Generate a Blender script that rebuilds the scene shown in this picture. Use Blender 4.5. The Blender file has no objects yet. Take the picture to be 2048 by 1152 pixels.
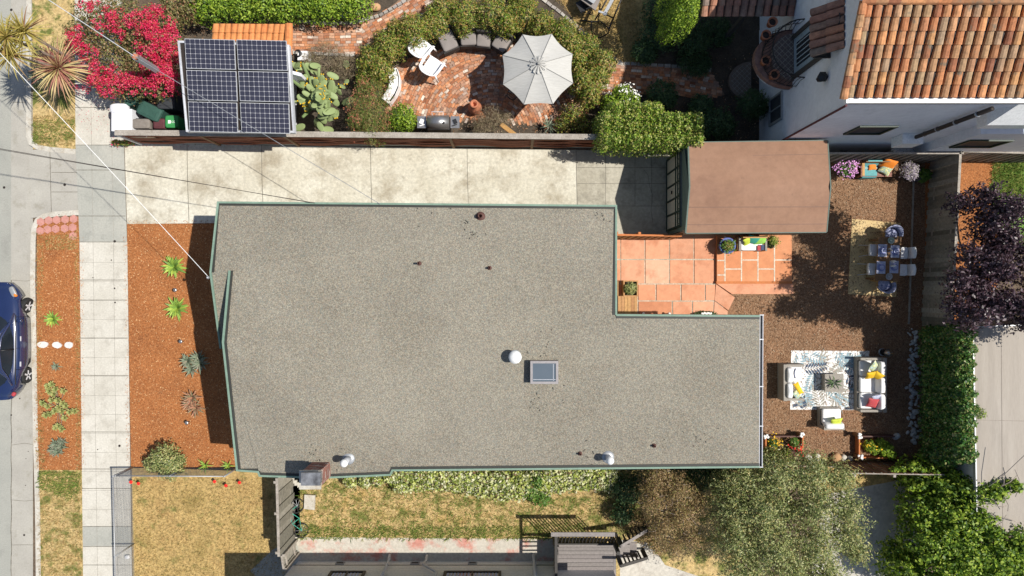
import bpy, math, random
import numpy as np
from math import sin, cos, pi, radians
from mathutils import Vector, Matrix
SC = bpy.context.scene
COL = SC.collection
# ---------------------------------------------------------------- camera, sky, sun
H = 26.6      # camera height in metres
F = 1384.0    # focal length in px of a 2048 px wide picture
cam_d = bpy.data.cameras.new("camera"); cam = bpy.data.objects.new("camera", cam_d); COL.objects.link(cam)
cam.location = (0, 0, H); cam_d.sensor_width = 36; cam_d.lens = 36 * F / 2048
cam_d.clip_start = 0.5; cam_d.clip_end = 3000
SC.camera = cam
SX, SY = 0.637, 0.004                        # shadow offset per metre: to the left and a little down
sun_dir = Vector((SX, SY, 1)).normalized()
W = bpy.data.worlds.new("World"); SC.world = W; W.use_nodes = True
nt = W.node_tree; bg = nt.nodes['Background']
sky = nt.nodes.new('ShaderNodeTexSky'); sky.sky_type = 'NISHITA'; sky.sun_disc = False
sky.sun_elevation = math.asin(sun_dir.z); sky.sun_rotation = math.atan2(sun_dir.x, sun_dir.y)
nt.links.new(sky.outputs[0], bg.inputs[0]); bg.inputs[1].default_value = 0.09
sd = bpy.data.lights.new("sun", 'SUN'); sun = bpy.data.objects.new("sun", sd); COL.objects.link(sun)
sd.energy = 5.0; sd.angle = radians(0.5); sd.color = (1, 0.955, 0.88)
sun.rotation_euler = sun_dir.to_track_quat('Z', 'Y').to_euler()
SC.view_settings.view_transform = 'Standard'; SC.view_settings.look = 'None'
SC.view_settings.exposure = 0.14; SC.view_settings.gamma = 1

# ---------------------------------------------------------------- helpers
def P(x, y, z=0.0):
    s = (H - z) / F
    return Vector(((x - 1024) * s, (576 - y) * s, z))
def PL(pts, z=0.0): return [P(p[0], p[1], p[2] if len(p) > 2 else z) for p in pts]
RNG = np.random.default_rng(7)

class MB:
    def __init__(s): s.v = []; s.f = []; s.m = []; s.q = []
    def add(s, vs, fs, m=0):
        n = len(s.v); s.v += [tuple(v) for v in vs]
        s.f += [tuple(i + n for i in f) for f in fs]; s.m += [m] * len(fs); return s
    def box(s, x0, x1, y0, y1, z0, z1, m=0, R=None, c=(0, 0, 0)):
        vs = [Vector((x, y, z)) for z in (z0, z1) for x, y in ((x0, y0), (x1, y0), (x1, y1), (x0, y1))]
        if R is not None: vs = [R @ v + Vector(c) for v in vs]
        return s.add(vs, [(3, 2, 1, 0), (4, 5, 6, 7), (0, 1, 5, 4), (1, 2, 6, 5), (2, 3, 7, 6), (3, 0, 4, 7)], m)
    def cb(s, c, sx, sy, sz, rz=0, m=0, R=None):      # box by centre (c is the centre), turned by rz
        if R is None: R = Matrix.Rotation(rz, 3, 'Z')
        return s.box(-sx/2, sx/2, -sy/2, sy/2, -sz/2, sz/2, m, R, c)
    def pb(s, x0, y0, x1, y1, z0, z1, m=0):           # box whose top face spans those picture px
        a = P(x0, y1, z1); b = P(x1, y0, z1); return s.box(a.x, b.x, a.y, b.y, z0, z1, m)
    def prism(s, pts, z0, z1, m=0):
        n = len(pts); vs = [(p[0], p[1], z0) for p in pts] + [(p[0], p[1], z1) for p in pts]
        ar = sum(pts[i][0]*pts[(i+1) % n][1] - pts[(i+1) % n][0]*pts[i][1] for i in range(n))
        fs = [tuple(range(n, 2*n)), tuple(range(n-1, -1, -1))] + [(i, (i+1) % n, (i+1) % n + n, i + n) for i in range(n)]
        if ar < 0: fs = [tuple(reversed(f)) for f in fs]
        return s.add(vs, fs, m)
    def poly(s, pts, m=0): return s.add(pts, [tuple(range(len(pts)))], m)
    def tube(s, path, r, n=6, m=0, cap=True):
        path = [Vector(p) for p in path]; k = len(path); rs = r if isinstance(r, (list, tuple)) else [r]*k
        vs = []; up = None
        for i, p in enumerate(path):
            d = (path[min(i+1, k-1)] - path[max(i-1, 0)]).normalized()
            a = d.cross(Vector((0, 0, 1)) if abs(d.z) < .95 else Vector((1, 0, 0))).normalized() if up is None else (up - d*up.dot(d)).normalized()
            up = a; b = d.cross(a)
            for j in range(n):
                t = 2*pi*j/n; vs.append(p + (a*cos(t) + b*sin(t))*rs[i])
        fs = [(i*n+j, i*n+(j+1) % n, (i+1)*n+(j+1) % n, (i+1)*n+j) for i in range(k-1) for j in range(n)]
        if cap: fs += [tuple(range(n-1, -1, -1)), tuple(range((k-1)*n, k*n))]
        return s.add(vs, fs, m)
    def lathe(s, c, prof, n=16, m=0, R=None):
        vs = []
        for r, z in prof:
            for j in range(n):
                t = 2*pi*j/n; v = Vector((r*cos(t), r*sin(t), z))
                vs.append((R @ v if R is not None else v) + Vector(c))
        k = len(prof)
        fs = [(i*n+j, i*n+(j+1) % n, (i+1)*n+(j+1) % n, (i+1)*n+j) for i in range(k-1) for j in range(n)]
        if prof[-1][0] > 1e-4: fs.append(tuple(range((k-1)*n, k*n)))
        if prof[0][0] > 1e-4: fs.append(tuple(range(n-1, -1, -1)))
        return s.add(vs, fs, m)
    def sq(s, c, sx, sy, sz, e=.35, R=None, m=0, nu=16, nv=9):   # superellipsoid: cushions, stones, rounded boxes
        f = lambda w, p: math.copysign(abs(w)**p, w); vs = []
        for i in range(nv):
            ph = -pi/2 + pi*i/(nv-1)
            for j in range(nu):
                th = 2*pi*j/nu
                v = Vector((sx/2*f(cos(ph), e)*f(cos(th), e), sy/2*f(cos(ph), e)*f(sin(th), e), sz/2*f(sin(ph), e if e > .5 else .7)))
                vs.append((R @ v if R is not None else v) + Vector(c))
        fs = [(i*nu+j, i*nu+(j+1) % nu, (i+1)*nu+(j+1) % nu, (i+1)*nu+j) for i in range(nv-1) for j in range(nu)]
        return s.add(vs, fs, m)
    def rail(s, path, w, h, m=0, closed=False):      # strip of square section along a path (top at the path's height)
        path = [Vector(p) for p in path]; k = len(path); vs = []
        for i, p in enumerate(path):
            a = path[(i-1) % k] if (closed or i) else None; b = path[(i+1) % k] if (closed or i < k-1) else None
            d1 = (p-a) if a is not None else (b-p); d2 = (b-p) if b is not None else (p-a)
            d1 = Vector((d1.x, d1.y, 0)).normalized(); d2 = Vector((d2.x, d2.y, 0)).normalized()
            n1 = Vector((-d1.y, d1.x, 0)); n2 = Vector((-d2.y, d2.x, 0)); nn = (n1+n2)
            nn = n1 if nn.length < .1 else nn.normalized(); nn = nn * (w/2 / max(.35, nn.dot(n1)))
            for o, dz in ((nn, 0), (-nn, 0), (-nn, -h), (nn, -h)): vs.append(p + o + Vector((0, 0, dz)))
        fs = []; rng = k if closed else k-1
        for i in range(rng):
            j = (i+1) % k
            for q in range(4): fs.append((i*4+q, i*4+(q+1) % 4, j*4+(q+1) % 4, j*4+q))
        if not closed: fs += [(3, 2, 1, 0), tuple((k-1)*4+q for q in range(4))]
        return s.add(vs, fs, m)

LOC = {}
def wl(o): return LOC.get(o.name, Vector((0, 0, 0)))
def mesh_obj(name, me, parent=None, loc=None):
    o = bpy.data.objects.new(name, me); COL.objects.link(o)
    if parent is not None:
        o.parent = parent; LOC[o.name] = wl(parent)
    else:
        o.location = loc; LOC[o.name] = Vector(loc)
    return o
def build(name, mb, mats, parent=None, smooth=False, loc=None):
    if not isinstance(mats, (list, tuple)): mats = [mats]
    v = np.array(mb.v, dtype=float)
    if parent is not None: off = wl(parent)
    elif loc is not None: off = Vector(loc)
    else:
        mn = v.min(0); mx = v.max(0); off = Vector(((mn[0]+mx[0])/2, (mn[1]+mx[1])/2, mn[2]))
    v = v - np.array(off)
    me = bpy.data.meshes.new(name); me.from_pydata(v.tolist(), [], mb.f)
    for m in mats: me.materials.append(m)
    me.polygons.foreach_set('material_index', mb.m)
    if smooth: me.polygons.foreach_set('use_smooth', [True]*len(mb.f))
    me.update()
    return mesh_obj(name, me, parent, off)
def quads(name, V, mats, parent=None, mi=None, loc=None):     # V: (n,4,3) array of world quads -> one object
    n = len(V); off = wl(parent) if parent is not None else Vector(loc if loc is not None else (V[..., 0].mean(), V[..., 1].mean(), max(0, V[..., 2].min())))
    v = (V.reshape(-1, 3) - np.array(off)).astype(np.float32)
    me = bpy.data.meshes.new(name); me.vertices.add(4*n); me.vertices.foreach_set('co', v.ravel())
    me.loops.add(4*n); me.loops.foreach_set('vertex_index', np.arange(4*n, dtype=np.int32))
    me.polygons.add(n); me.polygons.foreach_set('loop_start', np.arange(0, 4*n, 4, dtype=np.int32))
    try: me.polygons.foreach_set('loop_total', np.full(n, 4, dtype=np.int32))
    except Exception: pass
    if not isinstance(mats, (list, tuple)): mats = [mats]
    for m in mats: me.materials.append(m)
    if mi is not None: me.polygons.foreach_set('material_index', np.asarray(mi, dtype=np.int32))
    me.update(calc_edges=True); me.validate()
    return mesh_obj(name, me, parent, off)
def tag(o, label, cat, group=None):
    o['label'] = label; o['category'] = cat
    if group: o['group'] = group
    return o
def thing(name, label, cat, loc, group=None):
    o = bpy.data.objects.new(name, None); COL.objects.link(o); o.location = loc; o.empty_display_size = .2
    LOC[o.name] = Vector(loc); return tag(o, label, cat, group)
def solo(name, mb, mats, label, cat, group=None, smooth=False): return tag(build(name, mb, mats, None, smooth), label, cat, group)
def struct(name, mb, mats, smooth=False):
    o = build(name, mb, mats, None, smooth, (0, 0, 0)); o['kind'] = 'structure'; return o
def copy_tree(o, d, label=None, rot=0, scale=1):
    c = o.copy(); COL.objects.link(c); c.location = Vector(o.location) + Vector(d); LOC[c.name] = Vector(c.location)
    if rot: c.rotation_euler = (0, 0, rot)
    if scale != 1: c.scale = (scale,)*3
    if label: c['label'] = label
    for ch in list(o.children):
        k = ch.copy(); COL.objects.link(k); k.parent = c
        for g in ch.children:
            q = g.copy(); COL.objects.link(q); q.parent = k
    return c

# ---------------------------------------------------------------- materials
def mat(name, ramp, scale=2.0, detail=6, rough=.9, speck=None, fine=None, isl=None, bump=None, metal=0, spec=.3,
        obj=False, stretch=None, trans=0, stain=None, coat=0, stain2=None):
    m = bpy.data.materials.new(name); m.use_nodes = True; N = m.node_tree.nodes; L = m.node_tree.links
    b = N['Principled BSDF']; b.inputs['Roughness'].default_value = rough; b.inputs['Metallic'].default_value = metal
    b.inputs['Specular IOR Level'].default_value = spec
    if coat: b.inputs['Coat Weight'].default_value = coat; b.inputs['Coat Roughness'].default_value = .05
    if not isinstance(ramp[0], (tuple, list)): ramp = [ramp]
    if len(ramp) == 1 and not (speck or fine or isl or bump or stain):
        ramp = [tuple(c*.93 for c in ramp[0]), tuple(min(1, c*1.07) for c in ramp[0])]
    if obj: co = N.new('ShaderNodeTexCoord').outputs['Object']
    else: co = N.new('ShaderNodeNewGeometry').outputs['Position']
    if stretch:
        mp = N.new('ShaderNodeMapping'); mp.inputs['Scale'].default_value = stretch; L.new(co, mp.inputs[0]); co = mp.outputs[0]
    def noise(sc, det=4, rg=.6):
        n = N.new('ShaderNodeTexNoise'); n.inputs['Scale'].default_value = sc; n.inputs['Detail'].default_value = det
        n.inputs['Roughness'].default_value = rg; L.new(co, n.inputs['Vector']); return n.outputs['Fac']
    def rmp(fac, cols, lo=.3, hi=.7):
        r = N.new('ShaderNodeValToRGB'); e = r.color_ramp.elements; k = len(cols)
        while len(e) < k: e.new(.5)
        for i, c in enumerate(cols):
            e[i].position = lo + (hi-lo)*i/max(1, k-1); e[i].color = tuple(c) + (1,) if isinstance(c, (tuple, list)) else (c, c, c, 1)
        L.new(fac, r.inputs[0]); return r.outputs[0]
    def mix(a, c, fac, mode='MIX'):
        x = N.new('ShaderNodeMix'); x.data_type = 'RGBA'; x.blend_type = mode
        for s, v in ((6, a), (7, c)):
            if isinstance(v, (tuple, list)): x.inputs[s].default_value = tuple(v) + (1,)
            else: L.new(v, x.inputs[s])
        if isinstance(fac, (int, float)): x.inputs[0].default_value = fac
        else: L.new(fac, x.inputs[0])
        return x.outputs[2]
    cols = ramp if len(ramp) > 1 else [tuple(c*.96 for c in ramp[0]), tuple(min(1, c*1.04) for c in ramp[0])]
    c = rmp(noise(scale, detail), cols)
    if isl:      # list of colours chosen at random for each separate piece (leaf, chip, tile)
        g = N.new('ShaderNodeNewGeometry'); r = N.new('ShaderNodeValToRGB'); e = r.color_ramp.elements; r.color_ramp.interpolation = 'LINEAR'
        while len(e) < len(isl): e.new(.5)
        for i, q in enumerate(isl): e[i].position = i/max(1, len(isl)-1); e[i].color = tuple(q) + (1,)
        L.new(g.outputs['Random Per Island'], r.inputs[0])
        c = mix(r.outputs[0], c, .10) if len(ramp) > 1 else r.outputs[0]
    if stain:    # (scale, colour, lo, hi)
        c = mix(c, stain[1], rmp(noise(stain[0], 8, .65), [0., 1.], stain[2], stain[3]))
    if stain2: c = mix(c, stain2[1], rmp(noise(stain2[0], 8, .65), [0., 1.], stain2[2], stain2[3]))
    if speck:    # (scale, [colours], amount)
        v = N.new('ShaderNodeTexVoronoi'); v.inputs['Scale'].default_value = speck[0]; L.new(co, v.inputs['Vector'])
        sp = N.new('ShaderNodeSeparateColor'); L.new(v.outputs['Color'], sp.inputs[0])
        r = N.new('ShaderNodeValToRGB'); e = r.color_ramp.elements; r.color_ramp.interpolation = 'CONSTANT'; k = len(speck[1])
        while len(e) < k: e.new(.5)
        for i, q in enumerate(speck[1]): e[i].position = i/k; e[i].color = tuple(q) + (1,)
        L.new(sp.outputs[0], r.inputs[0]); c = mix(c, r.outputs[0], speck[2])
    if fine:     # (scale, lo, hi): brightness multiplier
        c = mix(c, rmp(noise(fine[0], 3, .7), [fine[1], fine[2]]), 1., 'MULTIPLY')
    L.new(c, b.inputs['Base Color'])
    if bump:
        bn = N.new('ShaderNodeBump'); bn.inputs['Strength'].default_value = bump[1]; bn.inputs['Distance'].default_value = bump[2] if len(bump) > 2 else .02
        L.new(noise(bump[0], 4), bn.inputs['Height']); L.new(bn.outputs[0], b.inputs['Normal'])
    if trans:
        t = N.new('ShaderNodeBsdfTranslucent'); L.new(c, t.inputs[0]); ms = N.new('ShaderNodeMixShader'); ms.inputs[0].default_value = trans
        L.new(b.outputs[0], ms.inputs[1]); L.new(t.outputs[0], ms.inputs[2]); L.new(ms.outputs[0], N['Material Output'].inputs[0])
    return m
def flat(name, c, rough=.6, metal=0, spec=.4, fine=(14, .86, 1.1), coat=0): return mat(name, [c], rough=rough, metal=metal, spec=spec, fine=fine, coat=coat)
def leafm(name, isl, rough=.5, trans=.28, spec=.35): return mat(name, [isl[0], isl[-1]], 1.6, 3, rough=rough, isl=isl, trans=trans, spec=spec)

M = {}
M['street'] = mat('street_concrete', [(.30,.30,.265), (.37,.365,.32)], .5, 8, fine=(25, .88, 1.08), speck=(60, [(.2,.2,.18), (.4,.4,.36), (.32,.31,.28)], .15), stain=(1.3, (.24,.235,.21), .55, .8), bump=(60, .2))
M['gutter'] = mat('gutter_concrete', [(.34,.32,.28), (.42,.40,.35)], .9, 8, fine=(18, .9, 1.07), stain=(2, (.27,.25,.2), .55, .75), bump=(60, .2))
M['kerb'] = mat('kerb_concrete', [(.42,.39,.33), (.6,.57,.5)], 2, 8, fine=(20, .85, 1.1), stain=(3, (.36,.3,.22), .5, .7))
M['walk'] = mat('sidewalk_concrete', [(.50,.47,.40), (.60,.57,.50)], .9, 9, fine=(16, .86, 1.08), stain=(2.2, (.42,.39,.33), .5, .75), bump=(60, .2))
M['walkgrey'] = mat('grey_sidewalk_concrete', [(.34,.34,.30), (.42,.41,.36)], .7, 9, fine=(16, .88, 1.08), stain=(1.8, (.29,.29,.26), .52, .75), bump=(60, .2))
M['drive'] = mat('driveway_concrete', [(.50,.46,.36), (.68,.65,.55)], .55, 10, fine=(9, .78, 1.1), stain=(.9, (.39,.345,.26), .48, .66), stain2=(3.2, (.27,.235,.18), .58, .80), bump=(50, .25))
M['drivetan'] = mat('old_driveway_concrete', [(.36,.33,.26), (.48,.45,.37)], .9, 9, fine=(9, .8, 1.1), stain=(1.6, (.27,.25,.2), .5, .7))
M['joint'] = flat('concrete_joint', (.17,.155,.125), fine=(5, .5, 1.4))
M['jointlight'] = flat('scored_joint', (.33,.31,.27), fine=(5, .7, 1.2))
M['mulch'] = mat('orange_mulch', [(.27,.10,.03), (.39,.155,.052)], 1.5, 8, fine=(16, .6, 1.3), speck=(34, [(.23,.075,.022), (.36,.125,.035), (.44,.17,.06), (.31,.1,.03), (.5,.24,.1)], .4), stain=(.6, (.22,.085,.03), .5, .7), stain2=(2.4, (.19,.08,.035), .62, .76), bump=(30, .7))
M['chip'] = mat('mulch_chips', [(.4,.15,.05)], isl=[(.19,.06,.02), (.34,.115,.035), (.42,.16,.05), (.5,.22,.08), (.72,.48,.25)])
M['ymulch'] = mat('brown_mulch', [(.14,.075,.04), (.24,.128,.064)], 1.1, 8, fine=(14, .6, 1.3), speck=(30, [(.16,.09,.05), (.31,.19,.11), (.32,.19,.11), (.19,.105,.06), (.40,.27,.17)], .45), stain=(.7, (.24,.10,.045), .5, .68), bump=(30, .8))
M['ychip'] = mat('wood_chips', [(.3,.2,.1)], isl=[(.08,.045,.025), (.20,.10,.05), (.26,.14,.07), (.32,.19,.11), (.52,.40,.28)])
M['soil'] = mat('garden_soil', [(.085,.06,.042), (.17,.125,.085)], 1.5, 8, fine=(14, .6, 1.3), bump=(20, .8))
M['darksoil'] = mat('dark_soil', [(.05,.04,.03), (.11,.085,.06)], 2, 8, fine=(14, .6, 1.3), bump=(20, .8))  # same kind of soil in darker tones
M['dry'] = mat('dry_lawn', [(.34,.21,.08), (.50,.35,.14), (.28,.20,.065)], .7, 9, fine=(10, .55, 1.25), stain=(1.8, (.20,.19,.055), .54, .68), stain2=(9, (.16,.14,.05), .62, .72), bump=(30, .8))
M['dry2'] = mat('patchy_lawn', [(.42,.28,.10), (.56,.41,.19), (.34,.26,.09)], 1.3, 9, fine=(10, .55, 1.25), stain=(2.0, (.15,.17,.04), .48, .60), stain2=(7, (.22,.13,.05), .58, .70), bump=(30, .8))
M['blade'] = mat('dry_grass_blades', [(.5,.4,.15)], isl=[(.09,.12,.03), (.24,.17,.055), (.38,.24,.08), (.46,.31,.12), (.60,.45,.22)], trans=.2)
M['gblade'] = mat('green_grass_blades', [(.2,.3,.08)], isl=[(.06,.13,.02), (.13,.22,.035), (.24,.29,.06), (.45,.42,.13)], trans=.25)
M['green'] = mat('green_lawn', [(.09,.2,.03), (.17,.31,.05)], 2, 8, fine=(14, .6, 1.3))
M['roof'] = mat('gravel_roof', [(.240,.217,.168), (.295,.268,.210)], .35, 8, fine=(34, .72, 1.2), speck=(36, [(.15,.137,.11), (.29,.268,.21), (.24,.22,.195), (.38,.35,.27), (.195,.172,.13), (.31,.25,.19), (.20,.215,.19)], .62), stain=(.28, (.165,.142,.105), .42, .66), stain2=(2.2, (.16,.14,.11), .66, .8), bump=(40, .7), rough=.95)
M['trim'] = mat('green_trim', [(.16,.24,.18), (.21,.30,.235)], 3, fine=(20, .85, 1.1), rough=.6)
M['trimdark'] = flat('dark_roof_edge', (.035,.035,.03))
M['hwall'] = flat('sage_wall_paint', (.33,.40,.33), .8)
M['brown'] = mat('brown_roof_membrane', [(.275,.155,.098), (.325,.19,.125)], .6, 9, fine=(5, .9, 1.06), stain=(.8, (.235,.13,.085), .5, .75), stain2=(3, (.22,.13,.09), .62, .8), rough=.8)
M['seam'] = flat('roof_seam', (.15,.08,.055))
M['gwall'] = flat('garage_grey_green', (.12,.16,.135), .7)
M['gpanel'] = flat('beige_panel', (.56,.51,.42), .7)
M['gdark'] = flat('dark_green_trim', (.012,.03,.018), .5)
M['stucco'] = mat('white_stucco', [(.70,.71,.75), (.80,.81,.84)], .8, 9, fine=(7, .93, 1.04), stain=(1.0, (.5,.5,.53), .55, .85), bump=(25, .5), rough=.9)
M['white'] = flat('white_paint', (.82,.82,.80), .5)
M['weather'] = mat('weathered_wood', [(.27,.235,.195), (.42,.38,.33)], 3, 6, fine=(20, .7, 1.2), rough=.85)
M['boards'] = mat('fence_boards', [(.2,.16,.12)], rough=.85, isl=[(.13,.125,.10), (.27,.25,.205), (.38,.355,.30), (.20,.185,.15)], fine=(9, .7, 1.2))
M['brownboards'] = mat('brown_boards', [(.2,.16,.12)], rough=.85, isl=[(.11,.05,.03), (.19,.09,.05), (.26,.13,.075), (.16,.09,.06)], fine=(9, .7, 1.2))
M['redslat'] = mat('red_slats', [(.3,.1,.05)], rough=.8, isl=[(.13,.035,.018), (.25,.075,.035), (.34,.12,.06), (.2,.06,.03)], fine=(9, .7, 1.2))
M['rust'] = flat('rust_orange_paint', (.50,.17,.055), .8)
M['rustfloor'] = mat('terracotta_slab', [(.60,.27,.15), (.70,.37,.235)], .9, 8, fine=(5, .88, 1.08), isl=[(.50,.205,.105), (.66,.33,.20), (.60,.26,.14), (.70,.40,.27), (.56,.27,.16)], stain=(1.3, (.47,.19,.10), .5, .72), stain2=(4, (.38,.17,.10), .62, .8), rough=.85)
M['rustfloor2'] = mat('terracotta_step', [(.56,.22,.10), (.62,.28,.14)], .9, 8, fine=(5, .88, 1.08), rough=.85)
M['grout'] = mat('grout', [(.34,.28,.2), (.56,.5,.4)], 7, 5, fine=(18, .7, 1.2))
M['groutw'] = mat('pale_grout', [(.5,.42,.32), (.7,.63,.52)], 7, 5, fine=(18, .7, 1.2))
M['brick'] = mat('brick_paving', [(.3,.1,.05)], isl=[(.24,.095,.05), (.46,.18,.085), (.56,.25,.12), (.38,.17,.10), (.62,.36,.23), (.30,.17,.12), (.72,.62,.52)], fine=(9, .7, 1.2), stain=(.9, (.2,.13,.09), .58, .7))
M['bricksand'] = mat('brick_joint_sand', [(.15,.09,.06), (.25,.17,.11)], 4, 6)
M['stone'] = mat('grey_stone', [(.3,.28,.25)], isl=[(.22,.2,.18), (.36,.33,.29), (.48,.45,.4), (.3,.27,.25)], fine=(9, .75, 1.2))
M['tile'] = mat('clay_tiles', [(.5,.2,.1)], isl=[(.26,.10,.055), (.42,.17,.075), (.36,.25,.14), (.54,.21,.085), (.40,.25,.13), (.48,.18,.075), (.34,.25,.16), (.62,.28,.12), (.50,.26,.11), (.30,.12,.06)], fine=(6, .62, 1.25), stain=(3, (.16,.12,.08), .56, .66), rough=.8)
M['tilebright'] = mat('bright_clay_tiles', [(.6,.25,.1)], isl=[(.58,.20,.065), (.66,.27,.095), (.6,.24,.08)], fine=(6, .75, 1.15), rough=.8)
M['tiledark'] = mat('weathered_clay_tiles', [(.3,.15,.1)], isl=[(.17,.11,.09), (.28,.16,.12), (.36,.17,.12), (.22,.17,.14), (.45,.2,.12)], fine=(6, .6, 1.2), rough=.8)
M['under'] = flat('dark_underlay', (.03,.022,.018))
M['black'] = flat('black_metal', (.015,.015,.017), .45)
M['steel'] = flat('stainless_steel', (.42,.41,.40), .32, metal=.8)
M['galv'] = flat('galvanised_metal', (.38,.39,.40), .5, metal=.4)
M['whitemetal'] = flat('white_metal', (.52,.53,.56), .4); M['stonew'] = mat('pale_stone', [(.55,.53,.5), (.7,.68,.64)], 6, 6)
M['plastic'] = flat('white_plastic', (.85,.85,.85), .35)
M['glass'] = mat('dark_glass', [(.012,.016,.022), (.02,.026,.034)], 1, 2, rough=.15, spec=.45)
M['wallglass'] = mat('curtained_glass', [(.03,.035,.045), (.06,.065,.075)], 3, 3, rough=.6, spec=.1)
M['skyglass'] = mat('skylight_glass', [(.10,.125,.15), (.13,.155,.185)], 1, 2, rough=.12, spec=.6)
M['wood'] = mat('brown_wood', [(.17,.09,.04), (.26,.145,.07)], 4, 6, fine=(20, .75, 1.2), rough=.7)
M['honey'] = mat('honey_wood', [(.45,.24,.08), (.55,.32,.12)], 4, 6, fine=(20, .8, 1.15), rough=.65)
M['redwood'] = mat('reddish_deck_wood', [(.2,.1,.1)], isl=[(.36,.17,.07), (.44,.23,.10), (.5,.28,.11)], fine=(14, .75, 1.15), rough=.7)
M['deck'] = mat('grey_deck_boards', [(.2,.2,.2)], isl=[(.19,.17,.16), (.25,.225,.21), (.22,.195,.185)], fine=(14, .8, 1.15), rough=.8)
M['deckdark'] = flat('dark_grey_paint', (.055,.05,.045), .7)
M['siding'] = flat('beige_grey_siding', (.80,.77,.74), .75)
M['wicker'] = mat('grey_wicker', [(.26,.235,.20), (.36,.33,.29)], 30, 3, fine=(45, .6, 1.25), rough=.8)
M['darkwicker'] = mat('dark_wicker', [(.03,.028,.028), (.06,.055,.05)], 30, 3, rough=.7)
M['cushion'] = mat('white_cushion', [(.78,.77,.76), (.86,.85,.84)], 2, 5, rough=.95)
M['greycushion'] = mat('grey_cushion', [(.22,.195,.18), (.27,.24,.22)], 2, 5, rough=.95)
for k, c in dict(yellow=(.78,.48,.02), lime=(.52,.60,.06), teal=(.05,.34,.25), tealdull=(.12,.36,.37), brightgreen=(.30,.60,.10), red=(.42,.05,.06), orange=(.75,.22,.02), floral=(.35,.42,.35), navy=(.05,.07,.14), bluecloth=(.42,.45,.62), plate=(.22,.25,.48), binblack=(.035,.038,.042), bingreen=(.03,.085,.065), binmaroon=(.10,.03,.035), bintaupe=(.22,.195,.17), binlime=(.04,.26,.075), terra=(.46,.17,.09), bluepot=(.12,.16,.42), pinkpetal=(.72,.35,.68), redpetal=(.85,.03,.02), whitepetal=(.9,.88,.82), paleblue=(.38,.43,.45), poolblue=(.30,.36,.40), pot=(.3,.27,.24), purplepot=(.1,.09,.1), hexp=(.50,.235,.195)).items():
    M[k] = flat(k, c, .75, fine=(8, .85, 1.1))
M['canvas'] = mat('grey_canvas', [(.44,.43,.40), (.52,.51,.48)], 3, 6, stretch=(1, 12, 1), fine=(5, .92, 1.06), rough=.95)
M['canvasseam'] = flat('canvas_seam', (.27,.265,.25))
M['jute'] = mat('jute_rug', [(.56,.41,.20), (.64,.48,.25)], 3, 5, fine=(30, .85, 1.1), rough=.95)
M['rug'] = mat('pale_rug', [(.74,.74,.72), (.80,.80,.78)], 3, 5, fine=(12, .9, 1.05), rough=.95)
M['rugblue'] = flat('rug_print_blue', (.25,.36,.41), .95); M['ruggrey'] = flat('rug_print_grey', (.33,.32,.28), .95); M['rugnavy'] = flat('rug_print_navy', (.06,.09,.14), .95)
M['carpaint'] = mat('blue_car_paint', [(.012,.022,.075), (.014,.026,.085)], 1, 2, rough=.25, spec=.6, coat=1)
M['tyre'] = flat('tyre_rubber', (.02,.02,.02), .8)
M['pv'] = flat('solar_cells', (.035,.036,.055), .25, spec=.6, fine=(3, .85, 1.15)); M['pvline'] = flat('cell_gaps', (.40,.40,.43), .5); M['alu'] = flat('aluminium', (.42,.43,.44), .4); M['rimalu'] = flat('rim_aluminium', (.6,.6,.62), .35)
M['chimbrick'] = mat('chimney_brick', [(.3,.1,.05)], isl=[(.24,.10,.075), (.36,.17,.13), (.17,.075,.06), (.5,.42,.36)], fine=(9, .8, 1.15)); M['mortar'] = flat('mortar', (.42,.39,.34))
M['ngroof'] = mat('rolled_grey_roof', [(.335,.295,.25), (.39,.35,.30)], .5, 8, stretch=(6, .6, 1), fine=(6, .93, 1.05), stain=(.6, (.31,.275,.235), .5, .75))
M['redstain'] = mat('red_stained_concrete', [(.46,.42,.35), (.56,.52,.45)], .9, 9, fine=(9, .8, 1.1), stain=(1.5, (.52,.24,.19), .50, .64))
M['patio'] = mat('worn_patio', [(.44,.41,.35), (.54,.51,.45)], .8, 9, fine=(8, .8, 1.1), stain=(1.5, (.32,.28,.24), .52, .7))
M['bark'] = mat('bark', [(.14,.10,.075), (.26,.20,.155)], 8, 5, fine=(20, .7, 1.2))
M['twig'] = mat('pale_twigs', [(.32,.26,.22), (.42,.36,.31)], 8, 5)
M['pebble'] = mat('river_stones', [(.42,.41,.39), (.56,.55,.53)], 5, 5, fine=(9, .8, 1.15))
M['gravel'] = mat('gravel', [(.33,.29,.23), (.45,.4,.33)], 4, 5, speck=(30, [(.2,.18,.15), (.5,.45,.38), (.35,.3,.25), (.6,.56,.5)], .6))
# foliage
G = {}
G['laurel'] = leafm('laurel_leaves', [(.02,.05,.006), (.07,.15,.01), (.17,.30,.02), (.32,.46,.035), (.46,.56,.08)])
G['ring'] = leafm('hedge_leaves', [(.03,.05,.01), (.07,.13,.015), (.15,.25,.02), (.28,.36,.035), (.46,.24,.07), (.56,.52,.20)])
G['box'] = leafm('box_leaves', [(.03,.08,.01), (.09,.19,.015), (.19,.33,.025), (.33,.46,.045), (.46,.40,.10), (.55,.58,.22)])
G['bottle'] = leafm('bottlebrush_leaves', [(.05,.08,.02), (.12,.20,.03), (.20,.30,.05), (.34,.17,.07), (.36,.34,.12)])
G['olive'] = leafm('olive_leaves', [(.045,.07,.025), (.11,.16,.05), (.22,.28,.085), (.36,.41,.14), (.54,.55,.27), (.54,.42,.15)], rough=.45)
G['brownish'] = leafm('brownish_leaves', [(.09,.06,.03), (.24,.17,.07), (.38,.27,.11), (.46,.29,.14), (.26,.28,.07), (.60,.38,.24)])
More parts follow.
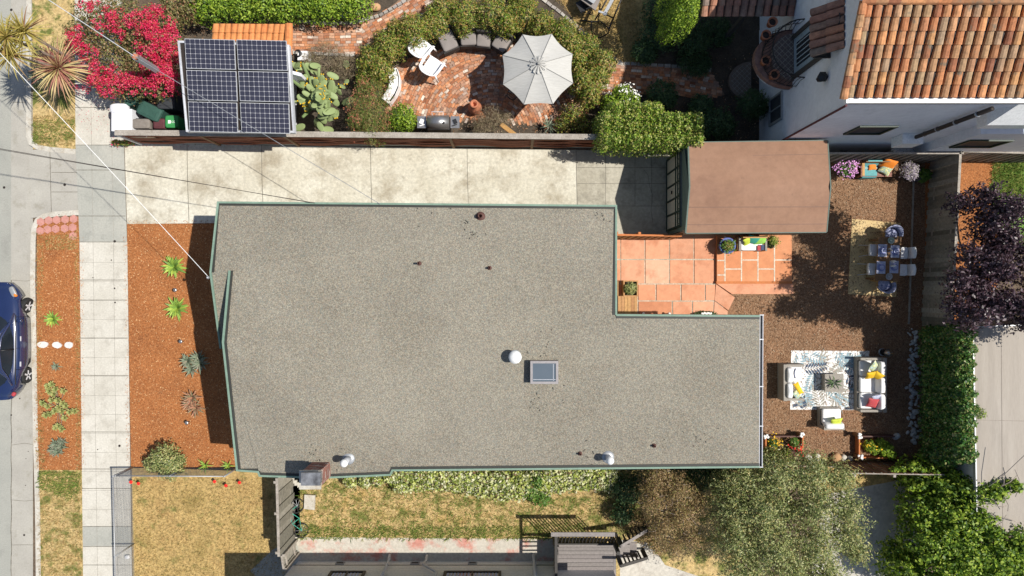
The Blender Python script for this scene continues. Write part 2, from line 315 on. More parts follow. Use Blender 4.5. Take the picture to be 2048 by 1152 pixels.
G['plum'] = leafm('plum_leaves', [(.012,.007,.009), (.035,.016,.022), (.075,.035,.048), (.17,.12,.14), (.055,.025,.035)], rough=.42, trans=.1, spec=.45)
G['ivy'] = leafm('ivy_leaves', [(.015,.06,.015), (.035,.13,.025), (.06,.19,.03), (.10,.24,.04), (.20,.30,.05), (.48,.42,.20)], rough=.4)
G['vine'] = leafm('vine_leaves', [(.03,.08,.01), (.08,.17,.015), (.17,.29,.02), (.30,.42,.035), (.42,.50,.08)])
G['variegated'] = leafm('variegated_leaves', [(.05,.09,.02), (.22,.30,.04), (.52,.58,.12), (.72,.74,.34), (.85,.83,.58), (.10,.17,.03), (.27,.15,.09)])
G['boug'] = leafm('bougainvillea_leaves', [(.05,.06,.02), (.13,.15,.04), (.22,.23,.07), (.34,.27,.12), (.42,.2,.12)])
G['bract'] = leafm('magenta_bracts', [(.34,.01,.03), (.55,.008,.06), (.74,.012,.10), (.86,.03,.18), (.80,.16,.22), (.62,.10,.05)], trans=.3)
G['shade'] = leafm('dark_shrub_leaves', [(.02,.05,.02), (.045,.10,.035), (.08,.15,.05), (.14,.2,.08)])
G['weedgreen'] = leafm('fresh_green_leaves', [(.05,.13,.02), (.10,.21,.03), (.20,.32,.06)])
G['dryplant'] = leafm('dry_plant_leaves', [(.17,.12,.08), (.31,.23,.15), (.42,.34,.22), (.2,.2,.09)])
G['lav'] = leafm('lavender_flowers', [(.35,.28,.42), (.55,.47,.6), (.7,.65,.6), (.25,.27,.12)])
G['agave'] = leafm('agave_leaves', [(.15,.28,.06), (.28,.42,.07), (.50,.58,.10)], trans=.1)
G['aloe'] = leafm('grey_aloe_leaves', [(.13,.17,.12), (.2,.25,.16), (.30,.27,.2)], trans=.05)
G['redaloe'] = leafm('reddish_aloe_leaves', [(.2,.2,.11), (.36,.19,.11), (.46,.22,.14)], trans=.05)
G['cord'] = leafm('cordyline_leaves', [(.30,.09,.09), (.50,.22,.17), (.58,.44,.20), (.68,.62,.28), (.56,.26,.22)], trans=.2)
G['cordy'] = leafm('yellow_cordyline_leaves', [(.20,.18,.04), (.36,.30,.07), (.55,.46,.12), (.26,.11,.07)], trans=.2)
G['cactus'] = mat('cactus_pads', [(.13,.19,.07), (.22,.29,.12)], 3, 5, isl=[(.12,.18,.07), (.19,.26,.10), (.28,.34,.15), (.23,.25,.12)], rough=.6)
G['rosegreen'] = leafm('succulent_rosettes', [(.22,.27,.09), (.34,.38,.13), (.45,.38,.15)], trans=.1)
G['dracaena'] = leafm('dark_strap_leaves', [(.06,.03,.03), (.16,.06,.06), (.24,.12,.1)], trans=.1)
print('materials ok')
# ================================================================ THE SETTING
def sheet(name, pts, m, z=0.0, kind='structure'):
    mb = MB(); mb.poly(PL(pts, z)) if len(pts[0]) < 3 else mb.poly(PL(pts))
    o = build(name, mb, M[m] if isinstance(m, str) else m, None, False, (0, 0, 0)); o['kind'] = kind; return o
mb = MB(); mb.poly([(-400, -400, -.14), (400, -400, -.14), (400, 400, -.14), (-400, 400, -.14)]); struct('ground', mb, M['soil'])
mb = MB(); a = P(66, 0).x; mb.poly([(a, -60, 0), (60, -60, 0), (60, 60, 0), (a, 60, 0)]); struct('garden_ground', mb, M['soil'])
# street with gutter pan
zs = -.12
mb = MB(); x0 = P(24, 0, zs).x; x1 = P(76, 0, zs).x
mb.poly([(-60, -60, zs), (P(30, 1152, zs).x, -60, zs), (P(26, 1152, zs).x, 60, zs), (-60, 60, zs)]); struct('street', mb, M['street'])
mb = MB(); mb.poly([(P(24, 0, zs).x, -60, zs+.004), (P(82, 0, zs).x, -60, zs+.004), (P(78, 0, zs).x, 60, zs+.004), (P(21, 0, zs).x, 60, zs+.004)])
struct('gutter', mb, M['gutter'])
mb = MB()
for y in (205, 560, 700, 890, 1000, 1090): mb.rail([P(24, y, zs+.009), P(50, y+random.Random(y).uniform(-4, 4), zs+.009), P(70, y, zs+.009)], .014, .004)
mb.rail([P(22.5 + .8*sin(i*1.7), 560 + i*20, zs+.009) for i in range(31)], .03, .004)
struct('gutter_crack', mb, M['joint'])
mb = MB(); rd = random.Random(21)
for k in range(46): x = rd.uniform(0, 240); y = rd.uniform(-10, 1160); c = P(x, y, zs+.01 if x < 66 else .016); mb.lathe(c, [(rd.choice((.012, .018, .03, .05))*rd.uniform(.7, 1.2), 0), (.001, .001)], 7) if not (66 < x < 160 and (y < 300 or y > 430)) else None
struct('ground_spots', mb, M['under'])
# kerbs
mb = MB(); top = .012
mb.rail(PL([(58, -40), (57, 185), (57, 272), (62, 286), (75, 294), (100, 299), (151, 303)], top), .19, .2); struct('kerb', mb, M['kerb'])
mb = MB(); mb.rail(PL([(157, 425), (110, 428), (88, 432), (74, 441), (68, 455), (66, 480), (65, 560), (68, 700), (71, 880), (75, 1020), (77, 1200)], top), .19, .2); struct('kerb', mb, M['kerb'])
# apron
sheet('driveway_apron', [(58, 299), (152, 301), (157, 426), (62, 436)], 'gutter', .006)
mb = MB()
for pts in ([(100, 300), (103, 428)], [(103, 345), (154, 345)], [(103, 384), (155, 384)]): mb.rail([p + Vector((0, 0, .0105)) for p in PL(pts)], .02, .004)
struct('apron_joint', mb, M['joint'])
# sidewalk: slabs with joints
sheet('sidewalk', [(149, -60), (243, -60), (247, 290), (151, 290)], 'walk', .008)
sheet('sidewalk_grey', [(151, 290), (248, 290), (254, 484), (159, 484)], 'walkgrey', .008)
sheet('sidewalk', [(159, 484), (254.5, 484), (262, 1053), (165, 1053)], 'walk', .008)
sheet('sidewalk_grey', [(165, 1053), (262, 1053), (263, 1093), (165.5, 1093)], 'walkgrey', .008)
sheet('sidewalk', [(165.5, 1093), (263, 1093), (266, 1260), (167, 1260)], 'walk', .008)
mb = MB(); 
for y in (20, 96, 170, 215, 290, 340, 432, 484, 560, 600, 676, 751, 864, 938, 977, 1053, 1093, 1130):
    xl = 151 + (y-290)*.0185; xr = 248 + (y-290)*.0188; mb.rail(PL([(xl, y), (xr, y)], .0125), .022, .004)
struct('sidewalk_joint', mb, M['joint'])
mb = MB()
for y in range(525, 1050, 38): 
    xl = 151 + (y-290)*.0185; xr = 248 + (y-290)*.0188; mb.rail(PL([(xl, y), (xr, y)], .0125), .012, .004)
for f in (.3, .72):
    mb.rail(PL([(151+97*f, 96), (157+97*f, 484), (160+97*f, 752), (166+97*f, 1152)], .0125), .012, .004)
struct('sidewalk_score_line', mb, M['jointlight'])
# driveway
sheet('driveway', [(249, 286), (1153, 300), (1153, 430), (430, 446), (254, 448)], 'drive', .008)
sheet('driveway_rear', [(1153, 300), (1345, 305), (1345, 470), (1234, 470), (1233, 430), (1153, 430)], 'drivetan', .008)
mb = MB()
for x in (375, 524, 742, 935, 1153): mb.rail(PL([(x-1, 288), (x, 360), (x+3, 446)], .0125), .02, .004)
for p in ([(1155, 335), (1345, 335)], [(1155, 367), (1345, 367)], [(1236, 412), (1345, 412)], [(1211, 303), (1211, 440)], [(1270, 303), (1270, 412)], [(1303, 305), (1304, 410)]): mb.rail(PL(p, .0125), .016, .004)
mb.rail(PL([(1288, 340), (1296, 350), (1299, 372), (1305, 390), (1302, 420), (1306, 445)], .0125), .012, .004)
struct('driveway_joint', mb, M['joint'])
# planted surfaces
sheet('front_mulch_bed', [(254, 448), (540, 446), (560, 945), (262, 934)], 'mulch', .004)
sheet('strip_mulch_bed', [(74, 440), (158, 432), (165, 940), (73, 940)], 'mulch', .004)
sheet('strip_lawn', [(74, 940), (164.5, 940), (168, 1260), (76, 1260)], 'dry2', .004)
sheet('strip_soil', [(64, -60), (150, -60), (151, 298), (66, 298)], 'dry2', .004)
sheet('front_lawn', [(263, 936), (600, 936), (600, 1300), (267, 1300)], 'dry', .004)
sheet('side_lawn', [(580, 900), (1480, 900), (1480, 1200), (1250, 1200), (1100, 1077), (590, 1077)], 'dry2', .004)
sheet('side_walkway', [(560, 1074), (1112, 1078), (1112, 1300), (560, 1300)], 'redstain', .010)
sheet('front_path', [(520, 1160), (500, 1142), (545, 1100), (590, 1075), (600, 1110), (560, 1160)], 'walkgrey', .012)
sheet('concrete_yard', [(1240, 1080), (1300, 1085), (1330, 1130), (1480, 1180), (1620, 1170), (1650, 990), (1740, 960), (1850, 960), (1850, 1300), (1240, 1300)], 'patio', .010)
sheet('rear_soil', [(1640, 915), (1760, 918), (1790, 962), (1640, 990)], 'dry', .014)
sheet('back_yard', [(1234, 470), (1345, 300), (1860, 310), (1870, 560), (1850, 940), (1234, 940)], 'ymulch', .004)
sheet('east_lawn', [(1960, 315), (2300, 315), (2300, 700), (1960, 420)], 'green', .006)
sheet('east_mulch_bed', [(1850, 315), (2010, 315), (1975, 380), (2000, 480), (1990, 640), (1850, 650)], M['mulch'], .010)
sheet('side_gravel', [(1560, 295), (2060, 290), (2060, 318), (1560, 318)], 'gravel', .010)
sheet('north_lawn', [(1085, -60), (1300, -60), (1300, 130), (1240, 128), (1205, 100), (1150, 45)], 'dry', .006)
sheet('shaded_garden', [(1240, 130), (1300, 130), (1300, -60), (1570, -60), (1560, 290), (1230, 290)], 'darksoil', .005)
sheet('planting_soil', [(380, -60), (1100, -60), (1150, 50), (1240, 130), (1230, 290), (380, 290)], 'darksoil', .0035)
# brick paths: every brick in one mesh
def inside(p, poly):
    c = False; n = len(poly)
    for i in range(n):
        x1, y1 = poly[i][:2]; x2, y2 = poly[(i+1) % n][:2]
        if (y1 > p[1]) != (y2 > p[1]) and p[0] < (x2-x1)*(p[1]-y1)/(y2-y1)+x1: c = not c
    return c
def bricks(name, region, z, path=None, centre=None, bl=.21, bw=.105, seed=1):
    rd = random.Random(seed); mb = MB(); base = MB(); base.poly(PL(region, z)); struct(name + '_bed', base, M['bricksand'])
    if centre:
        c = P(*centre, z); r = .15; k = 0
        while r < 5.5:
            n = max(6, int(2*pi*r/bl)); off = rd.random()*6
            for i in range(n):
                t = off + 2*pi*i/n; p = (c.x + r*cos(t), c.y + r*sin(t)); q = (1024 + p[0]*F/H, 576 - p[1]*F/H)
                if inside(q, region):
                    mb.cb((p[0]+rd.uniform(-.006, .006), p[1]+rd.uniform(-.006, .006), z + .006 + rd.uniform(0, .008)), bl*.93, bw*.88, .012, t + pi/2 + rd.uniform(-.04, .04))
            r += bw
    else:
        pts = [P(*p, z) for p in path[0]]; w = path[1]
        for row in range(int(w/bw)):
            o = -w/2 + bw*(row+.5); d = rd.random()*bl
            for a, b in zip(pts[:-1], pts[1:]):
                L = (b-a).length; t = (b-a).normalized(); nn = Vector((-t.y, t.x, 0)); an = math.atan2(t.y, t.x)
                while d < L:
                    p = a + t*d + nn*o; q = (1024 + p.x*F/H, 576 - p.y*F/H)
                    if inside(q, region): mb.cb((p.x, p.y, z + .006 + rd.uniform(0, .008)), bl*.94, bw*.9, .012, an + rd.uniform(-.03, .03))
                    d += bl
                d -= L
    struct(name, mb, M['brick'])
patio_r = [(770, 170), (790, 130), (850, 105), (900, 95), (1000, 85), (1100, 90), (1170, 130), (1175, 225), (1120, 265), (1080, 250), (1010, 245), (830, 240), (775, 220)]
bricks('brick_patio', patio_r, .012, centre=(985, 265), seed=3)
bricks('brick_path', [(575, 42), (620, 48), (700, 45), (760, 30), (810, -10), (900, -40), (910, 0), (860, 40), (790, 80), (720, 110), (640, 106), (580, 104)], .012, path=([(560, 76), (640, 78), (720, 76), (800, 35), (900, -30)], 1.25), seed=4)
bricks('shaded_brick_path', [(1170, 105), (1240, 128), (1330, 132), (1420, 140), (1450, 190), (1400, 200), (1340, 185), (1235, 190), (1180, 200)], .012, path=([(1150, 150), (1240, 158), (1340, 164), (1460, 190)], 1.3), seed=5)
def stone_row(name, pts, w=.16, l=.24, h=.09, seed=1, m='stone'):
    rd = random.Random(seed); mb = MB(); pts = [P(*p) for p in pts]; d = 0
    for a, b in zip(pts[:-1], pts[1:]):
        L = (b-a).length; t = (b-a).normalized(); an = math.atan2(t.y, t.x)
        while d < L:
            p = a + t*d; mb.cb((p.x, p.y, h/2), l*.92*rd.uniform(.85, 1), w*rd.uniform(.85, 1.05), h*rd.uniform(.8, 1.1), an + rd.uniform(-.1, .1)); d += l
        d -= L
    struct(name, mb, M[m])
stone_row('path_edging', [(600, 44), (660, 49), (710, 47), (760, 33), (800, 10), (830, -10)], .12, .2, .12, 1)
stone_row('path_edging', [(1080, -5), (1120, 25), (1160, 60), (1200, 100), (1240, 125)], .12, .22, .06, 2)
stone_row('path_edging', [(1240, 127), (1330, 132), (1420, 140)], .13, .26, .06, 3)
stone_row('path_edging', [(580, 105), (640, 108), (715, 112)], .12, .2, .06, 6)
# terracotta patio: slabs on grout
sheet('patio_grout', [(1228, 470), (1438, 472), (1440, 566), (1450, 640), (1228, 640)], 'grout', .010)
def slab(mb, pts, z0, z1, sh=1.5):
    c = (sum(p[0] for p in pts)/len(pts), sum(p[1] for p in pts)/len(pts)); q = []
    for p in pts:
        d = math.hypot(p[0]-c[0], p[1]-c[1]); k = 1 - sh/d*1.2; q.append((c[0]+(p[0]-c[0])*k, c[1]+(p[1]-c[1])*k))
    mb.prism([P(*p, z1)[:2] for p in q], z0, z1)
mb = MB(); xs = [1228, 1241, 1290, 1339, 1388, 1433]
for i in range(5):
    slab(mb, [(xs[i], 466), (xs[i+1], 466), (xs[i+1], 519), (xs[i], 519)], .011, .035); slab(mb, [(xs[i], 519), (xs[i+1], 519), (xs[i+1], 568), (xs[i], 568)], .011, .035)
xs = [1228, 1276, 1312, 1362, 1411, 1431]
for i in range(5): slab(mb, [(xs[i], 568), (xs[i+1], 568), (xs[i+1], 602), (xs[i], 602)], .011, .035)
xs = [1228, 1276, 1345, 1385, 1428]
for i in range(4): slab(mb, [(xs[i], 602), (xs[i+1], 602), (xs[i+1]-.5, 645), (xs[i], 645)], .011, .035)
slab(mb, [(1432, 568), (1470, 595), (1457, 621), (1429, 601)], .0, .05, .4); slab(mb, [(1429, 602), (1456, 622), (1454, 645), (1427, 645)], .0, .036, .4)
struct('patio_slab', mb, M['rustfloor'])
mb = MB(); mb.pb(1434, 470, 1583.5, 566, 0, .17); struct('raised_patio', mb, M['rustfloor2'])
mb = MB()
for p in ([1450, 472, 1450, 563], [1483, 500, 1483, 566], [1516, 500, 1516, 566], [1549, 480, 1549, 566]): mb.rail(PL([(p[0], p[1]), (p[2], p[3])], .175), .045, .004)
for p in ([1434, 521, 1450], [1434, 550, 1450], [1450, 538, 1483], [1483, 520, 1516], [1516, 538, 1549], [1549, 520, 1584], [1532, 494, 1549]): mb.rail(PL([(p[0]+1, p[1]), (p[2]-1, p[1])], .176), .045, .004)
struct('raised_patio_grout', mb, M['groutw'])
mb = MB(); mb.pb(1433, 562.5, 1584, 567.5, 0, .182); struct('raised_patio_lip', mb, M['rust'])
mb = MB(); mb.prism([P(x, y, .09)[:2] for x, y in ((1434, 567.5), (1586, 567.5), (1587, 588), (1464, 588))], 0, .09); struct('patio_step', mb, M['rustfloor'])

# scattered pieces (nobody could count them)
def scatter(name, regions, n, size, m, z=.01, asp=.35, tilt=.35, seed=1, thick=None, up=0):
    rg = np.random.default_rng(seed); out = []
    for reg, k in zip(regions, n):
        xs = [p[0] for p in reg]; ys = [p[1] for p in reg]; pts = []
        while len(pts) < k:
            q = (rg.uniform(min(xs), max(xs)), rg.uniform(min(ys), max(ys)))
            if inside(q, reg): pts.append(q)
        out.append(np.array(pts))
    q = np.concatenate(out); N = len(q)
    p = np.stack([(q[:, 0]-1024)*H/F, (576-q[:, 1])*H/F, np.full(N, z) + rg.uniform(0, .012, N)], 1)
    L = size*rg.uniform(.5, 1.4, N)
    if up:   # upright grass blades leaning at random
        a = rg.uniform(0, 2*pi, N); ln = rg.uniform(.3, 1.3, N); t = np.stack([cos_(a)*np.sin(ln), sin_(a)*np.sin(ln), np.cos(ln)], 1); w = np.stack([-sin_(a), cos_(a), 0*a], 1)
        V = np.stack([p - w*L[:, None]*asp*.5, p + w*L[:, None]*asp*.5, p + t*L[:, None] + w*L[:, None]*.04, p + t*L[:, None] - w*L[:, None]*.04], 1)
    else:
        a = rg.uniform(0, 2*pi, N); t = np.stack([cos_(a), sin_(a), rg.uniform(-tilt, tilt, N)], 1); w = np.stack([-sin_(a), cos_(a), rg.uniform(-tilt, tilt, N)], 1)*asp
        p[:, 2] += L*tilt*.6
        V = np.stack([p - t*L[:, None]/2, p + w*L[:, None]/2, p + t*L[:, None]/2, p - w*L[:, None]/2], 1)
    o = quads(name, V, m, None, None, (0, 0, 0)); o['kind'] = 'stuff'; return o
cos_, sin_ = np.cos, np.sin
FM = [(255, 449), (470, 447), (480, 934), (263, 934)]; SM = [(76, 445), (157, 440), (163, 939), (75, 939)]
scatter('mulch_chips', [FM, SM], [9000, 4000], .055, M['chip'], .008, seed=1)
scatter('spilled_mulch', [[(247, 470), (257, 470), (265, 930), (254, 930)], [(156, 470), (168, 470), (172, 935), (161, 935)], [(68, 470), (76, 470), (78, 935), (70, 935)], [(256, 441), (430, 440), (430, 449), (256, 450)]], [330, 330, 200, 160], .045, M['chip'], .02, seed=12)
scatter('fallen_petals', [[(150, 185), (240, 190), (240, 290), (155, 260)], [(225, 283), (520, 286), (520, 296), (225, 296)]], [90, 60], .045, G['bract'], .02, seed=13)
scatter('straw_litter', [[(74, 465), (90, 470), (84, 700), (92, 939), (74, 939)], [(150, 460), (159, 460), (164, 939), (154, 939)], [(90, 470), (155, 470), (150, 500), (95, 500)]], [800, 600, 450], .10, M['blade'], .02, .16, seed=2)
scatter('wood_chips', [[(1590, 325), (1850, 325), (1850, 925), (1525, 925), (1525, 632), (1470, 632), (1470, 592), (1590, 592)]], [20000], .055, M['ychip'], .008, seed=3)
scatter('dry_lawn_blades', [[(268, 955), (585, 955), (585, 1152), (270, 1152)], [(600, 960), (1300, 985), (1250, 1060), (1100, 1074), (598, 1074)], [(78, 942), (164, 942), (166, 1152), (79, 1152)], [(66, 230), (150, 230), (151, 293), (68, 290)], [(1100, -10), (1270, -10), (1285, 128), (1240, 124), (1180, 70)]], [11000, 13000, 4500, 1300, 4500], .075, M['blade'], .004, .12, up=1, seed=4)
scatter('green_lawn_blades', [[(78, 942), (164, 942), (160, 985), (140, 1000), (79, 975)], [(600, 1055), (1100, 1050), (1100, 1078), (598, 1078)], [(66, 240), (150, 240), (151, 275), (68, 292)], [(1985, 320), (2048, 320), (2048, 400), (1980, 385)], [(598, 955), (900, 975), (1250, 1000), (1240, 1060), (1000, 1070), (598, 1070)]], [900, 2200, 350, 2400, 2500], .13, M['gblade'], .004, .12, up=1, seed=5)
scatter('fallen_leaf_litter', [[(1240, 135), (1560, 100), (1520, 290), (1240, 290)], [(380, 50), (600, 40), (600, 290), (380, 290)], [(700, 100), (1200, 60), (1230, 285), (700, 285)], [(640, 5), (760, 5), (740, 40), (650, 45)]], [700, 900, 3000, 400], .06, M['ychip'], .012, .5, seed=6)

# ================================================================ MAIN HOUSE
house = thing('house', 'large low house with grey gravel roof and sage green edge trim in the middle', 'house', P(980, 680))
V = {'A': (437, 405, 4.15), 'B': (1232, 412, 4.15), 'C': (1232, 630, 4.2), 'D0': (1519, 632, 4.2), 'E0': (1518, 933, 4.1), 'F0': (785, 940, 4.1), 'G0': (781, 949, 4.1), 'H0': (641, 955, 4.12), 'I0': (520, 951, 4.1), 'J0': (517, 943, 4.1), 'K0': (475, 940, 4.1),
     'ap': (422, 545, 4.68), 'wl': (442, 697, 4.02), 'd': (460, 541, 4.64), 'rk': (447, 685, 5.0), 'R': (1060, 660, 4.3)}
W3 = {k: P(*v) for k, v in V.items()}
v_ = W3['rk'].copy(); v_.z = 4.0; W3['v'] = v_
mb = MB(); names = ['A', 'ap', 'd', 'rk', 'R', 'B', 'C', 'D0', 'E0', 'F0', 'G0', 'H0', 'I0', 'J0', 'K0', 'wl', 'v']; ix = {n: i for i, n in enumerate(names)}
mb.add([W3[n] for n in names], [tuple(ix[n] for n in f) for f in (('A', 'ap', 'd'), ('A', 'd', 'B'), ('d', 'R', 'B'), ('d', 'rk', 'R'), ('B', 'R', 'C'), ('C', 'R', 'D0'), ('R', 'E0', 'D0'), ('R', 'F0', 'E0'), ('R', 'rk', 'F0'), ('rk', 'H0', 'G0'), ('rk', 'G0', 'F0'), ('rk', 'I0', 'H0'), ('rk', 'J0', 'I0'), ('rk', 'K0', 'J0'), ('ap', 'wl', 'd'), ('wl', 'v', 'd'))])
build('roof', mb, M['roof'], house)
mb = MB(); Z = Vector((0, 0, .05)); o = lambda n: W3[n] + Z
mb.rail([o('rk'), o('K0'), o('J0'), o('I0'), o('H0'), o('G0'), o('F0'), o('E0')], .062, .3)
mb.rail([o('C'), o('B'), o('A'), o('ap'), o('wl')], .062, .3); mb.rail([o('d'), o('rk')], .07, .3); mb.rail([o('C'), o('D0')], .065, .3)
build('fascia', mb, M['trim'], house)
mb = MB(); Zd = Vector((0, 0, .034))
def inset(pts, d):
    out = []
    for i, p in enumerate(pts):
        a = pts[max(i-1, 0)]; b = pts[min(i+1, len(pts)-1)]; t = (b-a); t.z = 0; t.normalize(); out.append(p + Vector((-t.y, t.x, 0))*d + Zd)
    return out
mb.rail(inset([W3[k] for k in ('rk', 'K0', 'J0', 'I0', 'H0', 'G0', 'F0', 'E0')], .075), .07, .03)
mb.rail(inset([W3[k] for k in ('d', 'rk')], .075), .06, .03)
mb.rail(inset([W3[k] for k in ('C', 'B', 'A', 'ap')], .07), .07, .03); mb.rail(inset([W3[k] for k in ('D0', 'C')], .07), .07, .03)
build('gravel_stop', mb, M['trimdark'], house)
# walls: footprint a little inside the eaves
def foot(keys, d):
    pts = [W3[k] for k in keys]; n = len(pts); r = []
    for i, p in enumerate(pts):
        a = (p - pts[i-1]); b = (pts[(i+1) % n] - p); a.z = b.z = 0; a.normalize(); b.normalize()
        n1 = Vector((a.y, -a.x, 0)); n2 = Vector((b.y, -b.x, 0)); s = n1 + n2; s = s/(max(.3, s.dot(n1)))
        r.append(p - s*d)
    return r
fk = ['A', 'wl', 'v', 'K0', 'E0', 'D0', 'C', 'B']
fp = [(p.x, p.y) for p in foot(fk, .18)]
mb = MB(); mb.prism(fp, 0, 3.98)
mb.add([W3['A'] + Vector((.14, -.2, -.25)), W3['ap'] + Vector((.14, 0, -.12)), W3['wl'] + Vector((.14, .2, -.1))], [(0, 1, 2)])
mb.add([W3['d'] + Vector((.12, 0, -.08)), W3['rk'] + Vector((.12, 0, -.08)), W3['K0'] + Vector((.12, .2, -.1)), Vector((W3['K0'].x+.12, W3['d'].y, 3.97))], [(0, 1, 2, 3)])
build('wall', mb, M['hwall'], house)
xw = P(442, 697, 4.02).x + .18
for y0, y1 in ((2.1, 1.2), (-.9, -1.6)):
    w = MB(); w.box(xw-.03, xw+.03, y1, y0, 1.0, 2.3); wo = build('window', w, M['glass'], house)
    f = MB()
    for b in ((y1-.08, y0+.08, 2.3, 2.4), (y1-.08, y0+.08, .9, 1.0), (y1-.08, y1, 1.0, 2.3), (y0, y0+.08, 1.0, 2.3)): f.box(xw-.06, xw+.03, *b)
    build('frame', f, M['white'], wo)
d = MB(); d.box(xw-.04, xw+.03, -.2, .7, .1, 2.15); dd = build('door', d, M['gdark'], house); h = MB(); h.tube([(xw-.06, .6, 1), (xw-.12, .6, 1), (xw-.12, .55, 1)], .015); build('handle', h, M['steel'], dd)
xe = P(1519, 632, 4.2).x - .18
w = MB(); w.box(xe-.03, xe+.03, -4.4, -2.6, .2, 2.2); wo = build('window', w, M['glass'], house); f = MB()
for b in ((-4.48, -2.52, 2.2, 2.3), (-4.48, -2.52, .1, .2), (-4.48, -4.4, .2, 2.2), (-2.6, -2.52, .2, 2.2), (-3.53, -3.47, .2, 2.2)): f.box(xe-.03, xe+.06, *b)
build('frame', f, M['white'], wo)
# east gutter
mb = MB(); a, b = P(1519.5, 630, 4.16), P(1518, 934, 4.10); a.x += .06; b.x += .06
for dx, dz in ((-.05, 0), (.05, 0)): mb.rail([a + Vector((dx, 0, dz)), b + Vector((dx, 0, dz))], .018, .11)
g = build('gutter', mb, M['whitemetal'], house); mb = MB(); mb.rail([a + Vector((0, 0, -.1)), b + Vector((0, 0, -.1))], .09, .012); build('gutter_bed', mb, M['trimdark'], house)
for t in (.0, .16, .47, .73, 1): mb = MB(); q = a.lerp(b, t); mb.cb((q.x, q.y, q.z+.006), .14, .03, .014); build('gutter_bracket', mb, M['whitemetal'], house)
mb = MB(); q = P(1522, 933, 4.0); mb.tube([(q.x-.03, q.y+.05, 3.9), (q.x-.12, q.y+.05, 3.6), (q.x-.14, q.y+.05, .1)], .035, 8); build('downpipe', mb, M['whitemetal'], house)
# roof height near a picture point
def roofz(x, y):
    from mathutils.bvhtree import BVHTree
    ro = [c for c in house.children if c.name.startswith('roof')][0]
    off = wl(house); bv = BVHTree.FromPolygons([v.co + off for v in ro.data.vertices], [p.vertices[:] for p in ro.data.polygons])
    d = (P(x, y, 0) - Vector((0, 0, H))).normalized(); r = bv.ray_cast(Vector((0, 0, H)), d); return r[0]
# skylight
c = roofz(1088, 743); t = thing('skylight', 'framed flat glass skylight lying on the gravel roof', 'skylight', c)
c0, c1 = P(1063, 765, 4.5), P(1114, 724, 4.5)
mb = MB(); mb.prism([(c0.x-.04, c0.y-.04), (c1.x+.04, c0.y-.04), (c1.x+.04, c1.y+.04), (c0.x-.04, c1.y+.04)], 4.15, 4.42); build('curb', mb, flat('skylight_curb', (.19,.15,.14)), t)
mb = MB(); mb.rail([(c0.x, c0.y, 4.56), (c1.x, c0.y, 4.56), (c1.x, c1.y, 4.56), (c0.x, c1.y, 4.56)], .075, .16, closed=True); build('frame', mb, flat('skylight_frame', (.30,.28,.28), .45, .3), t)
mb = MB(); mb.box(c0.x+.03, c1.x-.03, c0.y+.03, c1.y-.03, 4.45, 4.54); build('pane', mb, M['skyglass'], t)
mb = MB(); mb.rail([(c1.x-.12, c0.y+.06, 4.546), (c1.x-.12, c1.y-.06, 4.546)], .014, .004); mb.rail([(c0.x+.05, c0.y+.1, 4.546), (c1.x-.05, c0.y+.1, 4.546)], .014, .004); build('inner_line', mb, M['whitemetal'], t)
# vents and pipes on the roof
def pipe(x, y, top, r, m, label, cap=True, name='roof_vent', tip=None):
    c = roofz(x, y); t = thing(name, label, 'roof vent', c); mb = MB()
    mb.lathe(c - Vector((0, 0, .05)), [(r, 0), (r, top+.05), (r*.8, top+.05), (r*.8, top-.1)], 14); build('pipe', mb, m, t, True)
    mb = MB(); mb.lathe(c, [(r*2.1, -.01), (r*2.0, .02), (r*1.1, .05)], 14); build('flashing', mb, M['galv'] if m is not M['rustpipe'] else M['rustpipe'], t, True)
    if cap: mb = MB(); mb.lathe(c + Vector((0, 0, top)), [(r*cap, -.03), (r*cap, .02), (r*cap*.5, .10), (.001, .13)], 18); build('cap', mb, M['white'], t, True)
M['rustpipe'] = flat('rusty_iron', (.10,.045,.035), .7)
pipe(1030, 712, .38, .10, M['whitemetal'], 'white round cap vent beside the skylight', 2.1)
pipe(697, 917, .62, .10, M['whitemetal'], 'tall white pipe vent with domed cap next to the brick chimney', 1.25)
pipe(1216, 914, .5, .10, M['whitemetal'], 'short white capped vent near the southern roof edge', 1.25)
pipe(961, 433, .22, .075, M['rustpipe'], 'rusty open pipe near the northern roof edge', 0)
pipe(839, 527, .28, .035, M['rustpipe'], 'thin rusty pipe standing alone on the middle left of the roof', 0)
pipe(979, 536, .18, .035, M['rustpipe'], 'small rusty pipe right of the middle of the roof, south of the open pipe', 0)
pipe(1160, 907, .16, .035, M['rustpipe'], 'tiny rusty pipe left of the short white capped vent', 0)
pipe(1308, 891, .16, .035, M['rustpipe'], 'tiny rusty pipe on the roof corner nearest the lounge set', 0)
# dark debris on the roof
mb = MB(); rd = random.Random(5)
for cx, cy, k, s in ((945, 470, 12, 26), (1070, 690, 14, 40), (850, 420, 10, 40), (1100, 800, 16, 50), (640, 905, 12, 40), (1180, 910, 12, 30), (1200, 430, 12, 20), (930, 445, 8, 10), (1400, 870, 14, 60)):
    for i in range(k):
        q = roofz(cx + rd.gauss(0, s*.5), cy + rd.gauss(0, s*.35))
        if q: mb.cb(q + Vector((0, 0, .008)), rd.uniform(.02, .07), rd.uniform(.015, .03), .012, rd.uniform(0, 3))
o_ = build('roof_litter', mb, M['trimdark'], house); o_['kind'] = 'stuff'
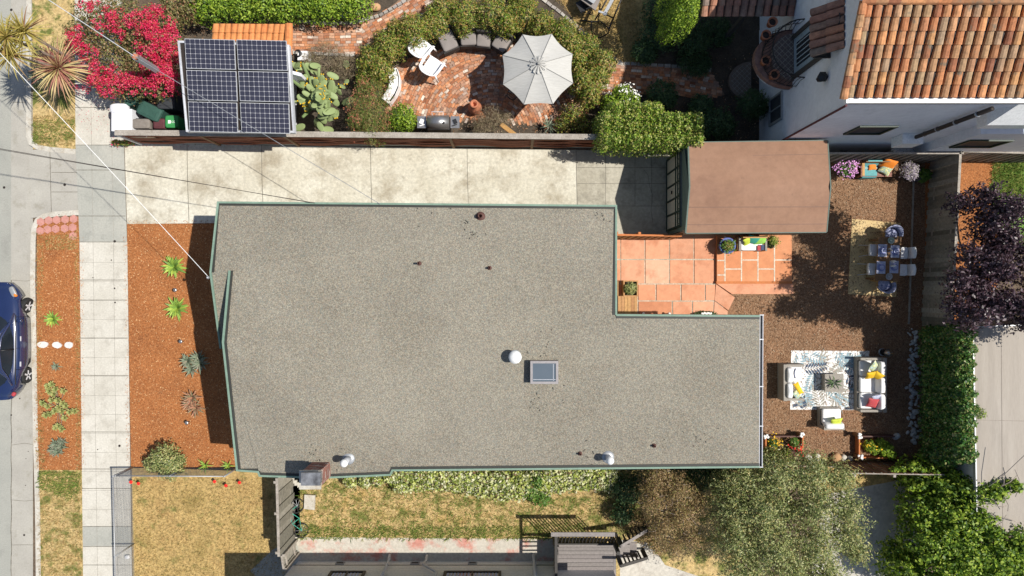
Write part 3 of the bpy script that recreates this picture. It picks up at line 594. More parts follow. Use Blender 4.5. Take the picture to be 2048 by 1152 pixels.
# chimney
cb = P(636, 938, 4.1); ch = thing('chimney', 'brick chimney with dark metal cap on the southern roof edge', 'chimney', (cb.x, cb.y, 0))
cx0, cx1 = P(627, 0, 4.1).x - .1, P(661, 0, 4.1).x; cy1, cy0 = P(0, 923, 4.1).y, P(0, 952, 4.1).y
Zc = 5.35; mb = MB(); mb.box(cx0+.1, cx1, cy0, cy1, 0, Zc); body = build('stack', mb, M['mortar'], ch)
mb = MB(); bh = .075; rd = random.Random(2)
for k in range(int((Zc-3.9)/bh)):
    z = 3.9 + k*bh; d = (k % 2)*.11
    for side in range(4):
        if side in (0, 1):
            y = cy1 + .006 if side == 0 else cy0 - .006; x = cx0 + .1 - d
            while x < cx1: xa, xb = max(x, cx0+.1), min(x+.21, cx1); (mb.box(xa, xb, y-.008, y+.008, z+.008, z+bh) if xb-xa > .03 else None); x += .222
        else:
            x_ = cx1 + .006 if side == 2 else cx0 + .094; y = cy0 - d
            while y < cy1: ya, yb = max(y, cy0), min(y+.21, cy1); (mb.box(x_-.008, x_+.008, ya, yb, z+.008, z+bh) if yb-ya > .03 else None); y += .222
build('brick_face', mb, M['chimbrick'], ch)
mb = MB(); mb.box(cx0+.04, cx1+.05, cy0-.05, cy1+.05, Zc, Zc+.08); build('crown', mb, M['kerb'], ch)
mb = MB(); q0, q1 = P(602, 971, 5.7), P(641, 945, 5.7); mb.box(q0.x, q1.x, q0.y, q1.y, 5.66, 5.72); mb.box(q0.x+.03, q1.x-.03, q0.y+.03, q1.y-.03, 5.43, 5.66)
build('cap', mb, mat('chimney_cap', [(.06,.06,.065), (.30,.31,.33)], 3.5, 6, rough=.45, metal=.3), ch)

# ================================================================ GARAGE
ga = thing('garage', 'small garage with brown membrane roof and green trimmed beige door', 'garage', P(1490, 380))
nw, sw, wa = P(1377, 285, 2.65), P(1372, 466, 2.62), P(1380, 373, 3.2); ne, se, ea = P(1655, 281, 2.65), P(1653, 464, 2.62), P(1661, 373, 3.2)
mb = MB()
def rb(f):  # rounded ridge
    return [f(0), f(.5), f(.9), f(1)]
n1 = nw.lerp(wa, .86); n2 = ne.lerp(ea, .86); s1 = sw.lerp(wa, .86); s2 = se.lerp(ea, .86); rz = Vector((0, 0, .05))
mb.add([nw, n1, wa - rz, s1, sw, ne, n2, ea - rz, s2, se], [(5, 6, 1, 0), (6, 7, 2, 1), (7, 8, 3, 2), (8, 9, 4, 3)])
build('roof', mb, M['brown'], ga, True)
mb = MB()
for f in (.18, .56): 
    mb.rail([sw.lerp(wa, f) + Vector((.03, 0, .012)), se.lerp(ea, f) + Vector((-.03, 0, .012))], .018, .012)
mb.rail([nw.lerp(wa, .3) + Vector((2.2, 0, .012)), ne.lerp(ea, .3) + Vector((-.03, 0, .012))], .015, .012)
build('roof_seam', mb, M['seam'], ga)
mb = MB(); mb.rail([p + Vector((-.01, 0, .005)) for p in (nw, wa, sw)], .05, .16); mb.rail([p + Vector((.01, 0, .005)) for p in (ne, ea, se)], .04, .16)
mb.rail([sw + Vector((0, -.01, .003)), se + Vector((0, -.01, .003))], .03, .14); mb.rail([nw + Vector((0, .01, .003)), ne + Vector((0, .01, .003))], .03, .14); build('fascia', mb, M['gwall'], ga)
gx0 = P(1335, 0).x + .02; gx1 = ne.x - .12; gy0 = sw.y + .12; gy1 = nw.y - .06
mb = MB(); mb.prism([(gx0, gy0), (gx1, gy0), (gx1, gy1), (gx0, gy1)], 0, 2.5)
mb.add([(gx0+.001, gy0, 2.5), (gx0+.001, gy1, 2.5), (gx0+.001, wa.y, 3.1)], [(0, 1, 2)]); mb.add([(gx1, gy0, 2.5), (gx1, gy1, 2.5), (gx1, wa.y, 3.1)], [(0, 1, 2)])
build('wall', mb, M['gwall'], ga)
dy0, dy1 = P(0, 456, 1.2).y, P(0, 311, 1.2).y
mb = MB(); mb.box(gx0-.05, gx0+.0, dy0, dy1, .02, 2.1); door = build('garage_door', mb, M['gpanel'], ga)
mb = MB(); xx = gx0-.075
for i in range(6): y = dy0 + (dy1-dy0)*i/5; mb.box(xx, xx+.035, y-.035, y+.035, .02, 2.1)
for z in (.05, 1.5, 1.82, 2.12): mb.box(xx-.004, xx+.03, dy0-.03, dy1+.03, z-.04, z+.04)
for i in range(15): y = dy0 + (dy1-dy0)*(i+.5)/15; mb.box(xx+.01, xx+.04, y-.012, y+.012, 1.82, 2.1)
build('door_trim', mb, M['gdark'], door)
mb = MB(); mb.box(xx-.05, xx, (dy0+dy1)/2-.06, (dy0+dy1)/2+.06, 1.0, 1.05); build('handle', mb, M['black'], door)

# ================================================================ FENCES
def board_fence(name, a, b, h, face, m, label, sp=.14, cap=None, posts=(), seed=1, capw=.09, group=None, capm='weather', rails=True, jit=.05):
    a = Vector(a); b = Vector(b); L = (b-a).length; t = (b-a).normalized(); n = Vector((-t.y, t.x, 0)); rd = random.Random(seed); an = math.atan2(t.y, t.x)
    th = thing(name, label, 'fence', (a+b)/2, group); mb = MB(); d = 0
    while d < L:
        w = min(sp, L-d); c = a + t*(d+w/2); hh = h - (0 if cap else rd.uniform(0, jit)); al = .02*(-1)**int(d/sp + .5) + rd.uniform(-.003, .003); mb.cb((c.x + n.x*al, c.y + n.y*al, hh/2), w*1.05, .018, hh, an); d += sp
    build('boards', mb, M[m], th)
    mb = MB()
    if rails:
        for z in (.35, h*.82): c = (a+b)/2 + n*face*.035; mb.cb((c.x, c.y, z), L, .045, .09, an)
        build('rail', mb, M[capm], th)
    if cap: mb = MB(); mb.rail([a + Vector((0, 0, h+.03)), b + Vector((0, 0, h+.03))], capw, .035); build('cap', mb, M[capm], th)
    for p in posts:
        c = a + t*L*p + n*face*.07; mb = MB(); mb.cb((c.x, c.y, (h+.04)/2), .09, .09, h+.04, an); build('post', mb, M[capm], th)
    return th
# red slatted fence between driveway and neighbour garden
fh = 1.8; fa, fb = P(229, 268, fh), P(1232, 275, fh); a = Vector((fa.x, P(0, 286).y, 0)); b = Vector((fb.x, P(0, 294.5).y, 0))
ft = thing('slat_fence', 'long red slatted fence with weathered cap along the driveway', 'fence', (a+b)/2)
L = (b-a).length; t_ = (b-a).normalized(); an = math.atan2(t_.y, t_.x)
mb = MB(); mb.rail([a + Vector((0, 0, fh)), b + Vector((0, 0, fh))], .20, .04); build('cap', mb, M['weather'], ft)
px = [P(x, 290).x for x in (284, 440, 598, 755, 908, 1063, 1216)]; rd = random.Random(3)
for i, x in enumerate(px):
    f = (x-a.x)/(b.x-a.x); c = a.lerp(b, max(.0, f)); mb = MB(); mb.cb((c.x, c.y-.03, fh/2-.02), .10, .12, fh-.04, an); build('post', mb, M['whitemetal' if i == 0 else 'wood'], ft)
for i in range(6):
    mb = MB(); x0, x1 = px[i]+.05, px[i+1]-.05
    for k in range(9):
        z = .28 + k*.165
        f0, f1 = (x0-a.x)/(b.x-a.x), (x1-a.x)/(b.x-a.x); p, q = a.lerp(b, f0), a.lerp(b, f1); sg = rd.choice((-1, 1)); n = 9; path = []
        for j in range(n):
            u = j/(n-1); r = p.lerp(q, u); path.append(Vector((r.x, r.y - .03 + .035*sg*sin(u*pi*2), z + .02*sin(u*pi*3+k))))
        mb.rail(path, .022, .115)
    build('slats', mb, M['redslat'], ft)
mb = MB(); mb.rail([a + Vector((.9, .05, .16)), b + Vector((0, .05, .16))], .16, .18); build('footing', mb, M['walkgrey'], ft)
mb = MB(); mb.rail([a + Vector((.9, .06, fh-.1)), b + Vector((0, .06, fh-.1))], .02, fh-.3); build('backing', mb, M['brownboards'], ft)
# fences round the back yard
r0, r1 = P(1922, 305, 1.85), P(1904, 655, 1.85)
board_fence('board_fence', (r0.x, r0.y, 0), (r1.x, r1.y, 0), 1.8, 1, 'boards', 'tall weathered plank fence east of the dining table', .17, True, (0, .25, .5, .75, 1), 4)
mb = MB(); qa, qb = Vector((r0.x-.62, r0.y-.2, .05)), Vector((r1.x-.5, r1.y+.03, .05))
solo('fence_kickboard', MB().rail([qa, qb], .06, .16), M['weather'], 'grey timber edging laid along the foot of the tall plank fence', 'edging')
n0, n1 = P(1655, 306, 1.85), P(1925, 306, 1.85)
board_fence('board_fence', (n0.x, n0.y, 0), (n1.x, n1.y, 0), 1.8, 1, 'boards', 'plank fence with pale cap behind the teal covered bench', .15, True, (0, .5, 1), 5, .07)
n0, n1 = P(1929, 301, 1.85), P(2120, 306, 1.85)
board_fence('board_fence', (n0.x, n0.y, 0), (n1.x, n1.y, 0), 1.75, 1, 'boards', 'short plank fence run above the orange mulch at the right edge', .15, True, (0, .5, 1), 6, .09)
s0, s1 = P(1690, 947, 1.9), P(1890, 950, 1.9)
board_fence('board_fence', (s0.x, s0.y, 0), (s1.x, s1.y, 0), 1.85, -1, 'brownboards', 'brown plank fence with pale top at the southern end of the yard', .14, True, (.1, .5, .95), 7, .035, capm='weather')
s0, s1 = P(1520, 934, .9), P(1690, 938, .9)
board_fence('board_fence', (s0.x, s0.y, 0), (s1.x, s1.y, 0), .5, -1, 'brownboards', 'low brown board edge behind the row of boulders', .14, False, (), 8, .05)
# orange gate by the garage
g0, g1 = P(1234, 468, 1.75), P(1364, 470, 1.75)
board_fence('garden_gate', (g0.x, g0.y-.03, 0), (g1.x, g1.y-.03, 0), 1.7, 1, 'redwood', 'rust orange board screen joining the house to the garage', .12, True, (0, .35, 1), 9, .06, capm='rust')
# grey leaning wood fence in the lower lawns
w0, w1 = P(553, 957, 1.85), P(557, 1114, 1.85)
board_fence('board_fence', (w0.x, w0.y, 0), (w1.x, w1.y, 0), 1.8, -1, 'boards', 'grey board fence dividing the two lower lawns', .26, True, (.05, .45, .95), 10, .09)
w2 = P(567, 1140, 1.6); board_fence('fence_gate', (w1.x+.02, w1.y-.06, 0), (w2.x, w2.y, 0), 1.55, 1, 'boards', 'short lower gate panel at the house end of the grey board fence', .2, True, (0, 1), 11, .08)
# chain link fences
def chain(name, a, b, h, label, mesh_sp=.075, cross=None):
    a, b = Vector(a), Vector(b); L = (b-a).length; t = (b-a).normalized(); th = thing(name, label, 'fence', (a+b)/2)
    mb = MB(); mb.tube([a + Vector((0, 0, h)), b + Vector((0, 0, h))], .022, 8); build('top_rail', mb, M['galv'], th, True)
    mb = MB(); k = int(L/mesh_sp)
    for s in (1, -1):
        for i in range(-int(h/mesh_sp), k+int(h/mesh_sp)):
            x0 = i*mesh_sp; x1 = x0 + s*h; z0, z1 = 0.04, h
            if x1 == x0: continue
            u0, u1 = 0, 1
            for e in (0, L):
                u = (e-x0)/(x1-x0)
                if 0 < u < 1:
                    if (x0 < e) == (e == 0): u0 = max(u0, u)
                    else: u1 = min(u1, u)
            if min(max(x0, x1), L) <= max(min(x0, x1), 0) or u0 >= u1: continue
            p = a + t*(x0+(x1-x0)*u0) + Vector((0, 0, z0+(z1-z0)*u0)); q = a + t*(x0+(x1-x0)*u1) + Vector((0, 0, z0+(z1-z0)*u1)); mb.tube([p, q], .0035, 3, cap=False)
    build('mesh', mb, M['galv'], th)
    n = max(1, round(L/2.6))
    for i in range(n+1): c = a.lerp(b, i/n); mb = MB(); mb.tube([c, c + Vector((0, 0, h+.04))], .03, 8); build('post', mb, M['galv'], th, True)
    return th
c0 = P(265, 934); c1 = P(272, 1240); c2 = P(476, 935)
chain('chain_link_fence', c0, c1, 1.3, 'chain link fence between the sidewalk and the dry front lawn')
chain('chain_link_fence', c0 + Vector((.06, 0, 0)), c2, 1.25, 'chain link fence between the orange mulch and the dry lawn')
# white garden corner wall
mb = MB(); mb.pb(223, 218, 264, 262, 0, 1.05); mb.sq(P(240, 218, .95), .7, .4, .3, .6)
solo('garden_wall', mb, M['stucco'], 'white plastered wall corner beside the row of waste bins', 'wall')
# ================================================================ WHITE HOUSE WITH CLAY TILES
wh = thing('white_house', 'tall white stucco house with clay tile roof at the upper right', 'house', (14, 8, 0))
wx, wy0, wy1 = 9.5, 5.2, 9.9; ex = 24
mb = MB(); mb.prism([(wx, wy0), (ex, wy0), (ex, wy1), (wx, wy1)], 0, 7.12); mb.add([(wx, wy0, 7.12), (wx, wy1, 7.12), (wx, 7.55, 8.2)], [(0, 2, 1)])
mb.prism([(wx+.02, wy1), (ex, wy1), (ex, 22), (wx+.02, 22)], 0, 6.2)
build('wall', mb, M['stucco'], wh)
def barrel(mb, p0, dl, dw, r, n=5, m=0, taper=.86, lift=.0):     # one curved clay tile from p0 down dl, width direction dw
    p0 = Vector(p0); dl = Vector(dl); dw = Vector(dw).normalized(); up = dw.cross(dl).normalized()
    if up.z < 0: up = -up
    vs = []
    for k, (s, rr) in enumerate(((0, r*taper), (1.06, r))):
        for j in range(n+1):
            a = pi*j/n; vs.append(p0 + dl*s + dw*(-cos(a)*rr) + up*(sin(a)*rr*.85 + (.022 if k else 0)))
    fs = [(j, j+1, n+1+j+1, n+1+j) for j in range(n)] + [tuple(range(n+1, 2*n+2))]
    mb.add(vs, fs, m)
def tile_field(mb, a, b, c, cols, rows, under=None, r=None, seed=1, jit=.012):
    # a: upper-left corner, b: upper-right, c: lower-left
    a, b, c = Vector(a), Vector(b), Vector(c); du = (b-a)/cols; dv = (c-a)/rows; r = r or du.length*.47; rd = random.Random(seed)
    for i in range(cols):
        for j in range(rows): barrel(mb, a + du*(i+.5) + dv*j + Vector((rd.uniform(-jit, jit), 0, 0)), dv, du, r*rd.uniform(.96, 1.03))
    if under is not None: nrm = du.cross(dv).normalized(); nrm = -nrm if nrm.z < 0 else nrm; o = nrm*.0; under.add([a+o, b+o, b+o+(c-a), c+o], [(0, 3, 2, 1)])
roof = MB(); und = MB()
yE, zE, yR, zR = 5.41, 7.2, 7.58, 8.3
tile_field(roof, (9.33, yR, zR), (9.33+.262*34, yR, zR), (9.33, yE-.03, zE), 34, 7, und, .115, 4)
tile_field(roof, (9.33+.262*34, yR, zR), (9.33, yR, zR), (9.33+.262*34, 9.95, zE), 34, 7, und, .115, 5)
for k in range(8): x = 9.27; p = Vector((x, yR, zR+.05)).lerp(Vector((x, yE-.09, zE+.04)), k/8); barrel(roof, p, (Vector((x, yE-.09, zE+.04)) - Vector((x, yR, zR+.05)))/8, (1, 0, 0), .12)
for k in range(30): barrel(roof, (9.2+.33*k, yR+.02, zR+.05), (.33, 0, 0), (0, 1, 0), .14)
build('tile_roof', roof, M['tile'], wh); build('roof_underlay', und, M['under'], wh)
mb = MB(); mb.box(9.4, ex, 5.2, 5.32, 7.02, 7.14); mb.box(9.4, ex, 5.3, 5.33, 7.14, 7.17); build('eave', mb, M['white'], wh)
# projecting bay sloped to catch sun as the lit patch, downpipe with white hopper
mb = MB(); mb.prism([(14.0, 4.8), (17, 4.8), (17, 5.2), (14.0, 5.2)], 5.75, 6.2); mb.add([(14.0, 4.8, 6.2), (17, 4.8, 6.2), (17, 5.2, 7.0), (14.35, 5.2, 7.0)], [(0, 1, 2, 3)]); mb.add([(14.0, 4.8, 6.2), (14.35, 5.2, 7.0), (14.0, 5.2, 6.2)], [(0, 1, 2)])
build('sun_catch_bay', mb, M['white'], wh)
mb = MB(); mb.box(14.9, 24, 4.9, 5.2, 0, 4.6); build('lower_wall', mb, M['stucco'], wh)
pa = P(1985, 196, 7.0); pb_ = P(1838, 260, 3.3); mb = MB(); mb.tube([(13.6, 5.08, 7.0), (13.55, 5.06, 3.4)], .07, 10); dp = build('downpipe', mb, M['under'], wh, True)
for z in (6.4, 5.4, 4.5, 3.8): mb = MB(); mb.tube([(13.58, 5.07, z), (13.58, 5.07, z+.04)], .09, 10); build('pipe_clip', mb, M['galv'], dp, True)
mb = MB(); mb.box(13.15, 13.85, 4.86, 5.19, 2.6, 3.3); build('hopper', mb, M['white'], wh)
mb = MB(); mb.tube([(wx-.03, wy0-.03, 0.2), (wx-.03, wy0-.03, 7.0)], .035, 8); build('conduit', mb, M['binmaroon'], wh)
# windows: recessed frames on the walls
def wwin(x0, y0, z0, x1, y1, z1, ax, parent=wh, fm=None, gm=None):
    w = MB(); f = MB(); fm = fm or M['gdark']; t = .07
    if ax == 'x':     # on the west wall (faces -x)
        w.box(wx-.012, wx+.02, y0, y1, z0, z1); wo = build('window', w, gm or M['wallglass'], parent)
        for b in ((y0-t, y1+t, z1, z1+t), (y0-t, y1+t, z0-t, z0), (y0-t, y0, z0, z1), (y1, y1+t, z0, z1), ((y0+y1)/2-.02, (y0+y1)/2+.02, z0, z1)): f.box(wx-.07, wx+.01, *b)
    else:
        w.box(x0, x1, y0-.012, y0+.02, z0, z1); wo = build('window', w, gm or M['wallglass'], parent)
        for b in ((x0-t, x1+t, z1, z1+t), (x0-t, x1+t, z0-t, z0), (x0-t, x0, z0, z1), (x1, x1+t, z0, z1)): f.box(b[0], b[1], y0-.06, y0+.01, b[2], b[3])
    build('frame', f, fm, wo); return wo
wwin(0, 6.0, 1.2, 0, 6.85, 2.3, 'x', fm=M['galv']); wwin(11.2, wy0, 3.4, 12.3, wy0, 4.4, 'y'); wwin(15.2, 4.9, 2.7, 16.5, 4.9, 3.7, 'y'); wwin(10.2, wy0, .9, 11.1, wy0, 1.7, 'y')
mb = MB(); 
for i in range(8): mb.box(wx-.04, wx+.3, wy0+.02+.0*i, wy0+.03, 1, 1.01)
mb = MB(); mb.box(9.75, 10.5, 5.0, 5.19, .5, 1.75); mb2 = MB()
for i in range(6): mb2.cb((9.85+.11*i, 4.97, 1.1), .03, .04, 1.15)
lv = build('louvred_vent', mb, M['galv'], wh); build('louvre', mb2, M['whitemetal'], lv); lv.children[0]['kind'] = 'stuff'; del lv.children[0]['kind']
# upper french door, awning, lantern
mb = MB(); mb.box(wx-.03, wx+.02, 7.15, 8.35, 3.35, 5.6); dr = build('balcony_door', mb, M['poolblue'], wh)
mb = MB(); mb.box(wx-.045, wx-.03, 7.35, 8.15, 3.6, 5.4); pn = build('pane', mb, M['glass'], dr); mb = MB()
for i in range(5): mb.box(wx-.055, wx-.045, 7.42+.16*i, 7.45+.16*i, 3.6, 5.4)
build('glazing_bars', mb, M['paleblue'], dr)
mb = MB()
for b in ((7.02, 7.15, 3.3, 5.75), (8.35, 8.48, 3.3, 5.75)): mb.box(wx-.09, wx+.01, *b)
build('door_frame', mb, M['deckdark'], dr)
aw = MB(); un = MB(); tile_field(aw, (9.52, 6.85, 6.85), (9.52, 8.3, 6.85), (8.93, 6.85, 6.05), 6, 2, un, .125, 7); build('awning_tiles', aw, M['tiledark'], wh)
un.box(8.98, 9.5, 6.86, 8.29, 5.92, 5.98); build('awning_frame', un, M['deckdark'], wh)
mb = MB(); mb.lathe((wx-.16, 6.35, 5.55), [(.02, -.1), (.10, 0), (.14, .22), (.17, .26), (.02, .38)], 6); mb.box(wx-.16, wx, 6.33, 6.37, 5.75, 5.79); build('wall_lantern', mb, M['black'], wh)
q = P(1723, 25, 7.6)
mb = MB()
for k in range(3): mb.tube([(wx-.12, 7.75+.3*cos(t*pi/8)*(1-.25*k), 6.4+.42*sin(t*pi/8)*(1-.25*k)) for t in range(17)], .018, 5)
build('iron_grille', mb, M['black'], wh)
# porch roof at the top of the picture
po = MB(); un = MB(); tile_field(po, (6.35, 10.1, 3.75), (9.5, 10.1, 3.75), (6.35, 9.2, 3.25), 12, 3, un, .125, 9); tile_field(po, (9.5, 10.1, 3.75), (6.35, 10.1, 3.75), (9.5, 11.4, 3.25), 12, 3, un, .125, 10)
build('porch_tiles', po, M['tiledark'], wh); un.box(6.4, 9.5, 9.25, 9.35, 3.05, 3.2); build('porch_beam', un, M['under'], wh)
for x in (6.5, 8.0): mb = MB(); mb.box(x-.07, x+.07, 9.3, 9.44, 0, 3.1); build('porch_post', mb, M['deckdark'], wh)
# balcony
bc = Vector((wx, 7.78, 0))
def half(c, r, n=14, ry=None): ry = ry or r; return [(c.x - r*sin(pi*i/n), c.y + ry*cos(pi*i/n)) for i in range(n+1)]
mb = MB(); mb.prism(half(bc, 1.28, ry=.98), 2.9, 3.16); build('balcony_slab', mb, M['tiledark'], wh)
mb = MB(); mb.prism(half(bc, .78, ry=.80), 3.16, 3.3); fl = build('balcony_floor', mb, flat('balcony_tile', (.17,.12,.10), .7), wh)
mb = MB()
for s in (1, -1):
    for i in range(-9, 10):
        pts = []
        for k in range(41):
            u = -1 + k/20; x = wx - .02 - .78*(u+1)/2*1.0; y = bc.y + i*.2 + s*(x-wx+.4)
            if ((x-wx)/.76)**2 + ((y-bc.y)/.78)**2 < 1: pts.append((x, y, 3.306))
        if len(pts) > 1: mb.rail([pts[0], pts[-1]], .014, .004)
build('grout_lines', mb, M['grout'], fl)
mb = MB(); prof = [(1.25, 1.0, 2.9), (1.1, .9, 2.7), (1.12, .92, 2.6), (.75, .7, 2.35), (.35, .4, 2.0), (.1, .2, 1.7)]
rings = [[(x, y, z) for x, y in half(bc, rx, 14, ry)] for rx, ry, z in prof]; n = 15
mb.add([v for r in rings for v in r], [(i*n+j, (i+1)*n+j, (i+1)*n+j+1, i*n+j+1) for i in range(len(prof)-1) for j in range(n-1)]); build('balcony_corbel', mb, M['stucco'], wh, True)
mb = MB(); top = [(x, y, 4.15) for x, y in half(bc, 1.05, ry=.95)]; mb.tube(top, .022, 6); mb.tube([(x, y, 3.2) for x, y in half(bc, 1.05, ry=.95)], .012, 5)
for x, y in half(bc, 1.05, 26, .95): mb.tube([(x, y, 3.18), (x - .10*(1 if x < wx-.2 else .2), y + .10*(y-bc.y), 3.5), (x, y, 3.8), (x, y, 4.15)], .011, 5)
build('balcony_railing', mb, M['black'], wh)
for i, (x, y, lab) in enumerate(((1545, 44, 'terracotta pot at the northern end of the balcony rim'), (1532, 70, 'terracotta pot second from the north on the balcony rim'), (1532, 121, 'terracotta pot on the balcony rim above the pot at its southern end'), (1549, 149, 'terracotta pot at the southern end of the balcony rim'))):
    c = P(x, y, 3.45); c.z = 3.17; t = thing('flower_pot', lab, 'plant pot', c, 'terracotta pots round the balcony'); mb = MB(); mb.lathe(c, [(.10, 0), (.145, .27), (.165, .27), (.165, .33), (.13, .33), (.12, .24)], 16); build('pot', mb, M['terra'], t, True)
    mb = MB(); mb.lathe(c, [(.125, .20), (.12, .245), (.001, .25)], 14); build('soil', mb, M['under'], t)
# round stone step below
mb = MB(); c = P(1484, 162, .16); mb.prism([(c.x + .35 - .85*sin(pi*i/14), c.y + .74*cos(pi*i/14)) for i in range(15)], 0, .16)
st = build('round_step', mb, flat('stone_step', (.20,.15,.12), .8), None, False, (c.x, c.y, 0)); tag(st, 'half round paved step lying in the shade west of the balcony', 'step')
mb = MB()
for s in (1, -1):
    for i in range(-6, 7):
        a = None; pts = []
        for k in range(41):
            x = c.x+.33 - .8*k/40; y = c.y + i*.19 + s*(x-c.x)
            if ((x-c.x-.35)/.78)**2 + ((y-c.y)/.68)**2 < 1: pts.append((x, y, .167))
        if len(pts) > 1: mb.rail([pts[0], pts[-1]], .014, .004)
build('paving_joints', mb, M['jointlight'], st)

# ================================================================ SOLAR SHED
so = thing('solar_shed', 'small shed carrying six solar panels and a strip of orange tiles', 'shed', P(500, 190))
def SZ(f): return 3.62 - .62*f         # roof height from its north edge (0) to its south edge (1)
c_nw, c_ne, c_sw, c_se = P(358, 84, SZ(0)), P(577, 92, SZ(0)), P(375, 262, SZ(1)), P(588, 264, SZ(1))
mb = MB(); mb.add([c_nw, c_ne, c_se, c_sw, c_nw - Vector((0, 0, .12)), c_ne - Vector((0, 0, .12)), c_se - Vector((0, 0, .12)), c_sw - Vector((0, 0, .12))], [(3, 2, 1, 0), (4, 5, 6, 7), (0, 1, 5, 4), (1, 2, 6, 5), (2, 3, 7, 6), (3, 0, 4, 7)]); build('roof', mb, M['under'], so)
mb = MB(); up = Vector((0, 0, .04)); mb.rail([c_nw+up, c_ne+up, c_se+up, c_sw+up], .07, .2, closed=True); build('fascia', mb, M['whitemetal'], so)
gx0_, gx1_ = c_nw.x+.25, c_ne.x-.85; mb = MB(); mb.prism([(gx0_, c_sw.y+.45), (gx1_, c_sw.y+.45), (gx1_, c_nw.y-.1), (gx0_, c_nw.y-.1)], 0, 2.8); build('wall', mb, M['stucco'], so)
mb = MB(); mb.prism([(gx1_, c_nw.y-.3), (gx1_+.75, c_nw.y-.5), (gx1_+.75, c_nw.y-.62), (gx1_, c_nw.y-.42)], 0, 1.9); build('side_wall', mb, M['stucco'], so)
pw, ph = 1.66, .99
for i in range(2):
    for j in range(3):
        x0 = 369 + 104*i + 3.5*j; y0 = 77 + 2*i + 63*j; f = (y0-77)/190; f2 = f + .32; z0_, z1_ = SZ(f)+.16, SZ(f2)+.16
        A = P(x0, y0, z0_); B = P(x0 + (100 if j < 2 else 98), y0+2.5, z0_); Cc = P(x0 + (3.5 if j < 2 else 3), y0+60, z1_); D = B + (Cc-A)
        mb = MB(); nz = Vector((0, 0, .035)); mb.add([A, B, D, Cc, A-nz, B-nz, D-nz, Cc-nz], [(3, 2, 1, 0), (4, 5, 6, 7), (0, 1, 5, 4), (1, 2, 6, 5), (2, 3, 7, 6), (3, 0, 4, 7)]); po = build('solar_panel', mb, M['alu'], so)
        m2 = MB(); e = .010; u = Vector((0, 0, .004)); Q = lambda a, b: A + (B-A)*a + (Cc-A)*b
        m2.poly([Q(e, 1-e*1.7)+u, Q(1-e, 1-e*1.7)+u, Q(1-e, e*1.7)+u, Q(e, e*1.7)+u], 1); m3 = m2
        nx, ny = 10, 6; W_ = (1-2*e)/nx; H_ = (1-3.4*e)/ny; u2 = Vector((0, 0, .008)); g = .028
        for a in range(nx):
            for b in range(ny):
                a0, a1, b0, b1 = e+W_*(a+g), e+W_*(a+1-g), e*1.7+H_*(b+g), e*1.7+H_*(b+1-g); ca, cb_ = W_*.10, H_*.10
                m3.poly([Q(*t)+u2 for t in ((a0+ca, b1), (a1-ca, b1), (a1, b1-cb_), (a1, b0+cb_), (a1-ca, b0), (a0+ca, b0), (a0, b0+cb_), (a0, b1-cb_))], 0)
        build('cells', m3, [M['pv'], M['pvline']], po)
tt = MB(); a, b, c = P(427, 47, 3.4), P(572, 48, 3.4), P(425, 80, 3.2); un = MB()
tile_field(tt, a, b, c, 12, 2, un, .115, 3); barrel(tt, P(578, 47, 3.45), P(578, 78, 3.35)-P(578, 47, 3.45), (1, 0, 0), .14); barrel(tt, P(577, 78, 3.45), P(577, 108, 3.35)-P(577, 78, 3.45), (1, 0, 0), .14)
build('tile_strip', tt, M['tilebright'], so); build('tile_underlay', un, M['under'], so)

# ================================================================ NEIGHBOUR HOUSE AT THE BOTTOM, DECK, GREY ROOF
nh = thing('grey_house', 'beige grey sided house whose wall shows along the bottom edge', 'house', (0, -12, 0))
yw = P(0, 1122).y; xw0 = P(597, 0).x; xw1 = P(1108, 0).x
mb = MB(); mb.prism([(xw0, yw), (xw1, yw), (xw1, yw-9), (xw0, yw-9)], 0, .5); mb.prism([(xw0, yw+.06), (3.75, yw+.06), (3.75, yw-9), (xw0, yw-9)], .6, 3.9)
for k in range(21): z = .6 + .15*k; mb.box(xw0-.02, xw1, yw+.06, yw+.075, z+.02, z+.15)
build('wall', mb, M['siding'], nh)
mb = MB(); mb.box(xw0-.03, xw1+.02, yw-.1, yw+.055, .5, .6); build('base_groove', mb, M['under'], nh)
for x in (680, 830, 945): a = P(x, 1127, .25); mb = MB(); mb.box(a.x-.17, a.x+.17, yw, yw+.03, .14, .34); vo = build('vent', mb, M['galv'], nh); mb = MB(); mb.box(a.x-.12, a.x+.12, yw+.03, yw+.036, .19, .29); build('grille', mb, M['under'], vo)
for x, w in ((695, .55), (945, .95)):
    a = P(x, 1150, 1.35); mb = MB(); mb.box(a.x-w, a.x+w, yw+.08, yw+.1, 1.3, 2.4); wo = build('window', mb, M['glass'], nh); mb = MB()
    for b in ((a.x-w-.1, a.x+w+.1, 1.22, 1.3), (a.x-w-.1, a.x-w, 1.3, 2.4), (a.x+w, a.x+w+.1, 1.3, 2.4), (a.x-w-.1, a.x+w+.1, 2.4, 2.5), (a.x-.03, a.x+.03, 1.3, 2.4)): mb.box(b[0], b[1], yw+.07, yw+.13, b[2], b[3])
    build('frame', mb, M['under'], wo); mb = MB()
    for k in range(int(w*16)): mb.box(a.x-w+.03+k*.125, a.x-w+.1+k*.125, yw+.1, yw+.105, 1.36, 2.3)
    build('curtain', mb, M['bluecloth'], wo)
for x in (778, 853, 1068):
    a = P(x, 1118, .25); mb = MB(); mb.tube([(a.x, yw+.28, .12), (a.x, yw+.16, .3), (a.x, yw+.16, .8), (a.x, yw+.14, 3.9)] if x != 853 else [(a.x, yw+.25, .1), (a.x, yw+.17, .4), (a.x-.06, yw+.2, .8), (a.x+.5, yw+.2, 1.5), (a.x+.6, yw+.2, 3.9)], .05 if x != 1068 else .07, 8); build('downpipe', mb, M['whitemetal'], nh, True)
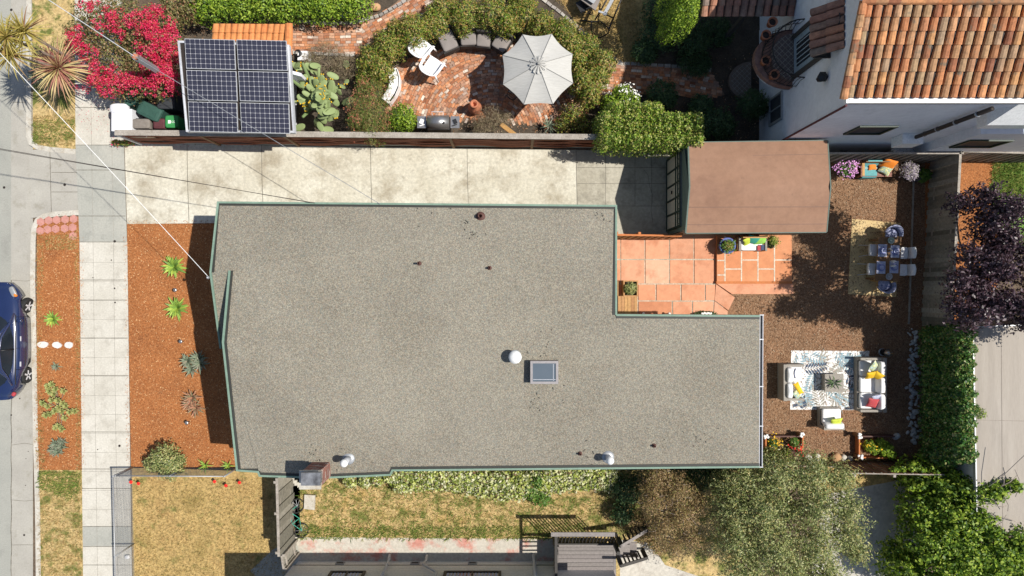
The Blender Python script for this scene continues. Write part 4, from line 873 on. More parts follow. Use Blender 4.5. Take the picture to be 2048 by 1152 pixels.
mb = MB(); ya = P(0, 1141, .9).y; xa, xb = P(1118, 0, 1.0).x, P(1226, 0, 1.0).x
mb.box(xa, xb, ya-2, ya, 1.0, 3.4); build('porch', mb, M['siding'], nh)
mb = MB(); mb.box(xa+.15, xb-.25, ya, ya+.012, 1.25, 3.2); dd = build('porch_door', mb, M['glass'], nh); mb = MB(); mb.box((xa+xb)/2-.05, (xa+xb)/2+.05, ya+.012, ya+.03, 1.2, 3.2); mb.box(xa+.05, xb-.2, ya+.0, ya+.05, 1.16, 1.25); build('door_frame', mb, M['whitemetal'], dd)
mb = MB(); mb.box(xw0-.3, 3.9, yw-9.3, yw+.34, 3.9, 4.0); build('roof', mb, M['ngroof'], nh)
# deck
dk = thing('wooden_deck', 'grey wooden deck with slatted railing and stairs at the bottom', 'deck', P(1170, 1120)); dz = 1.0
y_top, y_bot = P(0, 1094, dz).y, P(0, 1143, dz).y-.4; x0_, x1_ = P(1110, 0, dz).x, P(1232, 0, dz).x
mb = MB(); nb = 9; bw = (y_top-y_bot)/nb
for k in range(nb): mb.box(x0_+.14, x1_-.1, y_bot+bw*k+.006, y_bot+bw*(k+1)-.006, dz-.04, dz)
mb.box(x0_, x0_+.135, y_bot, y_top, dz-.04, dz+.004); mb.box(x1_-.095, x1_, y_bot, y_top, dz-.04, dz+.004); mb.box(x0_+.14, x1_-.1, y_top+.005, y_top+.1, dz-.04, dz+.004)
build('boards', mb, M['deck'], dk)
mb = MB(); mb.box(x0_, x1_, y_bot, y_top-.02, dz-.3, dz-.05)
for x in (x0_+.1, x1_-.1, (x0_+x1_)/2): mb.box(x-.06, x+.06, y_top-.16, y_top-.04, 0, dz-.05)
build('substructure', mb, M['deckdark'], dk)
rt = P(0, 1072, 1.95).y; 
mb = MB(); mb.rail([(P(1102, 0, 1.95).x, rt+.06, 1.97), (P(1230, 0, 1.95).x, rt+.06, 1.97)], .15, .045); build('railing_top', mb, M['deck'], dk)
mb = MB(); ry = y_top + .12
for i in range(17): x = x0_ + .1 + (x1_-x0_-.2)*i/16; mb.tube([(x, ry, .9), (x, rt+.06, 1.93)], .028, 4)
mb.rail([(x0_, ry, 1.05), (x1_, ry, 1.05)], .05, .08); build('balusters', mb, M['deckdark'], dk)
for x in (x0_+.0, x1_-.05): mb = MB(); mb.box(x-.06, x+.06, ry-.06, ry+.06, 0, 1.93); build('post', mb, M['deckdark'], dk)
mb = MB(); mb.rail([(x0_-.02, rt+.06, 1.96), (x0_-.02, y_bot, 1.96)], .1, .045)
for i in range(9): y = y_top - (y_top-y_bot)*i/8; mb.box(x0_-.04, x0_, y-.03, y+.03, .9, 1.92)
build('side_railing', mb, M['deckdark'], dk)
mb = MB()
for k in range(3): mb.box(x1_+.01+.30*k, x1_+.29+.30*k, P(0, 1116, .8).y, P(0, 1094, .8).y, .78-.25*k, .82-.25*k)
mb.box(x1_, x1_+.9, P(0, 1116, .8).y-.03, P(0, 1116, .8).y, 0, .7); build('stair_treads', mb, M['deck'], dk)
for sy, sp in ((P(0, 1093, 1.7).y+.05, 14), (P(0, 1120, 1.4).y-.05, 12)):
    mb = MB(); a = Vector((x1_+.05, sy, 1.85)); b = Vector((x1_+1.15, sy + (.28 if sp == 14 else -.05), 1.0)); mb.rail([a, b], .11, .05); hr = build('stair_rail', mb, M['deck' if sp == 14 else 'deckdark'], dk); mb = MB()
    for i in range(7): p = a.lerp(b, (i+.5)/7); mb.box(p.x-.03, p.x+.03, p.y-.02, p.y+.02, p.z-.85, p.z-.04)
    build('stair_balusters', mb, M['deckdark'], hr)
    for p in (a, b): mb = MB(); mb.box(p.x-.045, p.x+.045, p.y-.045, p.y+.045, 0 if p is b else .5, p.z-.02); build('stair_post', mb, M['deckdark'], hr)
# neighbour's flat roof, right edge
gr = thing('flat_roof_garage', 'neighbour garage with pale grey beige flat roof at the right edge', 'garage', P(2100, 850)); z = 2.8
q = [P(1945, 654, z), P(2300, 640, z), P(2300, 1080, z), P(1954, 1062, z)]
mb = MB(); mb.prism([(p.x, p.y) for p in q], z-.1, z); build('roof', mb, M['ngroof'], gr)
mb = MB(); mb.prism([(q[0].x+.12, q[0].y-.1), (q[1].x, q[0].y-.1), (q[2].x, q[2].y+.1), (q[3].x+.12, q[3].y+.1)], 0, z-.1); build('wall', mb, M['siding'], gr)
mb = MB(); mb.rail([p + Vector((.0, 0, .03)) for p in (q[1], q[0], q[3])], .04, .14); build('edge_trim', mb, M['galv'], gr)
mb = MB()
for k in range(1, 5): x = q[0].x + 1.02*k; mb.rail([(x-.03, q[0].y-.1, z+.006), (x+.02, q[3].y+.1, z+.006)], .02, .006)
mb.rail([(q[0].x+.1, P(0, 840, z).y, z+.005), (q[0].x+2.5, P(0, 843, z).y, z+.005)], .02, .005)
build('roof_seam', mb, flat('grey_seam', (.27,.235,.20), .8), gr)
# utility post among the bougainvillea
b_ = P(382, 182); t = thing('utility_post', 'grey square post standing among the magenta flowers', 'post', b_)
mb = MB(); mb.cb((b_.x, b_.y, 2.0), .17, .17, 4.0, .6); build('post', mb, M['galv'], t); mb = MB(); mb.lathe((b_.x, b_.y, 3.95), [(.10, -.06), (.11, .03), (.06, .07), (.001, .08)], 10); build('cap', mb, M['terra'], t, True)
pt = Vector((b_.x, b_.y, 4.02))
def wire(path, r, m, label, sag=.0):
    mb = MB(); mb.tube(path, r, 5); return solo('overhead_wire', mb, m, label, 'cable')
def sagged(a, b, s, n=16): a, b = Vector(a), Vector(b); return [a.lerp(b, i/n) - Vector((0, 0, s*4*(i/n)*(1-i/n))) for i in range(n+1)]
ww = P(418, 555, 4.6); wf = P(34, 150, 7.2); we = ww + (wf-ww)*2.2
wire(sagged(ww, we, .25), .0085, M['white'], 'white service cable running from the front corner of the house over the street corner')
wire(sagged(P(620, 405, 4.25), P(-700, 175, 6.0), .1), .010, M['under'], 'long thin dark cable crossing the sidewalk to the north edge of the house')
wire(sagged(P(630, 406, 4.25), P(-700, 180, 6.0), .1), .008, M['under'], 'second thin dark cable just below the first over the driveway')
wire(sagged(P(760, 408, 4.25), pt, .1), .010, M['galv'], 'thin grey cable from the utility post across the solar panels to the roof edge')
wire(sagged(pt, P(90, -5, 6.0), .05), .012, M['whitemetal'], 'pale cable rising from the utility post over the magenta flowers')
mb = MB(); mb.lathe(ww - Vector((0, 0, .35)), [(.04, 0), (.04, .4), (.06, .42), (.02, .5)], 8); build('weatherhead', mb, M['galv'], house, True)
# ================================================================ PLANTS
def unit(v): return v/np.maximum(1e-9, np.linalg.norm(v, axis=1, keepdims=True))
def leaf_quads(p, n, L, asp, rg, jit=.55, droop=.0):
    N = len(p); n = unit(n + rg.normal(0, jit, (N, 3))); r = rg.normal(0, 1, (N, 3)); t = unit(np.cross(n, r)); w = np.cross(n, t)
    L = (L*rg.uniform(.6, 1.35, N))[:, None]; t = t - np.array([0, 0, droop]); 
    return np.stack([p - t*L/2, p + w*L*asp/2 - t*L*.05, p + t*L/2, p - w*L*asp/2 - t*L*.05], 1)
def lobe_points(lobes, N, rg, inner=.72, bot=-.35, rough=.16):
    # lobes: (cx,cy,cz,rx,ry,rz) in metres
    A = np.array([l[3]*l[4] + l[3]*l[5] + l[4]*l[5] for l in lobes]); k = rg.choice(len(lobes), N, p=A/A.sum()); lb = np.array(lobes)[k]
    u = unit(rg.normal(0, 1, (N, 3))); u[:, 2] = np.where(u[:, 2] < bot, -u[:, 2], u[:, 2])
    ph = lb[:, 0]*3.1; az = np.arctan2(u[:, 1], u[:, 0])
    bump = 1 + rough*(np.sin(az*5 + ph) * np.sin(u[:, 2]*6 + ph*1.7) + .6*np.sin(az*11 + ph*2.3 + u[:, 2]*9))
    rad = rg.uniform(inner, 1.04, N)*bump
    p = lb[:, :3] + u*lb[:, 3:]*rad[:, None]; n = unit(u/lb[:, 3:]) ; n[:, 2] += .35
    ok = p[:, 2] > .03; return p[ok], n[ok]
def L3(x, y, r, ztop, z0=0.1, ry=None, flatz=None):   # lobe from picture px at its top
    zc = (ztop + z0)/2; zq = z0 + (ztop-z0)*.8; s = (H-zq)/F; c = P(x, y, zq); return (c.x, c.y, zc, r*s, (ry or r)*s, max(.12, (ztop-z0)/2) if flatz is None else flatz)
def branches(lobes, base, th, m, rg, n=14, r0=.04, name='branch'):
    mb = MB(); b = Vector(base)
    for i in range(n):
        l = lobes[rg.integers(len(lobes))]; u = rg.normal(0, 1, 3); u /= np.linalg.norm(u); u[2] = abs(u[2])*.6
        e = Vector((l[0]+u[0]*l[3]*.85, l[1]+u[1]*l[4]*.85, max(.1, l[2]+u[2]*l[5]*.85))); mid = b.lerp(e, .5) + Vector(rg.normal(0, .08, 3)); mid.z = max(.05, mid.z)
        mb.tube([b, b.lerp(mid, .5) + Vector((0, 0, .03)), mid, e], [r0, r0*.75, r0*.5, r0*.2], 5)
    return build(name, mb, m, th, True)
def shrub(name, label, cat, lobes, m, n, leaf=.08, asp=.55, seed=1, extra=(), group=None, inner=.72, jit=.55, br=M['bark'], bn=12, rough=.16, r0=.03, bot=-.35, droop=0, shell=None):
    rg = np.random.default_rng(seed); cx = sum(l[0] for l in lobes)/len(lobes); cy = sum(l[1] for l in lobes)/len(lobes)
    th = thing(name, label, cat, (cx, cy, 0), group); p, nn = lobe_points(lobes, n, rg, inner, bot, rough)
    quads('foliage', leaf_quads(p, nn, leaf, asp, rg, jit, droop), G[m] if isinstance(m, str) else m, th)
    for (nm, mm, k, lf, ap, reg) in extra:
        ls = [lobes[i] for i in reg] if reg else lobes
        c = lobe_points(ls, max(3, k//14), rg, .97, .0, rough)[0]; p2 = c[rg.integers(len(c), size=k)] + rg.normal(0, .08, (k, 3)); n2 = np.tile([0, 0, 1.], (k, 1))
        quads(nm, leaf_quads(p2, n2, lf, ap, rg, .6), mm, th)['kind'] = 'stuff'
    if bn: branches(lobes, (cx, cy, 0), th, br, rg, bn, r0)
    return th
# magenta bougainvillea
rg = np.random.default_rng(11)
BL = [L3(200, 60, 46, 2.4), L3(250, 40, 50, 2.6), (L3(300, 50, 45, 2.6)), L3(320, 95, 42, 2.7), L3(280, 110, 50, 2.5), L3(215, 120, 45, 2.4), L3(170, 90, 35, 2.2), L3(330, 150, 30, 2.5), L3(270, 160, 38, 2.3), L3(205, 165, 30, 2.2), L3(180, 30, 40, 2.3), L3(150, 60, 28, 2.0), L3(225, 20, 40, 2.3), L3(310, 175, 24, 2.2), L3(235, 172, 24, 2.1)]
bo = shrub('bougainvillea', 'sprawling bougainvillea covered in magenta flowers beside the solar panels', 'flowering shrub', BL, 'boug', 17000, .085, .6, 12, bn=26, r0=.045)
hot = [(318, 95, 38, 50), (330, 140, 26, 40), (300, 55, 30, 26), (215, 42, 24, 18), (150, 75, 20, 22), (165, 115, 22, 20), (200, 160, 34, 22), (235, 170, 40, 18), (300, 160, 30, 18), (175, 10, 16, 14), (262, 38, 22, 14), (255, 155, 20, 12), (345, 165, 14, 16), (190, 140, 24, 16), (308, 20, 18, 14), (240, 60, 14, 10), (345, 60, 14, 20)]
cl = []
for x, y, a, b in hot:
    k = int(a*b*.062)
    for i in range(k): cl.append((x + rg.normal(0, a*.62), y + rg.normal(0, b*.62)))
cl = np.array([c for c in cl if 118 < c[0] < 360 and c[1] < 192]); cp = []
lb = np.array(BL)
for x, y in cl:     # put each flower cluster on the foliage surface under that direction
    zb = .9
    for l in BL:
        for z in np.arange(l[2]+l[5], l[2], -.15):
            p = P(x, y, z); d = ((p.x-l[0])/l[3])**2 + ((p.y-l[1])/l[4])**2 + ((z-l[2])/l[5])**2
            if d < 1.15: zb = max(zb, z); break
    cp.append(P(x, y, zb + .03))
cp = np.array(cp); K = 24; p = np.repeat(cp, K, 0) + rg.normal(0, .055, (len(cp)*K, 3))
quads('flowers', leaf_quads(p, np.tile([0, 0, 1.], (len(p), 1)), .055, .8, rg, .7), G['bract'], bo)['kind'] = 'stuff'
# hedges and shrubs in the neighbour's garden
shrub('laurel_hedge', 'bright green laurel hedge along the top edge above the orange tiles', 'hedge', [L3(x, y, 34, 1.7 if x < 660 else 1.4) for x, y in ((405, 8), (440, 2), (480, 8), (520, 2), (560, 8), (600, 2), (640, 6), (680, 0), (710, 5), (400, -20), (460, -25), (520, -25), (590, -25), (650, -28), (705, -25))] , 'laurel', 21000, .10, .5, 21, bn=20)
shrub('shrub', 'green leafy shrub spilling over the upper edge left of the laurel hedge', 'shrub', [L3(340, 5, 30, 2.0), L3(370, 18, 24, 1.8), L3(345, 30, 20, 1.9), L3(375, -10, 30, 2.0)], 'boug', 3600, .09, .5, 22)
RL = [((745, 118, 34), (738, 150, 28)), ((775, 85, 36), (793, 58, 25)), ((820, 55, 34), (760, 140, 26)), ((870, 40, 34), (852, 52, 17), (885, 15, 30)), ((930, 25, 38), (925, 50, 18)), ((985, 22, 38), (1010, 45, 22)), ((1040, 25, 36), (1045, -5, 30)), ((1085, 45, 30), (1100, 62, 26)), ((1128, 62, 32), (1140, 88, 26)), ((1170, 95, 34), (1160, 120, 24)), ((1205, 122, 30), (1195, 150, 28)), ((1165, 160, 28), (1180, 185, 24))]
RN = ['at its western end by the bottlebrush', 'west of the white plastic chairs', 'just above the white plastic chairs', 'over the leftmost grey lounger', 'over the middle loungers', 'left of the umbrella at the top edge', 'directly above the umbrella', 'at the upper right of the umbrella', 'between the umbrella and the dry lawn corner', 'right of the umbrella beside the dry lawn', 'at the start of the shaded brick path', 'below right of the umbrella']
for i, (ls, nm) in enumerate(zip(RL, RN)):
    shrub('patio_shrub', 'mixed green and russet patio shrub ' + nm, 'shrub', [L3(*l, 1.35 + .25*((i*7) % 3)) for l in ls], 'ring', 2900*len(ls), .075, .45, 30+i, group='shrubs ringing the brick patio', bn=10)
shrub('bottlebrush', 'loose bottlebrush shrub with rusty tips beside the prickly pear', 'shrub', [L3(738, 190, 38, 2.1), L3(735, 225, 42, 2.3), L3(745, 255, 30, 2.0), L3(715, 240, 26, 1.9)], 'bottle', 11000, .09, .16, 51, extra=[('flowers', mat('rust_tips', [(.36,.12,.07)], isl=[(.36,.10,.06), (.45,.22,.12)]), 700, .06, .4, (0, 1))], jit=.9)
shrub('shrub', 'small round dark green shrub left of the barbecue', 'shrub', [L3(803, 232, 29, 1.3), L3(790, 240, 18, 1.1), L3(818, 240, 18, 1.1)], 'laurel', 4200, .065, .6, 52)
shrub('dry_shrub', 'dry straw coloured shrub right of the clay chimney pot', 'shrub', [L3(985, 238, 36, 1.2), L3(960, 250, 22, 1.0), L3(1010, 232, 18, 1.1)], 'dryplant', 4200, .13, .08, 53, jit=1.2, inner=.2, bn=30, br=M['twig'], r0=.012)
shrub('box_hedge', 'large clipped light green hedge block left of the garage roof', 'hedge', [L3(x, y + (x-1215)*.02, 21, 2.7 + (x-1215)*.002 + .08*((x*y) % 3), .1) for x in range(1211, 1396, 20) for y in (218, 238, 258, 280) if not (x > 1330 and y < 225) and not (x < 1225 and y < 225)], 'box', 40000, .075, .6, 54, rough=.05, jit=.8, bn=24)
shrub('rose_bush', 'white flowering rose bush just above the clipped hedge', 'shrub', [L3(1245, 192, 26, 1.5), L3(1222, 205, 20, 1.4), L3(1265, 198, 16, 1.4)], 'laurel', 3600, .07, .6, 55, extra=[('flowers', M['whitepetal'], 260, .06, .9, (2, 0))])
shrub('cypress', 'bright green clipped cypress at the top edge lit by the sun', 'tree', [L3(1370, 18, 36, 4.6, .4), L3(1362, -20, 34, 4.8, .4), L3(1350, 35, 20, 4.4, .6)], 'laurel', 12000, .065, .5, 56, rough=.05)
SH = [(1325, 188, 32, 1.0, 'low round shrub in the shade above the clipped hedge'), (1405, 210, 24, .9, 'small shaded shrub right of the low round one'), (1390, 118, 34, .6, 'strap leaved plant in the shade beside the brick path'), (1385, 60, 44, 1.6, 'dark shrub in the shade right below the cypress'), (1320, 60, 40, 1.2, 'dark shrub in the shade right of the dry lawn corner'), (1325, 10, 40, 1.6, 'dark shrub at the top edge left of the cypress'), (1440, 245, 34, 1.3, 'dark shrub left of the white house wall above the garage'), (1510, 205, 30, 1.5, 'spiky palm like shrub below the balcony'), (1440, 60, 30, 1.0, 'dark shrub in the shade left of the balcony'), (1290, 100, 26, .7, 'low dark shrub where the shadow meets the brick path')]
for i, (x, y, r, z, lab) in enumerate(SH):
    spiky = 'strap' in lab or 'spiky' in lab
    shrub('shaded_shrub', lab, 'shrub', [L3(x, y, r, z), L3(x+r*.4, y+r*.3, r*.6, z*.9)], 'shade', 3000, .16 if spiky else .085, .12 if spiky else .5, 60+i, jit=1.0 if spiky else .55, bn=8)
# ivy hedge at the right
IV = []
for y in range(668, 935, 30): IV += [L3(1928 + (y % 7), y, 26, 2.9 + .1*(y % 3), 1.6, 24), L3(1900 - (y % 5), y+10, 27, 2.2, .3, 24), L3(1872, y+4, 23, 1.1, .05, 20)]
shrub('ivy_hedge', 'thick ivy covered hedge between the pebble strip and the grey flat roof', 'hedge', IV, 'ivy', 46000, .09, .7, 71, bn=20, rough=.08, jit=.8)
shrub('shrub', 'feathery light green sprig reaching over the flat roof from the ivy', 'shrub', [L3(1945, 818, 18, 2.9, 2.4), L3(1962, 828, 12, 3.0, 2.5)], 'vine', 700, .11, .15, 72, jit=1.0, bn=6)
# variegated ground cover along the south wall
VG = [L3(x, 965 + 10*sin(x*.02) - (10 if x < 800 else 0), 26 if x > 800 else 15, .75, .05, 30 if x > 800 else 14) for x in range(700, 1240, 26)]
shrub('variegated_ground_cover', 'cream and green variegated ground cover along the south side of the gravel roof', 'ground cover', VG, 'variegated', 19000, .11, .65, 73, bn=0, rough=.1)
shrub('shrub', 'fresh green weed growing out of the variegated ground cover', 'shrub', [L3(1065, 985, 20, .8), L3(1085, 1000, 18, .7), L3(1075, 965, 14, .9)], 'weedgreen', 1500, .10, .4, 74)
# big trees
def tree(name, label, lobes, m, n, leaf, asp, seed, base, th_r=.14, bn=40, br=M['bark'], inner=.45, jit=.7, r0=.05, rough=.22, bot=-.6, group=None):
    rg = np.random.default_rng(seed); t = thing(name, label, 'tree', (base[0], base[1], 0), group); zt = np.mean([l[2] for l in lobes])
    tp = Vector((np.mean([l[0] for l in lobes]), np.mean([l[1] for l in lobes]), zt*.6)); b = Vector((base[0], base[1], 0))
    mb = MB(); mb.tube([b, b.lerp(tp, .5) + Vector((.06, .03, 0)), tp], [th_r, th_r*.8, th_r*.6], 9)
    for i in range(bn):
        l = lobes[i % len(lobes)]; u = rg.normal(0, 1, 3); u /= np.linalg.norm(u); k = .15 if i < len(lobes) else .92
        e = Vector((l[0]+u[0]*l[3]*k, l[1]+u[1]*l[4]*k, l[2]+u[2]*l[5]*k)); s = tp if i < len(lobes) else Vector(l[:3]); r = r0 if i < len(lobes) else r0*.4
        mid = s.lerp(e, .5) + Vector(rg.normal(0, .1, 3)); mb.tube([s, mid, e], [r, r*.6, r*.2], 5)
    build('trunk', mb, br, t, True)
    p, nn = lobe_points(lobes, n, rg, inner, bot, rough); quads('crown', leaf_quads(p, nn, leaf, asp, rg, jit), G[m], t); return t
OL = [L3(1490, 965, 46, 3.6, 1.6), L3(1560, 960, 52, 4.0, 1.8), L3(1630, 955, 50, 4.0, 1.8), L3(1690, 960, 34, 3.6, 1.8), L3(1470, 1020, 44, 3.6, 1.5), L3(1530, 1030, 52, 4.2, 1.8), L3(1640, 1015, 46, 4.2, 2.0), L3(1700, 1020, 40, 3.8, 1.8), L3(1480, 1085, 50, 3.8, 1.5), L3(1555, 1100, 55, 4.2, 1.7), L3(1640, 1095, 52, 4.2, 1.8), L3(1705, 1075, 42, 3.6, 1.8), L3(1500, 1150, 50, 3.8, 1.5), L3(1590, 1160, 50, 4.0, 1.6), L3(1660, 1155, 44, 3.8, 1.6), L3(1450, 975, 28, 3.2, 1.6), L3(1720, 1110, 26, 3.4, 1.8), L3(1585, 1025, 26, 3.6, 1.8)]
tree('olive_tree', 'broad grey green olive tree south of the boulders', OL, 'olive', 84000, .085, .36, 81, tuple(P(1560, 1030))[:2], .16, 120, M['twig'], rough=.34)
BR = [L3(1320, 960, 34, 2.8, 1.0), L3(1360, 990, 40, 3.2, 1.0), L3(1310, 1010, 34, 3.0, 1.0), L3(1370, 1040, 40, 3.2, 1.0), L3(1330, 1060, 34, 3.0, .8), L3(1390, 1085, 32, 3.0, .8), L3(1400, 1010, 28, 2.8, 1.0), L3(1350, 1095, 26, 2.6, .8), L3(1300, 975, 26, 2.4, .8)]
tree('brownish_tree', 'thin brownish tree left of the olive tree', BR, 'brownish', 19000, .08, .28, 82, tuple(P(1340, 1010))[:2], .09, 90, M['twig'], inner=.3, jit=.9)
shrub('shrub', 'dark green shrub between the brownish tree and the house', 'shrub', [L3(1255, 985, 30, 1.2), L3(1290, 965, 26, 1.2), L3(1400, 960, 30, 1.4), L3(1440, 950, 24, 1.3), L3(1245, 1030, 24, .8)], 'shade', 6500, .09, .55, 83)
shrub('shrub', 'yellow green low bush right of the deck stairs', 'shrub', [L3(1290, 1065, 26, .6), L3(1270, 1050, 20, .7), L3(1320, 1090, 24, .7)], 'brownish', 3000, .08, .4, 84)
PT = [L3(1985, 425, 46, 5.2, 3.2), L3(1965, 480, 40, 5.0, 3.0), L3(2020, 470, 50, 5.6, 3.3), L3(2060, 420, 50, 5.6, 3.3), L3(1970, 540, 42, 5.2, 3.0), L3(2030, 540, 50, 5.8, 3.3), L3(2090, 500, 60, 6.0, 3.3), L3(1985, 600, 44, 5.0, 3.0), L3(2045, 610, 50, 5.4, 3.0), L3(2100, 590, 60, 5.8, 3.2), L3(2150, 470, 60, 5.8, 3.2), L3(2170, 560, 60, 5.8, 3.2), L3(2030, 650, 30, 4.6, 3.0), L3(2080, 680, 34, 4.8, 3.0), L3(2160, 640, 50, 5.2, 3.0)]
rp = random.Random(3); PT = [L3(1945 + 230*rp.random()**.8, rp.uniform(405, 665), rp.uniform(20, 34), rp.uniform(5.0, 6.4), 3.8) for k in range(32)] + [L3(1932, 405, 24, 5.2, 3.8), L3(1928, 560, 24, 5.7, 4.4), L3(1922, 612, 22, 5.6, 4.4), L3(1945, 505, 22, 5.6, 4.4), L3(1950, 640, 22, 5.2, 4.0), L3(1960, 585, 34, 5.6, 3.8), L3(1990, 445, 30, 5.8, 4), L3(1995, 530, 36, 6.0, 3.8), L3(2000, 610, 38, 5.8, 3.6), L3(1980, 390, 28, 5.4, 3.8)]
PT = [l for l in PT if not (1683 < 1024 + (l[0]-SX*l[2])*F/H < 1772 and 425 < 576 - l[1]*F/H < 482)]
tree('plum_tree', 'dark purple leaved plum tree beyond the tall plank fence', PT, 'plum', 44000, .11, .5, 85, tuple(P(2010, 540))[:2], .16, 70, rough=.42, inner=.5, jit=.9)
VT = [L3(1850, 960, 40, 1.8, .2), L3(1900, 980, 42, 2.4, .4), L3(1950, 985, 36, 3.0, .6), L3(1995, 985, 26, 3.2, 2.0), L3(1860, 1030, 44, 2.4, .4), L3(1920, 1040, 48, 3.0, .6), L3(1965, 1040, 30, 3.2, 1.5), L3(1870, 1095, 50, 2.8, .4), L3(1935, 1110, 55, 3.2, .6), L3(2000, 1115, 50, 3.4, 1.0), L3(2045, 1095, 40, 3.5, 1.5), L3(1820, 1150, 42, 2.2, .2), L3(1900, 1165, 50, 3.0, .5), L3(1980, 1170, 50, 3.2, .8), L3(2050, 1160, 44, 3.4, 1.0), L3(2035, 975, 14, 3.3, 2.6), L3(1990, 1065, 20, 3.2, 2.0), L3(1800, 1110, 24, 1.6, .2)]
tree('vine_covered_tree', 'bright green vine smothered tree in the lower right corner', VT, 'vine', 46000, .12, .6, 86, tuple(P(1930, 1060))[:2], .14, 70, M['twig'], inner=.6)
shrub('climbing_vine', 'yellow green climbing vine trailing along the brown southern fence', 'vine', [L3(x, y, 9, 1.75, 1.3, 7) for x, y in ((1805, 940), (1825, 938), (1845, 942), (1860, 948), (1872, 956), (1790, 942))], 'vine', 800, .10, .6, 87, bn=5)
mb = MB(); rg2 = random.Random(4)
for i in range(14): p = P(rg2.uniform(1985, 2045), rg2.uniform(960, 1110), 3.0); a = rg2.uniform(0, 3.14); d = Vector((cos(a), sin(a), .15))*rg2.uniform(.3, .8); mb.tube([p, p + d*.5 + Vector((0, 0, .1)), p + d], .014, 4)
tv = [o for o in COL.objects if o.name.startswith('vine_covered_tree')][0]; build('bare_twigs', mb, M['twig'], tv)
mb = MB(); p = P(2002, 955, 3.3); mb.tube([p - Vector((.5, 1.0, .8)), p, p + Vector((.45, .9, .5))], .014, 4); build('long_shoot', mb, M['twig'], tv)
# rosette plants
def rosette(name, label, cat, x, y, n, L, w, m, z0=0, el=(.1, 1.3), seed=1, droop=.35, group=None, heads=None, trunk=0, lean=None, stem=M['bark']):
    rd = random.Random(seed); b = P(x, y, z0) if trunk == 0 else None
    hd = heads or [(x, y, z0)]; p0 = P(*hd[0]); base = lean or (p0.x, p0.y); th = thing(name, label, cat, (base[0], base[1], 0), group); mb = MB()
    for hx, hy, hz in hd:
        c = P(hx, hy, hz)
        for i in range(n):
            a = i*2.399 + rd.uniform(-.2, .2); e = el[0] + (el[1]-el[0])*(i/n)**.9 + rd.uniform(-.08, .08); l = L*(1 - .35*(i/n))*rd.uniform(.85, 1.1); K = 5; pts = []
            d = Vector((cos(a)*cos(e), sin(a)*cos(e), sin(e))); s = Vector((-sin(a), cos(a), 0)); p = c.copy(); vs = []
            for k in range(K+1):
                u = k/K; ww = w*(.55 + .9*u if u < .5 else 1.0)*(1-u)**.55 if u > .5 else w*(.6+.8*u)
                if k == K: ww = .002
                dn = d - Vector((0, 0, droop*u*u)); vs += [p - s*ww/2 + Vector((0, 0, ww*.16)), p + Vector((0, 0, 0)), p + s*ww/2 + Vector((0, 0, ww*.16))]; p = p + dn*l/K
                p.z = max(p.z, .02)
            mb.add(vs, [(3*k+q, 3*k+q+1, 3*k+q+4, 3*k+q+3) for k in range(K) for q in (0, 1)])
    build('leaves', mb, G[m], th)
    if trunk:
        tb = MB()
        for hx, hy, hz in hd: c = P(hx, hy, hz); b = Vector((base[0], base[1], 0)); tb.tube([b, b.lerp(c, .5) + Vector((.05, .06, 0)), c], [trunk*1.2, trunk, trunk*.9], 8)
        build('trunk', tb, stem, th, True)
    return th
g_ = 'agaves in the orange mulch'
rosette('agave', 'bright green agave nearest the driveway in the orange mulch', 'agave', 349, 533, 44, .56, .125, 'agave', .1, (.05, 1.15), 1)
rosette('agave', 'bright green agave south of the one nearest the driveway', 'agave', 355, 616, 46, .56, .12, 'agave', .1, (.05, 1.15), 2)
rosette('agave', 'small green agave in the mulch strip above the three white stones', 'agave', 107, 638, 34, .40, .09, 'agave', .08, (.1, 1.2), 3)
rosette('aloe', 'clump of grey green aloes half in the shadow of the house', 'aloe', 380, 722, 28, .42, .075, 'aloe', .1, (.1, 1.2), 4, heads=[(376, 722, .2), (398, 715, .2), (384, 738, .15), (402, 728, .25)])
rosette('aloe', 'reddish aloe clump at the edge of the house shadow', 'aloe', 383, 800, 26, .44, .075, 'redaloe', .1, (.1, 1.2), 5, heads=[(385, 795, .2), (380, 806, .15), (392, 816, .12)])
rosette('aloe', 'spiky grey aloe cluster in the southern end of the mulch strip', 'aloe', 117, 893, 24, .30, .055, 'aloe', .1, (.1, 1.2), 6, heads=[(112, 888, .15), (123, 893, .15), (116, 903, .12), (107, 900, .1), (126, 884, .1)])
rosette('aloe', 'tiny dull aloe just below the white stones in the mulch strip', 'aloe', 113, 733, 22, .26, .045, 'aloe', .06, (.1, 1.2), 7)
sp = [(96, 772), (104, 768), (112, 778), (99, 782), (128, 782), (108, 788), (86, 806), (96, 812), (104, 800), (116, 800), (126, 806), (132, 812), (118, 815), (110, 822), (124, 822), (140, 824), (150, 822), (92, 830), (100, 828), (130, 835), (118, 852), (124, 858), (112, 855)]
rosette('succulent_cluster', 'sprawling pale green succulent cluster in the mulch strip', 'succulent', 112, 812, 22, .17, .085, 'rosegreen', .15, (.1, 1.3), 8, .1, heads=[(x, y, .12 + .08*((x*7) % 3)) for x, y in sp], lean=tuple(P(115, 815))[:2], trunk=.011, stem=M['bark'])
rosette('dracaena', 'dark red strap leaved plant in the planter by the boulders', 'plant', 1592, 905, 30, .55, .035, 'dracaena', .3, (.05, 1.2), 9)
rosette('lily', 'small green lily clump by the fence near the house corner', 'plant', 411, 931, 16, .4, .05, 'agave', .1, (.3, 1.2), 10)
rosette('lily', 'small pale lily clump tucked right at the house corner', 'plant', 457, 931, 16, .35, .05, 'agave', .1, (.3, 1.2), 11)
rosette('cordyline', 'pink and cream striped cordyline with fountain of narrow leaves', 'cordyline', 118, 135, 190, 1.25, .062, 'cord', 2.35, (-.35, 1.35), 12, .55, trunk=.07)
pb2 = P(212, 168)
